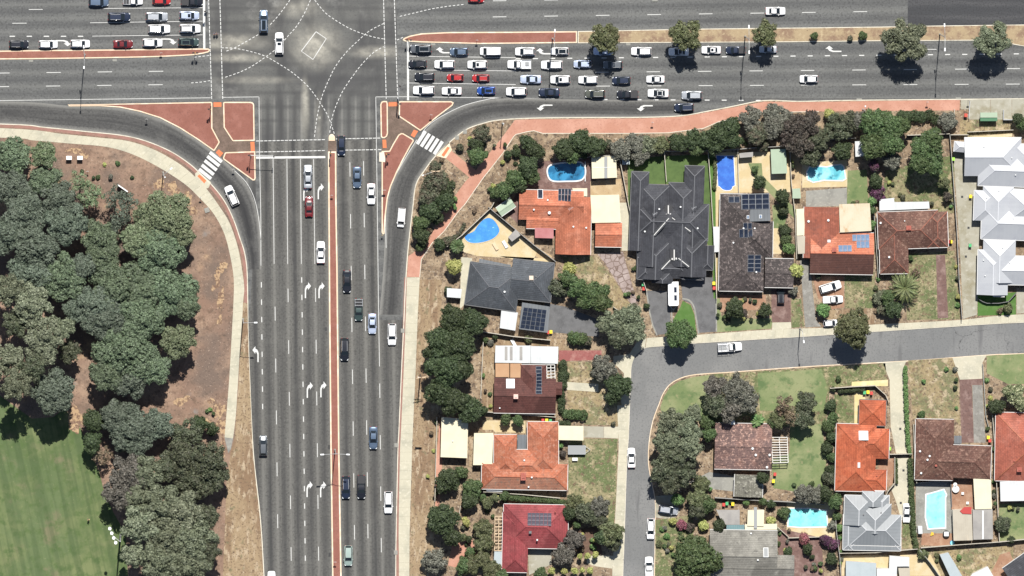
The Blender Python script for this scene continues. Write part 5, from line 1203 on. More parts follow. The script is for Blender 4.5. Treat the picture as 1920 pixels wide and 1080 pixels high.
# --- white patio brown house
h = house('chocolate tiled house with a wide white patio roof behind it',[(926,709,1042,775,-1,'h','gg',22),(975,684,1024,748,-1,'v','gh',22),(1000,716,1054,740,-1,'h','hg',16)],T_CH,cap=T_CH)
cover_roof([(929,648),(995,648),(995,681),(928,680)],2.9,R_WS,h,posts=True); cover_roof([(995.5,649),(1047,650),(1046,682),(995.5,681)],2.92,R_WS,h)
for x in (949,958.5,977): cover_roof([(x-2.6,650),(x+2.6,650),(x+2.6,675),(x-2.6,675)],3.0,R_GS,h,posts=False)
cover_roof([(929,681.5),(955,681.5),(955,707),(929,707)],2.7,R_OT,h,posts=False); cover_roof([(956.5,681.5),(978,681.5),(978,708),(956.5,708)],2.7,R_OT,h,posts=False)
solar(h,1004.5,687,1016,739,1,8,0); skylight(h,957,719.5,1.9,2.2,OFFW); chimney(h,967,743,.9,.9,.8,M('pink_chimney',(.55,.38,.33),.8)); vent(h,(937,765),s=.25)
MB_ = MB()
def pergola(px, n, z, mat, label, wd=.09, axis=0, cross=3):
    q = [Vector((*P(a,b,z),z)) for a, b in px]; O = Vector((q[0].x,q[0].y,LZ)); r = empty('pergola', O, 0, label, 'pergola')
    f = lambda u,v: q[0]*(1-u)*(1-v)+q[1]*u*(1-v)+q[2]*u*v+q[3]*(1-u)*v-O
    for i in range(n): t = i/(n-1); MB().bar(f(0,t) if axis == 0 else f(t,0), f(1,t) if axis == 0 else f(t,1), wd, .12).build('slat', mat, r)
    for i in range(cross): t = i/(cross-1); MB().bar((f(t,0) if axis == 0 else f(0,t))-Vector((0,0,.12)), (f(t,1) if axis == 0 else f(1,t))-Vector((0,0,.12)), wd, .12).build('beam', mat, r)
    for u, v in ((0,0),(1,0),(1,1),(0,1)): a = f(u,v); MB().bar((a.x,a.y,-.1),(a.x,a.y,a.z-.18),.11).build('post', mat, r)
    return r
pergola([(1025,684),(1040,684),(1041,712),(1026,714)],6,2.6,WTIM,'small open white pergola beside the chocolate tiled house',.14)
pergola([(1446,820),(1476,820),(1478,867),(1449,868)],11,2.5,WTIM,'white slatted pergola on the right side of the mottled roof',.13)
pergola([(928,968),(943,968),(941,1032),(927,1032)],11,2.5,TIMB,'long narrow timber pergola left of the red roofed house',.14)
c = cover_roof([(927,1034),(943,1034),(941,1064),(925,1064)],2.4,R_LB,label='grey blue sheet roof below the narrow timber pergola',cat='patio roof',name='patio_cover')
# --- orange house with cream sheds
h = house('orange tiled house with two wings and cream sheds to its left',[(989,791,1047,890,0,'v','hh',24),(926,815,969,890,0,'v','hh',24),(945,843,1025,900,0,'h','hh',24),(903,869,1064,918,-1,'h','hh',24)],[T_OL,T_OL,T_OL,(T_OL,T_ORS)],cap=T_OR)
chimney(h,981,893,1.1,1.6,.7); vent(h,(997,895),(991,913),(983,863),s=.3)
cover_roof([(970,815),(987,815),(986,843),(970,843)],2.3,R_DG,h,posts=False); cover_roof([(912,914),(942,915),(942,922),(912,921)],2.2,R_WS,h,posts=False)
c = cover_roof([(828,782),(878,786),(876,859),(826,857)],3.2,R_CR,label='tall cream shed at the far left of the orange roofed house',cat='shed',name='garden_shed',walls=WALLB)
vent(c,(849,827),s=.2)
c = cover_roof([(889,812),(925,812),(923,866),(923,872),(887,872)],2.8,R_CR,label='cream patio roof touching the left wing of the orange house',cat='patio roof',name='patio_cover')
c = cover_roof([(1047,798),(1094,799),(1094,826),(1047,825)],2.8,R_CR,label='cream carport roof touching the right wing of the orange house',cat='carport',name='carport')
# --- red house
h = house('red tiled house with pale grey solar panels and a row of round bushes',[(944,946,1065,1028,-1,'h','hh',24),(942,960,990,1073,-1,'v','hh',24)],T_RED,cap=T_RED)
SG = M('solar_cell_grey',(.055,.05,.065),.7,[((.10,.09,.105),.6,.45,.6)],spec=.1); solar(h,989,962,1034,986,6,3,-1,SG,SG); cooler(h,994,998,GUTD,.6); vent(h,(1007,1012),s=.3,h=.8); vent(h,(1041,959),s=.2,h=1.2,m=BRICKR)
# --- mottled brown house
h = house('mottled pink brown tiled house between the street and the green lawn',[(1340,794,1447,880,-1,'h','gg',11,3.2),(1341,793,1372,872,-1,'v','gg',10,3.2)],T_MO,cap=T_MO)
cooler(h,1374,792,OFFW,.9); vent(h,(1411,841),(1417,853),(1443,853),(1438,876),s=.4)
h = house('mossy grey tiled garage with a small tree leaning over it',[(1377,890,1430,932,-2,'v','gg',9)],T_GM,name='garage',cat='garage',group=None)
# --- bright orange house
h = house('bright orange tiled house along the shared concrete drive',[(1567,795,1642,921,-1.5,'v','hh',24),(1600,803,1667,860,-1.5,'h','hh',22),(1606,880,1662,919,-1.5,'h','hh',22)],T_OR2,gut=GUTW,cap=T_OR2)
skylight(h,1619,817,2.1,2.2,OFFW); skylight(h,1610,872,.6,1.2,OFFW); vent(h,(1644,892),s=.2,m=BRICKR)
h = house('small orange tiled garage at the top of the bright orange house',[(1611,750,1661,798,-1.5,'h','hh',24)],T_OR2,name='garage',cat='garage',group=None,gut=GUTD)
# --- grey hip roof house
h = house('grey metal roofed house with white ridge lines',[(1594,964,1689,1023,-1.5,'h','hh',24),(1609.6,944,1671,1000,-1.5,'v','gh',24),(1583,929,1637,985,-1.5,'v','gh',24),(1616,921,1657,950,-1,'v','gh',24),(1640,928,1667,955,-1,'v','gh',22,2.4),(1581,964,1600,1031,-1,'v','hh',16,2.4),(1590,1006,1689,1032,-1,'h','hh',12,2.35)],R_GR,WALLC,GUTW,cap=CAPL,capw=.16)
vent(h,(1619,965),(1652,961),s=.2,m=GUTD)
# --- brown house with pool
h = house('brown tiled house with the blue pool below it and a dark drive above',[(1716,786,1788,900,-1,'v','hh',22),(1716,834,1858,896,-2,'h','hh',22)],T_BR,cap=T_BR)
cover_roof([(1789,817),(1803,817),(1803,832),(1789,832)],2.3,R_DG,h,posts=False)
vent(h,(1727,887),(1739,862),(1743,855),(1725,846),s=.35); vent(h,(1755,873),s=.4,m=BRICKR)
cover_roof([(1825,897),(1858,895),(1860,954),(1828,955)],2.6,R_CR,h,posts=True)
c = cover_roof([(1786,956),(1822,954),(1824,1013),(1788,1014)],2.7,R_TN,label='shed with cream striped roof and a red sail at its corner',cat='shed',name='garden_shed',walls=WALLC)
sx = rparts(c,'shade_sail',1813,958,lambda:MB().prism([(-1.6,0),(-.6,.9),(1,.9),(1,-.7),(-1,-.6)],.15,.2),M('red_sail',(.32,.04,.035),.7),0)
c = cover_roof([(1823.5,956),(1861,955),(1862,1011),(1825,1012)],2.6,R_GS,label='grey weathered shed with one white rib across its roof',cat='shed',name='garden_shed',walls=WALLC)
rparts(c,'white_rib',1843,984,lambda:MB().box(-.15,-3.2,.002,.15,3.2,.05),OFFW,0)
c = cover_roof([(1721,986),(1729,986),(1730,1001),(1722,1001)],1.6,R_WS,label='white pump box beside the long hedge',cat='shed',name='pump_box',walls=WALLC)
# --- salmon house at right edge
h = house('salmon tiled house cut by the right edge of the photo',[(1866,774,1975,902,-1,'v','hh',24)],T_SA,cap=T_OR)
chimney(h,1911,880,1.0,.9,.6); vent(h,(1902,864),s=.3,m=BRICKR)
cover_roof([(1875,903),(1970,900),(1970,938),(1876,940)],2.7,R_WS,h,posts=True)
# --- grey tile house
h = house('grey tiled house beside the big round dark tree',[(1330,994,1457,1090,-1,'h','gg',20),(1350,1040,1489,1090,-1,'h','gg',20)],T_GY,cap=T_GY)
skylight(h,1436,1036,1.1,2.2,TARP); vent(h,(1408,1000),(1421,1050),s=.3)
c = cover_roof([(1402,957),(1433,956),(1432,987),(1401,986)],2.7,R_CR,label='cream striped shed left of the turquoise pool',cat='shed',name='garden_shed',walls=WALLC)
rparts(c,'grey_strip',1416.5,971,lambda:MB().box(-.1,-1.7,.002,.1,1.7,.03),TARP,0)
c = cover_roof([(1343,956),(1387,956),(1387,984),(1356,984)],2.5,R_GS,label='weathered grey carport above the grey tiled house',cat='carport',name='carport')
c = cover_roof([(1362,984.5),(1396,984),(1396,994),(1362,994)],2.5,R_GB,label='blue green sheet between the carport and the grey tiled house',cat='patio roof',name='patio_cover')
c = cover_roof([(1396.5,983),(1457,982),(1457,993),(1397,993)],2.4,R_CR,label='narrow cream patio strip above the grey tiled house',cat='patio roof',name='patio_cover')
# --- bottom edge
c = cover_roof([(1586,1052),(1643,1056),(1643,1110),(1586,1110)],2.9,R_LB,label='pale blue flat roof at the bottom edge below the grey metal roof',cat='house',name='flat_roofed_house',walls=WALLC)
c = cover_roof([(1668,1042),(1705,1045),(1705,1062),(1682,1062),(1681,1110),(1644,1110),(1644,1066),(1667,1066)],3.1,R_WS,label='white L shaped flat roof at the bottom edge',cat='house',name='flat_roofed_house',walls=WALLC)
c = cover_roof([(1684,1062.5),(1706,1062.5),(1706,1110),(1690,1110)],2.5,R_TN,label='cream shade sail beside the white L shaped roof',cat='shade sail',name='shade_sail')
c = cover_roof([(1762,1040),(1778,1036),(1822,1110),(1795,1110)],2.9,R_LB,label='pale grey striped roof set diagonally at the bottom right',cat='house',name='flat_roofed_house',walls=WALLC)
c = cover_roof([(1823,1076),(1852,1062),(1880,1110),(1800,1110)],2.9,R_WS,label='white gabled roof at the bottom edge right of the diagonal roof',cat='house',name='flat_roofed_house',walls=WALLC)
h = house('dark roofed house in the bottom right corner with blue black solar panels',[(1893,1034,1980,1110,35,'h','gg',18)],T_DK,WALLC,cap=T_DK)
g(TERP,(1858,1075),(1875,1040),(1893,1034),(1910,1075),(1890,1110),(1870,1110),name='roof_terrace_paving')
# --- bus shelter
c = cover_roof([(1838,211),(1870,211),(1870,220.5),(1838,220.5)],2.5,R_GN,label='bus shelter with a pale green and dark green roof on the concrete pad',cat='bus shelter',name='bus_shelter')
O_ = HG[c.name][2]; q_ = [P(1838,220.6,2.4),P(1870,220.6,2.4),P(1870,227,2.2),P(1838,227,2.2)]
MB().prism([(a-O_.x,b-O_.y) for a, b in q_],2.2-LZ,2.3-LZ).build('canopy', M('dark_green_sheet',(.055,.14,.075),.5), c)
a_, b_ = P(1840,226,0), P(1868,226,0); MB().bar((a_[0]-O_.x,a_[1]-O_.y,1.0),(b_[0]-O_.x,b_[1]-O_.y,1.0),.06,1.9).build('rear_screen', GUTD, c)
MB().bar((a_[0]-O_.x+.3,a_[1]-O_.y+.5,.45),(b_[0]-O_.x-.3,b_[1]-O_.y+.5,.45),.4,.06).build('seat', TIMB, c)
# ---------------------------------------------------------------- pools
def rounded(px, r=3, n=4): return smooth(px, n, True)
def pool(label, px, wm, cop=2.2, cm=OFFW, extra=None, copz=.09):
    ce = P(*px[0]); root = empty('swimming_pool', (*ce, LZ), 0, label, 'swimming pool', 'swimming pools'); O = Vector((*ce, LZ))
    def part(nm, q, z0, z1, m): MB().prism([(a-O.x, b-O.y) for a, b in (P(x, y, LZ+z1) for x, y in q)], z0, z1).build(nm, m, root)
    out = inset(px, -cop/2); inn = inset(px, cop/2)
    mb = MB(); n = len(px)
    for ring in (out, inn):
        for x, y in ring: a, b = P(x, y, LZ+copz); mb.v.append((a-O.x, b-O.y, copz))
    for ring in (out, inn):
        for x, y in ring: a, b = P(x, y, LZ+copz); mb.v.append((a-O.x, b-O.y, 0))
    for i in range(n):
        j = (i+1)%n; mb.f += [(i,j,n+j,n+i),(i,2*n+i,2*n+j,j),(n+j,3*n+j,3*n+i,n+i)]; mb.m += [0]*3
    me = mb.mesh('coping', cm); bm = bmesh.new(); bm.from_mesh(me); bmesh.ops.recalc_face_normals(bm, faces=bm.faces[:]); bm.to_mesh(me); bm.free()
    link('coping', me, root)
    w2 = [P(x, y, LZ+.05) for x, y in inn]; b2 = bmesh.new(); f = b2.faces.new([b2.verts.new((a-O.x, b-O.y, .045)) for a, b in w2]); f.normal_update()
    if f.normal.z < 0: f.normal_flip()
    bmesh.ops.triangulate(b2, faces=b2.faces[:], ngon_method='EAR_CLIP'); mw = bpy.data.meshes.new('water'); b2.to_mesh(mw); b2.free(); mw.materials.append(wm); link('water', mw, root)
    return root, O
def water(name, a, b, d): return M('water_'+name, a, .08, [(b, .35, .4, .65, 4), (d, .5, .56, .72, 5)], bump=.02, bscale=1.2, spec=.4)
COVB = M('blue_pool_cover', (.018,.085,.36), .5, [((.03,.13,.44), .6, .4, .68, 6), ((.10,.24,.52), 1.4, .62, .74, 8)], bump=.03, bscale=2)
COVL = M('light_blue_pool_cover', (.03,.17,.44), .45, [((.05,.23,.52), .5, .4, .68, 6), ((.3,.55,.78), 1.3, .62, .72, 8)], bump=.03, bscale=2)
W1 = water('deep_blue', (.02,.10,.20), (.04,.2,.36), (.008,.025,.05)); W2 = water('turquoise', (.12,.50,.55), (.2,.62,.66), (.05,.22,.26)); W3 = water('aqua', (.20,.52,.60), (.26,.58,.64), (.14,.44,.52)); W5 = water('turquoise_green', (.15,.47,.47), (.22,.56,.54), (.07,.30,.32)); W4 = water('clear_teal', (.08,.32,.38), (.25,.55,.6), (.03,.12,.16))
pool('oval pool with deep blue water on dark brown paving', smooth([(1026,322),(1029,312),(1040,307.5),(1065,304.5),(1084,303.5),(1094,308),(1098,320),(1095,333),(1085,339),(1062,340),(1040,340),(1030,335)],4,True), W1, 2.6, OFFW)
MB().bar((0,0,.5),(0,-4.4,.5),.18).bar((0,0,0),(0,0,.5),.08).bar((0,-4.4,0),(0,-4.4,.5),.08).build('pool_cover_roller', OFFW, tag(empty('pool_roller',(*P(1097,303,0),LZ),0,'white cover roller along the right end of the oval pool','pool roller')))
pool('kidney shaped pool under a blue cover on cream paving', smooth([(871,447),(874,440),(888,433),(895,423),(905,412),(916,408),(926,412),(934,423),(937,433),(931,443),(918,451),(897,456),(880,455)],4,True), COVL, 1.4, CREAMP)
pool('long blue covered lap pool with a curved step end', [(1343,291.5),(1376,291.5),(1378.5,348)]+smooth([(1374,350),(1371,356),(1362,357.5),(1354,355),(1349,350)],3)+[(1346,349)], COVB, 1.4, WTIM)
pool('clear pool with angled ends beside the white patio shed', [(1512,323),(1517,313.5),(1525,310.5),(1550,313),(1562,310),(1577,308),(1582,312),(1586,335),(1580,339),(1545,338),(1525,342),(1514,337)], W4, 2.2, OFFW)
pool('turquoise rectangular pool with a cut corner in the lower part of the photo', [(1479,953),(1517,953),(1550,957),(1552,988),(1500,989),(1477,987)], W5, 2.2, OFFW)
pool('long aqua pool below the brown tiled house', [(1736,927),(1748,924),(1770,917.5),(1775,928),(1773,933),(1773,990),(1740,992),(1735,970)], W3, 2.4, OFFW)
# ---------------------------------------------------------------- fences
FC = M('fence_cream', (.62,.57,.47), .7, [((.5,.46,.38), .6, .45, .7)]); FG = M('fence_grey_green', (.24,.245,.22), .7, [((.18,.18,.16), .7, .45, .7)]); FW = M('limestone_wall', (.58,.54,.44), .8, [((.46,.42,.34), .7, .45, .7, 5)]); FA = M('asbestos_fence_grey', (.36,.35,.32), .85, [((.26,.25,.23), .7, .45, .7, 5)])
def fence(px, label, mat=FA, h=1.8, step=20, kind='panel', th=.07, cat='fence', group='garden fences'):
    p0 = P(*px[0]); O = Vector((*p0, LZ)); r = empty('garden_fence' if kind == 'panel' else 'garden_wall', O, 0, label, cat, group)
    w_ = [Vector((*P(x, y), 0))-Vector((O.x, O.y, 0)) for x, y in px]
    for a, b in zip(w_, w_[1:]):
        L = (b-a).length; n = max(1, round(L/(step*S))); s = L/n; ang = math.atan2(b.y-a.y, b.x-a.x); key = 'f%.2f%.2f%s%.2f' % (s, h, mat.name, th)
        if key not in _pm:
            mb = MB().box(-s/2+.02,-th/2,-.02,s/2-.02,th/2,h-.06)
            for i in range(int(s/.4)): x = -s/2+.2+i*.4; mb.box(x,-th/2-.025,.05,x+.12,-th/2-.001,h-.1)
            mb.box(-s/2+.02,-th/2-.03,h-.058,s/2-.02,th/2+.03,h); _pm[key] = mb.mesh('panel', mat)
            _pm[key+'p'] = MB().box(-.05,-th/2-.05,-.02,.05,th/2+.05,h+.03).mesh('post', mat)
        for i in range(n):
            m = a+(b-a)*((i+.5)/n); link('panel', _pm[key], r, (m.x, m.y, 0), ang); q = a+(b-a)*(i/n)
            link('post', _pm[key+'p'], r, (q.x, q.y, 0), ang)
    return r
F = fence
F([(838,461),(866,440),(921,388),(926,378)],'pale fence along the footpath left of the kidney shaped pool',FC)
F([(916,388),(1000,458),(1042,490)],'grey boundary fence running diagonally between the kidney pool and the coral house',FA)
F([(1055,301),(1080,299)],'short white wall at the top of the oval pool',FW,1.6)
F([(1080,298),(1112,292),(1159,290)],'grey fence behind the cream shed',FA)
F([(1160,290),(1172,352),(1185,420),(1197,500),(1212,545)],'long pale fence left of the twin dark house',FC)
F([(1165,288),(1185,286),(1245,283),(1327,282)],'back fence of the twin dark house',FA)
F([(1245,284),(1249,340)],'dividing fence across the lawn behind the twin dark house',FC)
F([(1327,282),(1332,350),(1336,420),(1340,470),(1343,560)],'long pale fence between the twin house and the solar house',FC)
F([(1329,283),(1384,279),(1420,276),(1480,273)],'back fence above the blue lap pool',FA)
F([(1383,280),(1385,362)],'low fence right of the lap pool',FC,1.2)
F([(1480,276),(1483,340),(1490,400),(1493,485)],'pale fence left of the clear pool lot',FC)
F([(1480,274),(1530,263),(1604,258)],'back fence above the clear pool',FA)
F([(1780,252),(1786,330),(1793,430),(1797,520),(1803,597)],'long dark topped fence left of the white town house lane',FA,2.0)
F([(1700,253),(1780,250)],'back fence of the brown L shaped house',FC)
F([(1782,252),(1815,252)],'short fence above the uppermost town house',FC); F([(1814,247),(1900,243)],'pale wall above the uppermost town house terrace',FW,1.2)
F([(1640,300),(1638,400),(1646,520)],'fence under the purple creeper between orange and brown houses',FG)
F([(1834,560),(1842,565),(1850,568),(1872,568),(1890,565),(1905,549)],'rounded porch fence with white caps by the lowest town house',GUTD,1.0,12)
F([(862,616),(911,622),(962,630),(1032,637)],'white fence between the slate grey house and the white patio house',FC)
F([(906,636),(903,700),(901,746)],'white post fence left of the white patio house',FC,1.2)
F([(908,771),(1042,781)],'white fence under the chocolate tiled house',FC)
F([(819,782),(817,860),(815,940)],'dark side fence left of the tall cream shed',FC)
F([(906,921),(980,926),(1050,933)],'white wall between orange and red houses',FW,1.7)
F([(863,948),(861,962)],'short white side fence near the lower left shrubs',FC,1.5)
F([(1340,932),(1400,936),(1480,940),(1545,945)],'dark fence under the mottled roofed house',FA)
F([(1556,727),(1600,724),(1640,722),(1660,740),(1665,752)],'white limestone wall curving round the three bins',FW,1.7,14,'wall')
F([(1677,857),(1677,905),(1664,920),(1660,930)],'white fence round the courtyard of the bright orange house',FC,1.5)
F([(1668,851),(1710,850)],'white gate across the shared drive',FC,1.5)
F([(1565,960),(1568,1000),(1574,1045),(1576,1080)],'fence left of the grey metal roofed house',FA)
F([(1574,1036),(1640,1035),(1720,1028)],'white back fence below the grey metal roofed house',FC)
F([(1712,795),(1714,860),(1718,905)],'pale fence left of the brown house with pool',FC)
F([(1718,905),(1770,900)],'low wall between brown house and pool deck',FC,1.2); F([(1782,898),(1784,950)],'pool fence between pool deck and brick terrace',GUTD,1.2)
F([(1860,778),(1865,850),(1870,960),(1873,1016)],'long pale fence left of the salmon house',FC)
F([(1726,1026),(1800,1020),(1873,1015),(1960,1006)],'white fence across the bottom right gardens',FC)
F([(1724,1030),(1744,1055),(1768,1090)],'diagonal dark fence at the bottom right',FG)
F([(1458,988),(1478,1006)],'curved cream wall beside the turquoise pool',FW,1.0); F([(1477,1008),(1560,1005)],'white pool fence below the turquoise pool',FC,1.2)
F([(1150,575),(1164,585)],'short white fence end beside the grey drive',FC,1.2)
F([(1842,683),(1848,780),(1853,800)],'thin dark fence right of the purple brick drive',FG,1.0)
F([(1789,205),(1789,226)],'short timber rail beside the bus stop',FC,1.0)
F([(1818,190),(1816,222)],'low grey rail on the bus stop pad',METAL,1.0); F([(1881,206),(1881,224),(1900,224)],'thin mesh fence behind the bus shelter',METAL,1.4)
# ---------------------------------------------------------------- plants
def leafmat(name, a, b, c, rough=.6):
    m = bpy.data.materials.new(name); m.use_nodes = True; nt = m.node_tree; bs = nt.nodes['Principled BSDF']
    ge = nt.nodes.new('ShaderNodeNewGeometry'); r = ge.outputs['Random Per Island']
    tc = nt.nodes.new('ShaderNodeTexCoord')
    n = noise(nt, tc.outputs['Object'], .9, 3, .6)
    a = tuple(q*.8 for q in a); b = tuple(q*1.22 for q in b); c1 = mixc(nt, rng(nt, r, .0, 1.0), a, b); c2 = mixc(nt, math_(nt, 'MULTIPLY', rng(nt, n, .42, .66), .7), c1, c)
    oi = nt.nodes.new('ShaderNodeObjectInfo'); h = nt.nodes.new('ShaderNodeHueSaturation')
    nt.links.new(math_(nt, 'MULTIPLY_ADD', oi.outputs['Random'], .03, .485), h.inputs['Hue'])
    nt.links.new(math_(nt, 'MULTIPLY_ADD', oi.outputs['Random'], .3, .85), h.inputs['Value']); nt.links.new(c2, h.inputs['Color'])
    nt.links.new(h.outputs[0], bs.inputs['Base Color']); bs.inputs['Roughness'].default_value = rough; bs.inputs['Specular IOR Level'].default_value = .25
    return m
LM = dict(pine=leafmat('leaf_pine', (0.065,0.092,0.054), (0.109,0.143,0.084), (0.087,0.110,0.072)),
 pineb=leafmat('leaf_pine_bright', (0.076,0.114,0.058), (0.129,0.177,0.093), (0.140,0.164,0.101)),
 pineo=leafmat('leaf_pine_olive', (0.078,0.101,0.054), (0.128,0.149,0.084), (0.108,0.118,0.071)),
 pineg=leafmat('leaf_pine_grey', (0.059,0.078,0.055), (0.095,0.114,0.083), (0.081,0.096,0.073)),
 gum=leafmat('leaf_gum', (0.073,0.088,0.053), (0.130,0.143,0.091), (0.092,0.105,0.067)),
 guml=leafmat('leaf_gum_light', (0.089,0.108,0.064), (0.163,0.177,0.118), (0.114,0.126,0.085)),
 gumd=leafmat('leaf_gum_dark', (0.038,0.049,0.028), (0.072,0.080,0.047), (0.053,0.053,0.036)),
 dark=leafmat('leaf_dark', (0.021,0.032,0.015), (0.046,0.062,0.027), (0.033,0.047,0.022)),
 green=leafmat('leaf_green', (0.031,0.054,0.021), (0.067,0.097,0.038), (0.058,0.074,0.031)),
 olive=leafmat('leaf_olive', (0.053,0.064,0.029), (0.096,0.106,0.050), (0.079,0.079,0.043)),
 grey=leafmat('leaf_grey', (0.072,0.075,0.058), (0.131,0.131,0.105), (0.087,0.084,0.067)),
 greyp=leafmat('leaf_grey_purple', (0.059,0.057,0.046), (0.110,0.100,0.084), (0.079,0.072,0.059)),
 brown=leafmat('leaf_brown', (0.077,0.057,0.037), (0.168,0.122,0.083), (0.055,0.052,0.032)),
 plum=leafmat('leaf_plum', (0.031,0.026,0.023), (0.066,0.053,0.043), (0.047,0.044,0.034)),
 lime=leafmat('leaf_lime', (0.176,0.196,0.055), (0.331,0.331,0.121), (0.239,0.259,0.082)),
 bright=leafmat('leaf_bright', (0.055,0.114,0.036), (0.120,0.193,0.068), (0.086,0.139,0.050)),
 palm=leafmat('leaf_palm', (.045,.065,.024), (.13,.145,.06), (.07,.09,.035)), purple=leafmat('flower_purple', (.045,.022,.038), (.10,.035,.075), (0.041,0.047,0.027)),
 pink=leafmat('flower_pink', (.12,.04,.05), (.26,.09,.11), (0.121,0.082,0.049)),
 flower=leafmat('leaf_white_flower', (0.044,0.077,0.024), (0.319,0.332,0.201), (0.059,0.085,0.033)),
 shrub=leafmat('leaf_shrub', (0.041,0.049,0.029), (0.080,0.087,0.054), (0.108,0.081,0.062)))
TRUNK = M('bark', (.10,.075,.055), .9, [((.16,.13,.10), 2, .45, .7, 5)], bump=.03); TRUNKG = M('pale_bark', (.33,.28,.23), .9, [((.22,.17,.13), 2, .45, .7, 5)])
def quads_mesh(name, cen, nor, size, mat, rs, asp=.62):
    n = len(cen); t = rs.normal(size=(n, 3)); t -= nor*np.sum(t*nor, 1)[:, None]; t /= np.linalg.norm(t, axis=1)[:, None]+1e-9
    b = np.cross(nor, t); s = size[:, None]
    v = np.empty((n, 4, 3), np.float32)
    v[:,0] = cen-t*s; v[:,1] = cen-b*s*asp; v[:,2] = cen+t*s; v[:,3] = cen+b*s*asp
    me = bpy.data.meshes.new(name); me.vertices.add(4*n); me.vertices.foreach_set('co', v.ravel())
    me.loops.add(4*n); me.loops.foreach_set('vertex_index', np.arange(4*n, dtype=np.int32))
    me.polygons.add(n); me.polygons.foreach_set('loop_start', np.arange(0, 4*n, 4, dtype=np.int32)); me.polygons.foreach_set('loop_total', np.full(n, 4, np.int32))
    me.materials.append(mat); me.update(calc_edges=True); return me
# style: lobes, lobe radius, spread, puff radius (m), leaf size, coverage, flatness
STY = dict(pine=(16,.32,.74,.36,.22,1.15,.6), round=(10,.42,.60,.46,.23,1.25,.75), gum=(15,.275,.80,.62,.24,1.0,.75), bush=(7,.48,.55,.35,.20,1.2,.7), loose=(10,.30,.75,.45,.22,.6,.55), hedge=(1,1,0,.35,.18,1.2,.8))
NLEAF = [0]
def crown(r, style, rs, zc, lobes=None, squash=1.0):
    nl, lr, sp, pr, ls, cov, fl = STY[style]
    if r < 1.6: nl = max(4, nl//2); lr = min(.6, lr*1.4); pr *= .6; ls *= .75; sp *= .9
    if r > 4.6: pr *= 1.12; ls *= 1.1
    L = []
    if lobes is None:
        L.append((0, 0, .12*r, r*lr*1.25)); a0 = rs.uniform(0, 6.28)
        for i in range(nl):
            k = i % 3; a = a0+i*2.39996+rs.uniform(-.25,.25); d = r*sp*math.sqrt((i+.7)/nl)*rs.uniform(.9,1.06); q = r*lr*rs.uniform(.78,1.18)
            d = min(d, r-q*.92) if style != 'loose' else d
            L.append((math.cos(a)*d, math.sin(a)*d, (-.42*(d/r)**2+rs.uniform(-.08,.14))*r*fl, q))
    else: L = lobes
    L = np.array(L); cs = []; ns = []; ss = []
    for x, y, z, q in L:
        K = max(5, int(2.6*(q/pr)**2)); d = rs.normal(size=(K, 3)); d /= np.linalg.norm(d, axis=1)[:, None]; d[:,2] = np.where(d[:,2] < -.25, -d[:,2], d[:,2])
        pc = np.array([x,y,z])+d*(q-pr*.55)*np.array([1,1,.8])*rs.uniform(.86,1.05,(K,1)); prr = pr*rs.uniform(.7,1.25,K)
        m = np.maximum(6, (cov*2*math.pi*prr**2/(2*.62*ls*ls)).astype(int)); idx = np.repeat(np.arange(K), m); n = len(idx)
        e = rs.normal(size=(n, 3)); e /= np.linalg.norm(e, axis=1)[:, None]; e[:,2] = np.abs(e[:,2])*np.where(rs.random(n) < .85, 1, -1)
        p = pc[idx]+e*prr[idx][:,None]*rs.uniform(.75,1.12,(n,1)); nn = e*.75+d[idx]*.35+rs.normal(size=(n,3))*.42; nn /= np.linalg.norm(nn, axis=1)[:, None]
        cs.append(p); ns.append(nn); ss.append(ls*rs.uniform(.6,1.25,n))
    p = np.vstack(cs); nn = np.vstack(ns); s = np.concatenate(ss)
    for x, y, z, q in L:
        dd = np.sum(((p-np.array([x,y,z]))/np.array([1,1,.85]))**2, 1); k = dd > (q*.62)**2; p, nn, s = p[k], nn[k], s[k]
    # opaque heart of bigger leaves deep inside
    c2 = []
    for x, y, z, q in L:
        n = int(14*max(1, (q/.9)**2)); e = rs.normal(size=(n,3)); e /= np.linalg.norm(e, axis=1)[:,None]; c2.append(np.array([x,y,z-.1*q])+e*q*.6)
    c2 = np.vstack(c2) if style != 'loose' else np.zeros((0,3)); n2 = rs.normal(size=(len(c2),3))*.5+np.array([0,0,1]); n2 /= np.linalg.norm(n2, axis=1)[:,None]+1e-9
    p = np.vstack([p, c2]); nn = np.vstack([nn, n2]); s = np.concatenate([s, np.full(len(c2), ls*2.1)])
    p[:,2] = p[:,2]*squash+zc; NLEAF[0] += len(p)
    return p, nn, s, L
TREES = []; GP = 'trees of the park'
LOOK = dict(pine='pine tree with dark green needles', pineb='bright green pine tree', pineo='olive green pine tree', pineg='grey green pine tree', gum='olive gum tree', guml='pale olive gum tree', gumd='dark brownish green gum tree',
 dark='dark green tree', green='mid green tree', olive='olive green tree', grey='grey green leaved tree', greyp='grey purple leaved tree', brown='browning tree with bare twigs', plum='dark plum brown tree', lime='yellow green shrub', bright='fresh green shrub', purple='purple flowering creeper', pink='pink flowering bush', flower='white flowering round tree', shrub='scrubby grey brown bush')
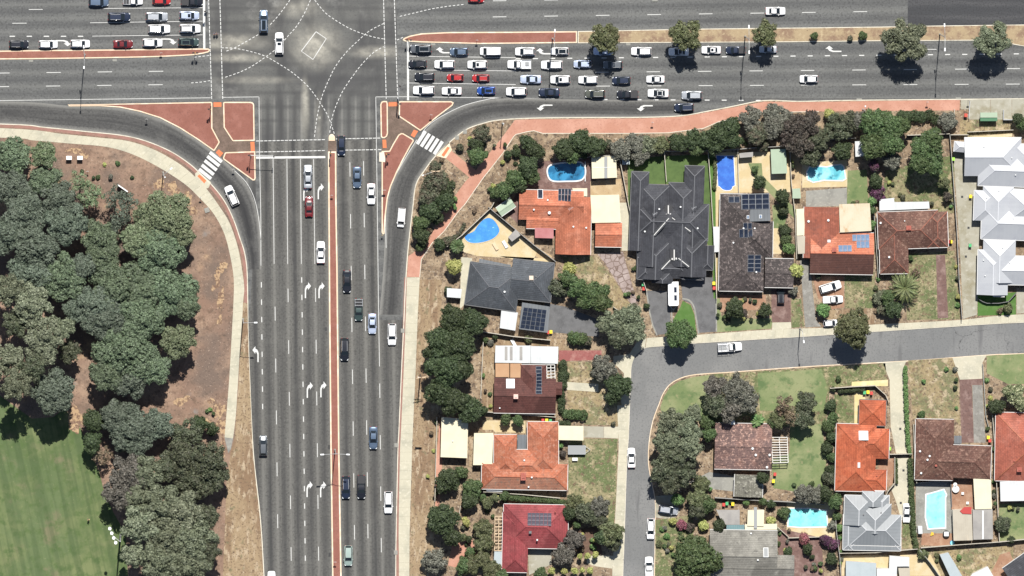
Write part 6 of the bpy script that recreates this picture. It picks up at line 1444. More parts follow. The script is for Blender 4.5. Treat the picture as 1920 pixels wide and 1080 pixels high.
def tree(x, y, r, kind, h=None, style=None, group=None, look=None):
    r = r*(1.14 if group == GP else 1.0); rm = r*S; seed = int(x*131+y*7+r) % 99991; rs = np.random.RandomState(seed)
    style = style or {'pine':'pine','pineb':'pine','pineo':'pine','pineg':'pine','gum':'gum','guml':'gum','gumd':'gum','grey':'gum','greyp':'gum','brown':'loose','plum':'gum','olive':'gum'}.get(kind, 'round' if r > 18 else 'bush')
    h = h or (rm*1.15+.5 if rm < 1.7 else rm*1.35+1.6); zc = h-rm*.52 if h > rm*1.1 else h*.5; sq = 1.0 if h > rm*1.2 else max(.45, h/(rm*1.25))
    if h <= rm*1.1: zc = h*.55
    p, n, s, L = crown(rm, style, rs, zc, squash=sq)
    bx, by = P(x, y, zc); small = rm < 1.3
    shrub = small or h < 2.4
    r_ = empty('shrub' if shrub else ('pine_tree' if kind.startswith('pine') else 'gum_tree' if kind.startswith('gum') else 'tree'), (bx, by, LZ), 0, None, 'shrub' if shrub else 'tree', group)
    me = quads_mesh('crown', p, n, s, LM[kind], rs); link('crown' if not shrub else 'foliage', me, r_)
    if rm > .9:
        mb = MB(); tr = .045*rm+.05; top = Vector((rs.uniform(-.3,.3), rs.uniform(-.3,.3), max(.4, zc-.35*rm)))
        mb.tube((0,0,-.15), top, tr, tr*.7, 8)
        for k in range(min(6, len(L)-1)):
            q = L[1+k]; e = Vector((q[0], q[1], q[2]*sq+zc)); mb.tube(top, top+(e-top)*.9, tr*.5, tr*.2, 6)
        mb.build('trunk', TRUNKG if kind.startswith('gum') else TRUNK, r_, smooth=True)
    else: MB().tube((0,0,-.1),(0,0,zc),.05,.03,6).build('stem', TRUNK, r_)
    TREES.append([r_, x, y, r, look or LOOK[kind], kind]); return r_
def hedge(px, wpx, h, kind, label):
    """clipped or rough hedge along a line: one thing"""
    rs = np.random.RandomState(int(px[0][0]*3+px[0][1])); O = P(*px[0], h/2); L = []; w_ = wpx*S/2
    for a, b in zip(px, px[1:]):
        d = math.hypot(b[0]-a[0], b[1]-a[1]); n = max(1, int(d/(wpx*.42)))
        for i in range(n+1):
            t = i/n; x, y = P(a[0]+(b[0]-a[0])*t, a[1]+(b[1]-a[1])*t, h/2); L.append((x-O[0]+rs.uniform(-.1,.1), y-O[1]+rs.uniform(-.1,.1), 0, w_*rs.uniform(.88,1.08)))
    p, n_, s, L = crown(w_, 'hedge', rs, h*.55, L, squash=min(1.2, h*.5/w_)); r = empty('hedge', (*O, LZ), 0, label, 'hedge')
    link('foliage', quads_mesh('foliage', p, n_, s, LM[kind], rs), r)
    mb = MB()
    for q in L[::3]: mb.tube((q[0],q[1],-.1),(q[0],q[1],h*.5),.04,.03,5)
    mb.build('stem', TRUNK, r)
GP = 'trees of the park'
for a in [(25,293,34,'pine',10),(82,290,25,'pineb',12),(85,338,30,'pine',11),(20,352,36,'pineg',11),(48,398,40,'pineg',12),(108,372,34,'pineg',12),(120,418,40,'pineg',12),(16,440,38,'pineg',12),(68,462,42,'pineg',13),
  (187,447,34,'pine',10),(195,484,32,'pine',10),(308,412,52,'pineo',12),(296,470,46,'pine',12),(262,452,34,'pineo',11),(345,440,20,'pineo',10),
  (60,512,42,'pineg',12),(118,520,42,'pine',12),(152,498,25,'pineg',11),(22,545,30,'gum',15),(62,572,36,'guml',16),(82,625,34,'guml',16),(30,606,25,'gumd',13),(78,655,30,'guml',15),(14,672,30,'guml',15),(30,722,28,'gum',18),(-32,705,36,'gum',18),(60,690,24,'gumd',16),
  (118,615,20,'gum',12),(100,735,40,'pineg',14),(55,765,0,'pine',10),(222,540,58,'pine',12),(185,575,40,'pineg',12),(325,548,46,'pine',12),(350,575,24,'pine',11),(270,595,44,'pine',12),(195,600,40,'pineg',12),(335,640,32,'pineo',11),
  (238,655,58,'pine',13),(290,690,30,'pine',11),(200,700,32,'pine',11),(248,712,38,'pineg',11),(218,778,30,'pineg',9),(250,805,46,'pineg',10),(298,795,28,'pineg',9),(178,790,22,'dark',7),(172,830,20,'dark',7),(195,855,18,'brown',6),(142,582,24,'pineg',10),(130,660,20,'gumd',9),(275,545,30,'pine',11),
  (375,795,16,'dark',5),(350,812,28,'gumd',7),(398,805,12,'dark',4),(345,862,36,'gumd',10),(392,862,34,'gumd',11),(365,900,36,'gumd',10),(405,892,26,'gumd',9),(315,878,26,'gumd',9),
  (240,890,34,'greyp',11),(278,885,30,'gum',11),(222,925,28,'greyp',11),(258,935,26,'gum',11),(306,950,40,'gum',13),(345,960,34,'guml',13),(262,985,36,'guml',13),(312,1005,44,'gum',13),(360,1010,44,'gum',13),(388,968,22,'gumd',11),(250,1042,22,'guml',11),(300,1052,40,'gum',13),(352,1062,42,'gum',13),(388,1030,26,'gumd',11)]:
    if a[2]: tree(*a, group=GP)
for a in [(150,342,22,'pineb',9),(165,372,20,'pineb',9),(180,362,16,'pineb',9),(216,370,22,'pineg',9),(240,378,20,'pineg',9),(225,405,20,'pineg',9),(215,425,12,'pineg',8)]: tree(*a[:4], a[4], 'loose', GP)
GM = 'trees on the dry median'
for a in [(1135,70,33,'olive',10.5),(1286,66,34,'olive',10),(1436,63,26,'olive',9),(1697,75,47,'gum',11.5),(1862,74,38,'gum',11)]: tree(*a, group=GM)
for a in [(1526,67,8,'green',2),(1617,66,9,'green',2),(1594,72,6,'shrub',1)]: tree(*a)
# verge and reserve
for a in [(903,250,18,'shrub'),(893,270,16,'dark'),(895,292,20,'green'),(862,276,9,'shrub'),(818,340,26,'shrub'),(836,352,20,'dark'),(803,365,24,'shrub'),(833,375,22,'dark'),(805,395,22,'dark'),(790,418,18,'green'),(792,442,18,'dark'),(788,462,12,'green'),(815,312,12,'shrub'),(820,410,14,'dark'),
  (990,268,18,'dark'),(968,285,10,'dark'),(952,290,9,'dark'),(1003,282,20,'dark'),(990,312,24,'dark'),(1000,330,18,'green'),(966,335,22,'green'),(972,350,16,'dark'),(945,356,20,'green'),(928,362,12,'green'),(824,458,14,'dark'),(840,452,12,'shrub'),
  (1058,282,24,'dark'),(1088,268,28,'dark'),(1118,276,22,'dark'),(1072,292,18,'green'),(1092,285,14,'green'),(1140,272,14,'shrub'),(1165,280,22,'grey'),(1190,270,22,'grey'),(1200,292,18,'grey'),(1215,272,20,'gum'),(1237,272,18,'olive'),
  (1272,266,20,'dark'),(1298,262,22,'dark'),(1322,266,22,'dark'),(1346,252,26,'dark'),(1342,274,20,'dark'),(1370,240,24,'dark'),(1374,262,20,'dark'),(1306,280,16,'green'),(1408,222,24,'grey',6),(1418,250,24,'shrub'),(1450,212,20,'grey'),(1448,240,24,'grey'),(1474,222,18,'grey'),(1432,272,14,'shrub'),
  (1490,238,24,'plum',7),(1516,230,26,'plum',7),(1500,268,28,'plum',7),(1530,262,26,'gumd',6),(1482,262,20,'plum',6),(1520,292,22,'gumd',5),(1556,215,12,'lime',3),(1572,240,30,'gumd',6),(1594,228,22,'gumd',6),(1612,225,16,'grey',6),(1580,284,22,'dark',5),
  (1642,232,34,'green',8),(1672,236,30,'green',8),(1640,275,30,'green',8),(1668,268,28,'green',8),(1694,236,18,'green',7),(1735,285,34,'green',9),(1748,262,26,'green',9),(1728,305,26,'green',9),(1752,310,22,'green',8),(1777,228,18,'grey',4),(1672,300,18,'grey',5),
  (1908,224,12,'dark',4),(1918,232,14,'green',4),(1642,340,16,'dark',4),(1638,310,12,'purple',4),(1645,362,16,'purple',3),(1655,375,9,'purple',2),(1772,343,12,'olive',4),(1777,368,9,'plum',3),(1634,378,10,'bright',3),(1634,420,10,'bright',3),(1634,395,9,'green',3)]: tree(*a)
# gardens north of the street
for a in [(1424,342,15,'dark'),(1415,318,8,'green',1.5),(1467,368,16,'dark'),(1468,395,11,'dark'),(1472,432,14,'dark'),(1472,450,13,'green'),(1480,466,13,'bright',3),(1493,506,15,'lime',4),(1378,578,22,'dark',4.5),(1434,582,15,'dark',4),(1488,545,9,'grey',2),(1277,626,33,'green',8),(1602,617,41,'olive',10.5,'round'),
  (1665,556,16,'green'),(1676,580,19,'dark'),(1652,558,14,'gum'),(1656,580,14,'shrub'),(1544,580,14,'bright',3),(1535,518,6,'shrub',1.2),(1707,484,6,'green',1.2),(1716,510,10,'brown',2),(1875,582,8,'brown',1.2),(1890,578,10,'olive',2),
  (852,500,17,'lime',4.5),(840,545,9,'dark'),(1068,504,15,'lime',4),(1064,522,18,'green',5),(1085,540,24,'green',6),(1108,552,26,'green',6),(1128,566,22,'green',6),(1096,566,18,'green',5),(1130,545,15,'green',5),(1046,540,17,'gumd',4),(1150,606,28,'gum',7),(1182,594,26,'gum',7),(1190,622,24,'gum',7),(1158,634,20,'gumd',7),(1128,612,12,'gum',6),
  (1076,634,15,'green',2.5),(1092,636,14,'green',2.5),(1104,640,9,'shrub',2),(928,632,5,'dark',1.5),(990,636,8,'olive',1.5),(1212,574,6,'dark',1.5),(1190,572,5,'shrub',1),(1350,572,6,'shrub',1),(1395,588,8,'plum',1.5),(1364,600,7,'shrub',1)]: tree(*a)
for a in [(850,598,32,'dark',9),(885,602,28,'dark',9),(905,604,14,'dark',6),(828,640,34,'dark',9),(858,648,38,'dark',10),(838,690,42,'dark',10),(866,690,26,'dark',9),(822,735,32,'dark',9),(850,752,30,'dark',8),(880,768,30,'dark',7),(810,660,18,'dark',7),(905,770,10,'dark',4)]: tree(*a, group='dense dark trees beside the verge')
for a in [(1132,690,28,'grey',6),(1163,724,28,'dark',6.5),(1148,745,16,'dark',5),(1056,704,12,'dark',1.6),(948,786,12,'green',3),(972,788,12,'green',3),(910,638,6,'green',1.5),(920,642,5,'grey',1)]: tree(*a)
hedge([(1055,682),(1055,722)],17,1.7,'dark','tall dark clipped hedge above the garden path of the white patio house')
hedge([(1053,738),(1053,768)],16,1.6,'dark','dark clipped hedge below the garden path of the white patio house')
hedge([(1062,776),(1092,778)],20,1.6,'green','long rounded hedge at the lower end of the same front yard')
hedge([(1050,794),(1064,794)],14,1.4,'dark','short dark hedge beside the three bins of the orange house')
hedge([(1690,217),(1726,219)],22,2.0,'dark','long clipped hedge block below the salmon path'); hedge([(1741,215),(1753,224)],22,2.0,'dark','short clipped hedge block next to the longer one')
hedge([(1697,690),(1699,760),(1702,820),(1705,850)],9,1.5,'bright','upper half of the long narrow hedge beside the shared drive'); hedge([(1706,864),(1709,930),(1713,1000),(1718,1026)],11,1.6,'green','lower half of the long narrow hedge beside the shared drive')
hedge([(944,932),(1030,938),(1060,942)],12,1.5,'green','hedge between the white wall and the red roofed house')
hedge([(1341,300),(1340,352)],7,1.3,'olive','thin hedge strip left of the blue lap pool')
hedge([(1575,734),(1600,732),(1618,731)],8,1.2,'dark','row of small clipped bushes under the white limestone wall')
hedge([(870,420),(862,436),(850,446)],7,1.2,'shrub','scrubby row inside the pale fence by the kidney pool')
hedge([(1680,862),(1680,905)],6,1.2,'green','narrow hedge outside the courtyard fence')
# lower left gardens
for a in [(838,902,27,'dark',5),(866,885,14,'green',3),(885,915,22,'green',4),(880,940,17,'dark',4),(906,934,8,'green',2),(928,934,9,'olive',3),(946,930,10,'green',3),(914,944,12,'olive',3),(828,975,34,'dark',7),(848,1008,20,'dark',6),(815,1052,27,'grey',5),(868,1064,18,'green',4),(906,992,20,'olive',4),(907,1018,18,'olive',4),(874,980,8,'lime',2),(870,1008,8,'olive',2),(879,1010,7,'dark',2),(880,1035,11,'green',2),
  (880,1062,20,'olive',4),(905,1048,15,'olive',4),(922,1068,18,'olive',4),(940,1078,14,'green',4),(1078,946,22,'olive',4),(1068,962,16,'dark',4),(1098,962,24,'gumd',5),(1124,950,20,'grey',5),(1122,972,16,'gumd',4),(1146,1000,26,'olive',6),(1126,1008,15,'dark',5),(1150,1018,14,'gumd',4),(1076,1012,20,'greyp',5),(1056,1040,22,'greyp',5),(1066,1022,18,'brown',4),(1014,1076,14,'green',3),(1082,984,8,'green',2),(1056,850,5,'plum',1.5),(1050,835,6,'bright',1.2)]: tree(*a)
GR = 'round clipped yellow green bushes'
for x, y, r in ((930,934,6),(1087,1043,6),(1101,1042,7),(1116,1041,7),(1035,1070,8),(1058,1071,7),(1078,1070,7),(1092,1069,6),(1107,1069,7)): tree(x, y, r, 'lime', 2.6, 'bush', GR, 'small round clipped yellow green bush')
# south east
for a in [(1342,725,26,'greyp',8),(1340,758,26,'gumd',8),(1382,732,32,'grey',9),(1402,752,24,'grey',8),(1368,768,26,'greyp',8),(1470,762,22,'brown',6),(1482,780,20,'brown',6),(1512,752,20,'gumd',6),(1505,785,22,'gumd',6),(1462,785,18,'olive',5),(1452,792,14,'green',4),
  (1258,790,28,'gum',9),(1288,808,30,'gum',9),(1250,825,28,'gum',9),(1292,838,26,'gum',9),(1262,858,28,'gumd',9),(1245,880,30,'gumd',9),(1278,885,32,'gumd',8),(1255,905,24,'gumd',8),(1328,790,17,'green',5),(1330,815,16,'green',5),(1300,775,16,'gum',7),(1415,800,12,'bright',3),
  (1558,760,13,'dark'),(1562,785,14,'green'),(1552,800,13,'green'),(1560,820,13,'dark'),(1550,840,14,'dark'),(1562,858,12,'green'),(1556,880,12,'dark'),(1556,895,14,'gumd'),(1548,925,18,'dark'),(1508,926,20,'grey'),(1530,928,16,'grey'),(1565,940,18,'green'),(1572,710,6,'green',1.2),(1562,730,5,'dark'),
  (1314,908,17,'olive'),(1308,935,20,'olive'),(1328,945,18,'green'),(1310,955,18,'gumd'),(1270,936,13,'bright',3),(1262,978,8,'lime',1.5),(1278,984,11,'pink',1.6),(1293,988,10,'plum',1.6),(1318,984,12,'lime',2),(1348,985,14,'dark',3.5),(1242,992,6,'bright',.8),(1250,1005,7,'bright',.8),(1236,1020,6,'olive',.7),(1400,942,7,'bright',1.5),(1430,940,9,'green',2),(1445,945,10,'dark',2),(1470,962,14,'green',2.5),(1446,976,10,'lime',1.5),
  (1430,897,13,'dark',5),(1508,1010,12,'pink',2),(1514,1030,12,'dark',2),(1548,1012,12,'purple',2),(1562,1020,13,'purple',2),(1560,1050,14,'dark',3),(1478,1035,10,'dark',2),(1560,985,9,'grey',2),(1574,990,8,'bright',2),(1568,968,10,'green',2),(1585,880,0,'dark',2),
  (1900,737,22,'flower',5),(1914,755,16,'flower',5),(1868,762,17,'dark',4),(1728,778,9,'green',1.5),(1880,982,15,'gumd',3),(1896,1012,9,'dark',1.6),(1730,1040,12,'olive',2),(1732,715,4,'bright',.8),(1775,692,5,'bright',.8),(1745,810,0,'dark',1)]:
    if a[2]: tree(*a)
tree(1305,1048,54,'green',8,'round',look='very large dense round dark green tree'); tree(1150,795,5,'shrub',.8)
rg = random.Random(31)
for (x0,y0,x1,y1,n) in ((1484,300,1500,350,4),(1592,380,1630,382,3),(1655,330,1700,372,4),(1730,380,1785,390,4),(1345,585,1445,600,8),(1350,556,1432,566,5),(1640,520,1648,600,4),(1790,480,1798,590,5),(1172,478,1200,560,6),(905,640,924,770,5),(830,940,925,1000,10),(850,1015,900,1060,6),(930,936,1050,941,5),
   (1235,985,1300,1040,12),(1285,900,1335,960,8),(1345,938,1400,946,5),(1455,990,1480,1075,8),(1490,1040,1545,1070,8),(1570,965,1578,1070,7),(1860,800,1866,1000,7),(1880,950,1915,955,3),(1790,690,1798,800,4),(1845,710,1858,820,6),(1750,1040,1800,1060,4),(1060,990,1130,1035,8),(1480,905,1545,935,5),(870,255,930,300,7),(940,270,1010,345,8),(850,340,930,400,6),(790,300,830,440,6),(1385,250,1480,275,6),(800,790,818,1070,6),(380,760,410,840,6),(150,300,290,340,7)):
    for _ in range(n): tree(round(rg.uniform(x0,x1)), round(rg.uniform(y0,y1)), rg.uniform(2.6,5.5), rg.choice(['green','shrub','dark','olive','bright','grey','brown','lime','shrub','green']), rg.uniform(.5,1.3), 'bush')
# palms
def palm(x, y, r, label, h=3.2, n=42, mat='olive'):
    rs = np.random.RandomState(int(x)); bx, by = P(x, y, h); R0 = r*S; o = empty('palm_tree', (bx, by, LZ), 0, label, 'palm tree')
    MB().tube((0,0,-.1),(0,0,h),.38,.30,10).build('trunk', TRUNK, o, smooth=True)
    for i in range(n):
        a = 2*math.pi*i*.381966; lv = (i+.5)/n; el = .1+.95*lv*lv; mb = MB(); L = R0*(1.0-.30*lv)*rs.uniform(.9,1.05); pts = []; K = 9
        for k in range(K):
            t = k/(K-1); rr = L*t*math.cos(el*(1-t*.9)); zz = h+L*(math.sin(el)*t-.62*t*t*(1-.35*lv)); pts.append(Vector((math.cos(a)*rr, math.sin(a)*rr, zz)))
        sd = Vector((-math.sin(a), math.cos(a), 0)); up = Vector((0,0,1))
        for k in range(1, K):
            p0, p1 = pts[k-1], pts[k]; mb.bar(p0, p1, .05)
            for s in (-1, 1):
                for q in (0, .33, .66):
                    c0 = p0+(p1-p0)*q; wd = .33*math.sin(math.pi*min(.96, .12+.85*(k-1+q)/(K-1)))**.6; f_ = (p1-p0).normalized()
                    mb.poly([c0-f_*.05, c0+f_*.09, c0+f_*.30+sd*s*wd+up*.12, c0+f_*.20+sd*s*wd+up*.11])
        mb.build('frond', LM[mat], o)
palm(1696,539,35,'large spreading palm with a star of long fronds in front of the brown L house',3.6,34,'palm')
palm(857,462,15,'dark spiky palm beside the kidney shaped pool',3.0,26,'green'); palm(1268,936,0.1,'x',1,1) if False else None
palm(1420,788,14,'bright green palm leaning over the top of the mottled roof',3.6,16,'bright')
# ---------------------------------------------------------------- street furniture
POLE = M('pole_steel', (.38,.385,.38), .5, metal=.4); LAMP = M('luminaire_grey', (.62,.63,.63), .5); YEL = M('signal_yellow', (.5,.33,.03), .5); BLK = M('signal_black', (.018,.018,.018), .5)
def lamp(x, y, h, arms, label, group='tall road lamps'):
    """arms: (heading degrees, length px)"""
    b = P(x, y); r = empty('street_lamp', (*b, LZ), 0, label, 'street lamp', group)
    MB().tube((0,0,-.12),(0,0,.25),.22,.22,8).build('base', CONCG, r)
    MB().tube((0,0,.25),(0,0,h),.13,.075,8).build('pole', POLE, r, smooth=True)
    for a, l in arms:
        d = Vector((math.cos(R(a)), math.sin(R(a)), 0)); L = l*S
        arm = MB().tube((0,0,h-.5), d*L*.3+Vector((0,0,h)), .07,.06,6).tube(d*L*.3+Vector((0,0,h)), d*L*.78+Vector((0,0,h+.08)), .06,.05,6).build('arm', POLE, r)
        hd = MB().bar(d*L*.76+Vector((0,0,h+.1)), d*L+Vector((0,0,h+.14)), .3,.14).build('lamp_head', LAMP, r)
lamp(159,102,16.5,((93,23),(268,21)),'double armed lamp post on the left red median')
lamp(1397,68,17,((91,27),(270,27)),'double armed lamp post on the dry median beside the third tree'); lamp(1762,64,17,((93,26),(269,26)),'double armed lamp post on the dry median right of the largest median tree')
lamp(1036,72,12.5,((88,22),(270,24)),'double armed lamp post on the right red median')
lamp(628,843,12.5,((182,29),(-2,26)),'double armed lamp post on the narrow lower median')
lamp(455.6,598,13.5,((2,26),),'single lamp post at the left kerb of the lower road'); lamp(306,323,12,((40,22),(-50,6)),'lamp post on the mulch near the left zebra crossing')
lamp(942,231,9,((95,4),),'slim post between the curved slip lane and the salmon path'); lamp(1500,616,9,((-82,22),),'street lamp leaning over the side street'); lamp(1618,205,7,((85,10),),'slim lamp post on the salmon path')
lamp(817,336,0.1,(),'x') if False else None
def power(x, y, h, label, light=None):
    b = P(x, y); r = empty('power_pole', (*b, LZ), 0, label, 'power pole', 'timber power poles')
    MB().tube((0,0,-.12),(0,0,h),.16,.11,8).build('pole', TRUNK, r); MB().bar((-1.1,-.2,h-.4),(1.1,.2,h-.4),.11).bar((-1.0,.1,h-1.2),(1.0,-.1,h-1.2),.1).build('crossarm', TIMB, r)
    for k in (-1,-.4,.4,1): MB().tube((k,k*.18,h-.34),(k,k*.18,h-.14),.05,.03,6).build('insulator', OFFW, r)
    if light: MB().tube((0,0,h-1.5),(light[0]*S,-light[1]*S,h-1.1),.05,.04,6).build('arm', POLE, r); MB().bar((light[0]*S,-light[1]*S,h-1.1),(light[0]*S*1.15,-light[1]*S*1.15,h-1.08),.25,.12).build('lamp_head', LAMP, r)
power(815,318,8,'timber power pole among bushes with a lamp over the slip lane',(-22,7)); power(788,702,10,'timber power pole at the edge of the dense dark trees',(-5,0))
power(747,1020,0.1,'x') if False else None
def signal(x, y, h, heads, label, mast=None, z=.13):
    b = P(x, y); r = empty('traffic_signal', (*b, z), 0, label, 'traffic signal', 'traffic signals')
    MB().tube((0,0,-.05),(0,0,h),.07,.06,8).build('pole', YEL if not mast else POLE, r)
    def head(p, a):
        d = Vector((math.cos(R(a)), math.sin(R(a)), 0)); sd = Vector((-d.y, d.x, 0)); c = p+d*.12
        hd = MB().bar(c+Vector((0,0,-.55)), c+Vector((0,0,.55)), .36,.2).build('signal_head', BLK, r)
        for i, m_ in enumerate(((.35,.02,.02),(.35,.2,.02),(.02,.25,.08))):
            q = c+Vector((0,0,.35-.35*i)); MB().tube(q+d*.10, q+d*.16, .11, .11, 10).build('signal_lamp', _sl[i], hd); MB().bar(q+d*.12+Vector((0,0,.14)), q+d*.36+Vector((0,0,.13)), .28,.02).build('visor', BLK, hd)
    for a in heads: head(Vector((math.cos(R(a))*.2, math.sin(R(a))*.2, h-.5)), a)
    if mast:
        e = Vector((mast[0]*S, -mast[1]*S, 5.6)); MB().tube((0,0,h-.3),(e.x*.25,e.y*.25,5.4),.08,.07,8).tube((e.x*.25,e.y*.25,5.4), e, .07,.05,8).build('mast_arm', POLE, r); head(e+Vector((0,0,-.3)), mast[2])
_sl = [M('red_lens', (.35,.03,.03), .3), M('amber_lens', (.35,.2,.03), .3), M('green_lens', (.03,.25,.1), .3)]
signal(470,289,5.6,(270,180),'tall traffic signal with a long arm over the lower stop line',(43,0,270)); signal(746,193,5.2,(0,90),'tall traffic signal with a long arm on the right triangular island',(1,-33,0))
signal(395,203,5.0,(180,90),'traffic signal on the edge of the large left island'); signal(724,288,4.0,(270,0),'traffic signal beside the pale pad right of the lower road'); signal(619.5,286,4.0,(270,90),'traffic signal at the head of the narrow lower median')
signal(366,98,4.0,(180,0),'traffic signal on the tip of the left red median'); signal(766,74,4.0,(0,180),'traffic signal on the tip of the right red median'); signal(722,252,0.1,(),'x') if False else None
signal(388,20,5.4,(180,),'traffic signal cut by the top edge beside the left stop line',(1,-22,180),0)
slab('signal_footing', [(711,286),(720,285),(723,300),(722,304),(711,303)], KERBW, .1, .16)
def sign(x, y, h, label, w_=.6, hh=.6, m=OFFW, z=LZ, rz=0.0):
    b = P(x, y); r = empty('road_sign', (*b, z), R(rz), label, 'road sign', 'small road signs'); MB().tube((0,0,-.05),(0,0,h),.035,.035,6).build('post', POLE, r); MB().box(-w_/2,-.06,h-hh,w_/2,-.036,h).build('sign_plate', m, r)
sign(275,222,2.4,'small sign on the tapering point of the large left island',z=.13); sign(894,74,2.4,'small sign on the right red median',z=.13); sign(622,365,1.8,'small sign on the narrow median beside the red coupe',z=.13); sign(720,355,2.6,'sign with square plate on the long thin island',.8,.8,z=.13)
sign(438,316,2.2,'small sign on the lower left triangular island',z=.13); sign(808,214,2.4,'small sign on the right triangular island',z=.13); sign(1223,228,2.4,'small sign on the salmon path below the slip lane'); sign(1738,190,2.4,'small sign on the salmon path near the bus stop'); sign(716.5,440,1.6,'marker post at the lower tip of the long thin island',.4,.6,YEL,.13)
sign(628,1052,2.2,'white sign on the narrow median near the bottom edge',.7,.5,z=.13); sign(1815,188,2.6,'bus stop sign post at the edge of the concrete pad',.5,.6,GUTD); sign(376,369,2.2,'leaning sign on the mulch right of the bare sand'); sign(164,320,2.0,'small post on the mulch below the two white cabinets'); sign(302,98,2.0,'small sign on the left red median',z=.13)
def boxthing(x, y, w_, d, h, m, name, label, cat, rz=0, lid=None, group=None, z=LZ):
    b = P(x, y, h); r = empty(name, (*b, z), R(rz), label, cat, group); MB().box(-w_/2,-d/2,-.05,w_/2,d/2,h).build('body', m, r); MB().box(-w_/2-.04,-d/2-.04,h+.001,w_/2+.04,d/2+.04,h+.07).build('lid', lid or m, r); return r
CAB = M('cabinet_white', (.66,.67,.66), .5)
for x, l in ((129.5,'left of two white utility cabinets on the mulch'),(150,'right of two white utility cabinets on the mulch')): boxthing(x,296,1.15,.75,1.5,CAB,'utility_cabinet',l,'cabinet',group='white utility cabinets')
boxthing(388,394,1.0,1.0,.12,CONCG,'ground_pit','square concrete pit lid on the mulch beside the curving path','pit lid',rz=20)
boxthing(847,351,1.0,.7,.9,CAB,'utility_cabinet','small white cabinet on the sand between bushes and salmon path','cabinet',rz=30)
boxthing(785,836,1.4,.5,.9,STRAW,'utility_cabinet','small brown box on the dry verge beside the footpath','cabinet')
boxthing(1831,220,.6,.6,1.2,M('box_red',(.4,.06,.04),.5),'litter_bin','red litter bin left of the bus shelter','bin') if False else boxthing(1811,216,.6,.7,1.2,M('box_red',(.4,.06,.04),.5),'litter_bin','red litter bin left of the bus shelter','bin')
# billboard
b = P(230,353,2.6); r = empty('billboard', (*b, LZ), R(-35), 'white edged sign board standing on the mulch above a dark pine', 'sign board'); MB().box(-1.4,-.1,.6,1.4,.1,2.7).build('panel', CAB, r)
for s in (-1,1): MB().bar((s*1.1,0,-.1),(s*1.1,0,.598),.12).build('post', TIMB, r)
# sports flood lights
b = P(226,1002); r = empty('floodlight_mast', (*b, LZ), 0, 'tall floodlight mast with four white lamps at the edge of the oval', 'floodlight'); hz = 18
MB().tube((0,0,-.1),(0,0,hz),.25,.12,8).build('mast', POLE, r, smooth=True)
e0, e1 = Vector((-14.5*S-.6,2.6*1.1,hz)), Vector((-3.5*S-.6,-.3,hz)); MB().bar((-.1,0,hz),(e0+e1)/2,.1).bar(e0,e1,.1).build('crossbar', POLE, r)
for k in range(4):
    q = e0+(e1-e0)*(k/3); MB().tube(q+Vector((0,0,-.15)), q+Vector((0,0,.25)), .38,.36,12).build('lamp_head', CAB, r)
# wheelie bins
BG = M('bin_dark_green', (.02,.07,.035), .5); BL = dict(yellow=M('bin_lid_yellow', (.70,.52,.03), .5), green=M('bin_lid_green', (.06,.30,.12), .5), red=M('bin_lid_red', (.42,.05,.04), .5), lime=M('bin_lid_lime', (.25,.5,.06), .5))
def binn(x, y, lid, label, rz=0):
    b = P(x, y, 1.0); r = empty('wheelie_bin', (*b, LZ), R(rz), label, 'bin', 'wheelie bins')
    MB().prism([(-.27,-.30),(.27,-.30),(.27,.30),(-.27,.30)], .05, 1.0).build('body', BG, r); MB().box(-.32,-.38,1.001,.32,.36,1.08).build('lid', BL[lid], r)
    for s in (-1,1): MB().tube((s*.29,.3,.12),(s*.23,.3,.12),.12,n=10).build('wheel', RUB, r)
for q in [(1027,623,'red','red lidded bin at the corner of the square solar carport'),(1033,622,'yellow','yellow lidded bin at the corner of the square solar carport'),(1206,533,'green','green lidded bin left of the caravan drive'),(1207,541,'red','red lidded bin left of the caravan drive'),(1338.5,531,'yellow','yellow lidded bin at the right fence of the twin house drive'),(1339,540,'red','red lidded bin at the right fence of the twin house drive'),
  (1621,736,'green','green lidded bin, leftmost of three inside the curved white wall'),(1627.5,735,'yellow','yellow lidded bin, middle of three inside the curved white wall'),(1634,737,'red','red lidded bin, rightmost of three inside the curved white wall'),(1668,841,'lime','lime lidded bin beside the bright orange house'),(1787.5,298,'lime','green lidded bin at the top of the town house lane'),(1819,453,'yellow','yellow lidded bin between middle and upper town houses') if False else (1819,460,'green','green lidded bin beside the white town house lane wall'),
  (1820,368,'yellow','yellow lidded bin beside the middle town house'),(1783,453,'yellow','yellow lidded bin at the right end of the brown L house'),(1780,453,'red','red lidded bin at the right end of the brown L house'),(1853,820,'yellow','yellow lidded bin beside the long pale fence of the brown house'),(1856,826,'red','red lidded bin beside the long pale fence of the brown house'),
  (1018,788,'red','red lidded bin above the orange roofed house'),(1025,788,'yellow','yellow lidded bin above the orange roofed house'),(1032,789,'green','green lidded bin above the orange roofed house'),(1033,939,'yellow','yellow lidded bin above the red roofed house'),(1038,939,'red','red lidded bin above the red roofed house'),(1357,946,'red','red lidded bin left of the two beside the weathered carport'),(1374,945,'yellow','yellow lidded bin right of the weathered carport bins'),(1363,944,'green','pale green lidded bin between the red and yellow ones'),(1453,889,'red','red lidded bin on the lawn under the white pergola'),(1450,902,'yellow','yellow lidded bin right of the mossy garage')]: binn(*q)
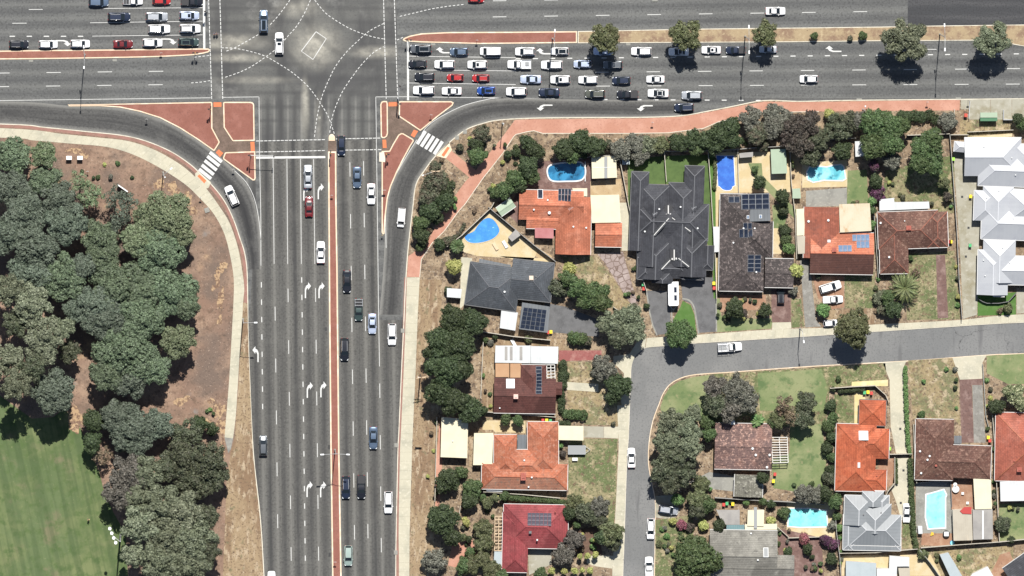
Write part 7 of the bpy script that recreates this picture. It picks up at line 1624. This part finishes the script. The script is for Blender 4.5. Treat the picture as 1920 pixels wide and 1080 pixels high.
# patio furniture
for x, y, rr, l in ((1792,917,.8,'large round white table on the brick terrace'),(1791,908.5,.45,'small round white table on the brick terrace')):
    b = P(x, y, .75); r = empty('garden_table', (*b, LZ), 0, l, 'table'); MB().tube((0,0,.7),(0,0,.75),rr,n=20).build('table_top', OFFW, r); MB().tube((0,0,0),(0,0,.7),.08,n=8).build('leg', OFFW, r)
b = P(1774.5,1001,.9); r = empty('spa_tub', (*b, LZ), 0, 'round black spa tub with a white cover below the long aqua pool', 'spa tub'); MB().tube((0,0,0),(0,0,.85),.75,.78,20).build('tub', BLK, r); MB().box(-.5,-.5,.851,.5,.5,.92).build('cover', OFFW, r)
b = P(1785.5,1018,.3); r = empty('paddling_pool', (*b, LZ), 0, 'small round blue paddling pool', 'paddling pool'); MB().tube((0,0,0),(0,0,.3),.55,.5,18).build('rim', M('pool_plastic_blue',(.05,.25,.5),.5), r); MB().tube((0,0,.301),(0,0,.31),.42,n=18).build('water', W3, r)
def fold(x, y, c_, l, nm='toy_float', ct='pool toy', w_=1.0): b = P(x, y, .3); r = empty(nm, (*b, LZ), .4, l, ct); MB().prism([(-w_/2,-.3),(w_*.3,-.4),(w_/2,.1),(.1,.45)], 0, .3).build('body', c_, r)
fold(1747,1001,YEL,'yellow folded pool toy on the brick paving')
b = P(900,452,.7)
for x, y, l in ((929,462,'patterned square lounge mat by the kidney pool steps'),(947,458,'white sun bed between kidney pool and grey hut'),(963,643,'pale garden swing on the sandy yard'),(1083,1000,'white garden arch')):
    if 'arch' in l: continue
    b = P(x, y, .4); r = empty('sun_bed', (*b, LZ), R(-60), l, 'sun bed'); MB().box(-.9,-.35,.3,.9,.35,.38).build('cushion', OFFW if 'pattern' not in l else TIMB, r)
    for sx, sy in ((-.8,-.3),(.8,-.3),(.8,.3),(-.8,.3)): MB().bar((sx,sy,0),(sx,sy,.299),.06).build('leg', METAL, r)
b = P(1078,861,.75); r = empty('garden_table', (*b, LZ), 0, 'small white garden table below the box trailer', 'table'); MB().box(-.6,-.35,.7,.6,.35,.75).build('table_top', OFFW, r)
for sx, sy in ((-.5,-.3),(.5,-.3),(.5,.3),(-.5,.3)): MB().bar((sx,sy,0),(sx,sy,.699),.06).build('leg', OFFW, r)
for i, (x, y) in enumerate(((1805,925),(1814,943))): boxthing(x, y, .5, .5, .45, OFFW, 'garden_stool', ('white square stool on the brick terrace nearer the round tables','white square stool on the brick terrace nearer the striped shed')[i], 'stool')
# ---------------------------------------------------------------- people
SKIN = M('skin', (.42,.25,.17), .6); HAIR = M('hair', (.03,.02,.015), .7)
def skinned(name, V, E, Rr, mat, parent, root=0):
    me = bpy.data.meshes.new(name); me.from_pydata(V, E, []); me.materials.append(mat); o = link(name, me, parent)
    m = o.modifiers.new('skin', 'SKIN'); m.use_smooth_shade = True
    for i, q in enumerate(Rr): me.skin_vertices[0].data[i].radius = (q, q)
    me.skin_vertices[0].data[root].use_root = True
    s = o.modifiers.new('sub', 'SUBSURF'); s.levels = 1; s.render_levels = 1; return o
def person(x, y, rz, top, low, label, z=LZ, stride=.28):
    b = P(x, y); r = empty('person', (*b, z), R(rz), label, 'person')
    V = [(0,0,.93),(0,0,1.15),(0,0,1.38),(0,0,1.5),(.02,0,1.6),(.02,0,1.72), (0,.09,.90),(stride*.5,.10,.48),(stride*.9,.10,.07),(stride*.9+.16,.10,.05),
         (0,-.09,.90),(-stride*.35,-.10,.48),(-stride*.9,-.10,.09),(-stride*.9+.15,-.10,.05), (0,.19,1.38),(-.06,.24,1.12),(.08,.25,.90),(.12,.25,.82), (0,-.19,1.38),(.06,-.24,1.12),(.18,-.25,.92),(.22,-.25,.84)]
    E = [(0,1),(1,2),(2,3),(3,4),(4,5),(0,6),(6,7),(7,8),(8,9),(0,10),(10,11),(11,12),(12,13),(2,14),(14,15),(15,16),(16,17),(2,18),(18,19),(19,20),(20,21)]
    Rr = [.12,.12,.13,.055,.09,.08,.085,.055,.04,.035,.085,.055,.04,.035,.055,.042,.032,.035,.055,.042,.032,.035]
    for q in (V, E): pass
    _B = {}
    import bpy as _b
    o = bpy.data.meshes.new('body'); 
    def mk(nm, ids, grow, mat, extra_r=None):
        mp = {k: i for i, k in enumerate(ids)}; me = bpy.data.meshes.new(nm); me.from_pydata([V[k] for k in ids], [(mp[a], mp[b_]) for a, b_ in E if a in mp and b_ in mp], [])
        me.materials.append(mat); ob = link(nm, me, r); m = ob.modifiers.new('skin', 'SKIN'); m.use_smooth_shade = True
        for i, k in enumerate(ids): me.skin_vertices[0].data[i].radius = (Rr[k]+grow, Rr[k]+grow)
        me.skin_vertices[0].data[0].use_root = True; s = ob.modifiers.new('sub', 'SUBSURF'); s.levels = 1; s.render_levels = 1
    mk('body', list(range(22)), 0, SKIN); mk('shirt', [1,2,0,14,15,18,19], .022, top); mk('trousers', [0,6,7,8,10,11,12], .018, low)
    MB().tube((.0,0,1.68),(.0,0,1.80),.10,.05,10).tube((-.04,0,1.58),(-.02,0,1.70),.095,.1,10).build('hair', HAIR, r, smooth=True)
CL = [M('cloth_dark', (.03,.03,.04), .8), M('cloth_white', (.6,.6,.58), .8), M('cloth_red', (.35,.05,.04), .8), M('cloth_blue', (.05,.08,.2), .8), M('cloth_yellow', (.55,.5,.2), .8)]
person(831,415,60,CL[0],CL[0],'person in dark clothes walking up the salmon path'); person(166,974,100,CL[4],CL[0],'person in a pale yellow top alone on the oval grass')
person(402,64,85,CL[0],CL[3],'person in dark clothes on the left crossing, the left one of two',z=.014); person(407,63.5,85,CL[3],CL[0],'person in a blue top on the left crossing, the right one of two',z=.014)
# ---------------------------------------------------------------- labels for plants
LMK = [(230,1010,'the floodlight mast'),(150,800,'the bare sand by the oval'),(140,296,'the two white cabinets'),(230,353,'the white edged sign board'),(306,323,'the lamp post on the mulch'),(383,335,'the left zebra crossing'),(452,640,'the left roadside footpath'),(60,760,'the shaded oval edge'),(0,600,'the left edge of the photo'),(300,1078,'the bottom edge of the park'),
 (895,255,'the curved slip lane kerb'),(815,318,'the power pole in the bushes'),(866,300,'the short salmon ramp path'),(790,480,'the bend of the salmon path'),(1062,322,'the oval pool'),(905,434,'the kidney shaped pool'),(947,387,'the askew green shed'),(1133,314,'the cream shed'),(1040,390,'the coral house'),(1255,420,'the twin dark house'),(1172,299,'the pale blue shed roof'),(1362,325,'the blue lap pool'),(1460,302,'the green striped shed'),(1400,460,'the dark solar house'),(1461,512,'the brown double garage'),
 (1548,325,'the clear angled pool'),(1615,280,'the white corrugated shed'),(1602,408,'the rust stained patio'),(1710,430,'the brown L shaped house'),(1740,190,'the end of the salmon path'),(1854,220,'the bus shelter'),(1860,290,'the upper town house'),(1870,510,'the lowest town house'),(1262,552,'the caravan'),(1370,650,'the parked flatbed truck'),(1557,540,'the askew white wagon'),(1696,539,'the large palm'),
 (925,540,'the slate grey house'),(1002,596,'the square solar carport'),(1075,600,'the grey asphalt driveway'),(1170,520,'the crazy paved drive'),(985,740,'the chocolate tiled house'),(1090,667,'the faded red drive'),(1092,727,'the pale garden path'),(852,820,'the tall cream shed'),(985,870,'the orange winged house'),(1083,844,'the box trailer'),(1004,985,'the red roofed house'),(935,1000,'the narrow timber pergola'),(780,720,'the dry roadside verge'),(1167,700,'the bend of the side street'),(1184,858,'the white car at the left kerb'),(1165,960,'the side street footpath'),(1105,1055,'the rows of yellow bushes'),
 (1393,836,'the mottled roof'),(1462,844,'the white slatted pergola'),(1403,911,'the mossy garage'),(1253,956,'the silver off-roader on the drive'),(1416,971,'the cream striped shed'),(1365,970,'the weathered carport'),(1515,970,'the turquoise pool'),(1410,1030,'the grey tiled house'),(1220,991,'the white hatchback at the right kerb'),(1300,740,'the corner lawn'),(1500,700,'the wide corner lawn'),(1510,860,'the green back lawn'),(1605,850,'the bright orange house'),(1630,730,'the three bins in the white wall'),(1635,980,'the grey metal roof'),(1755,955,'the long aqua pool'),(1785,840,'the brown house with the pool'),(1895,840,'the salmon house'),(1745,730,'the dry front lawn'),(1800,780,'the purple brick drive'),
 (1202,96,'the white station wagon'),(1379,94,'the navy pickup'),(1762,64,'the right median lamp'),(1562,91,'the painted arrow on the right'),(630,500,'the narrow median')]
def direc(dx, dy):
    if abs(dx) > 2.2*abs(dy): return 'right of' if dx > 0 else 'left of'
    if abs(dy) > 2.2*abs(dx): return 'below' if dy > 0 else 'above'
    return ('below and ' if dy > 0 else 'above and ')+('right of' if dx > 0 else 'left of')
from collections import defaultdict
used = defaultdict(list)
for t in TREES:
    r_, x, y, r, look, kind = t; q = sorted(LMK, key=lambda l: math.hypot(l[0]-x, l[1]-y)); t.append(q)
    size = 'tiny ' if r < 7 else 'small ' if r < 13 else 'large ' if r > 40 else ''
    lk = look if not (size == 'large ' and look.startswith('very')) else look; lk = (size+lk) if not lk.startswith(('small','very')) else lk
    if r_.name.startswith('shrub'): lk = lk.replace(' tree', ' shrub')
    m = q[0]; t.append(f"{lk} {direc(x-m[0], y-m[1])} {m[2]}"); used[t[-1]].append(t)
for lab, ts in list(used.items()):
    if len(ts) == 1: ts[0][0]['label'] = lab; continue
    sub = defaultdict(list)
    xs = [t[1] for t in ts]; ys = [t[2] for t in ts]; h_ = (max(xs)-min(xs)) >= (max(ys)-min(ys))
    ts.sort(key=lambda t: t[1] if h_ else t[2]); n = len(ts)
    nm = (['leftmost','rightmost'] if h_ else ['uppermost','lowest']); mid = {3:['middle'],4:['second from left','third from left'] if h_ else ['second from top','third from top'],5:['second from left','middle','fourth from left'] if h_ else ['second from top','middle','fourth from top']}
    words = [nm[0]]+(mid.get(n) or ([] if n == 2 else [('%s from '+('left' if h_ else 'top')) % w for w in ('second','third','fourth','fifth','sixth','seventh')][:n-2]))+[nm[1]]
    for w_, t in zip(words, ts): t[0]['label'] = f"{w_} {lab}"
for t in TREES:
    w_ = t[0]['label'].split()
    if len(w_) > 16: t[0]['label'] = t[0]['label'].replace('above and left of','up left of').replace('above and right of','up right of').replace('below and left of','down left of').replace('below and right of','down right of').replace('scrubby ','').replace('with dark green needles ', '').replace('with bare twigs ', '')
print('leaves', NLEAF[0], 'objects', len(bpy.data.objects), 'vehicles', len(NV), 'trees', len(TREES))
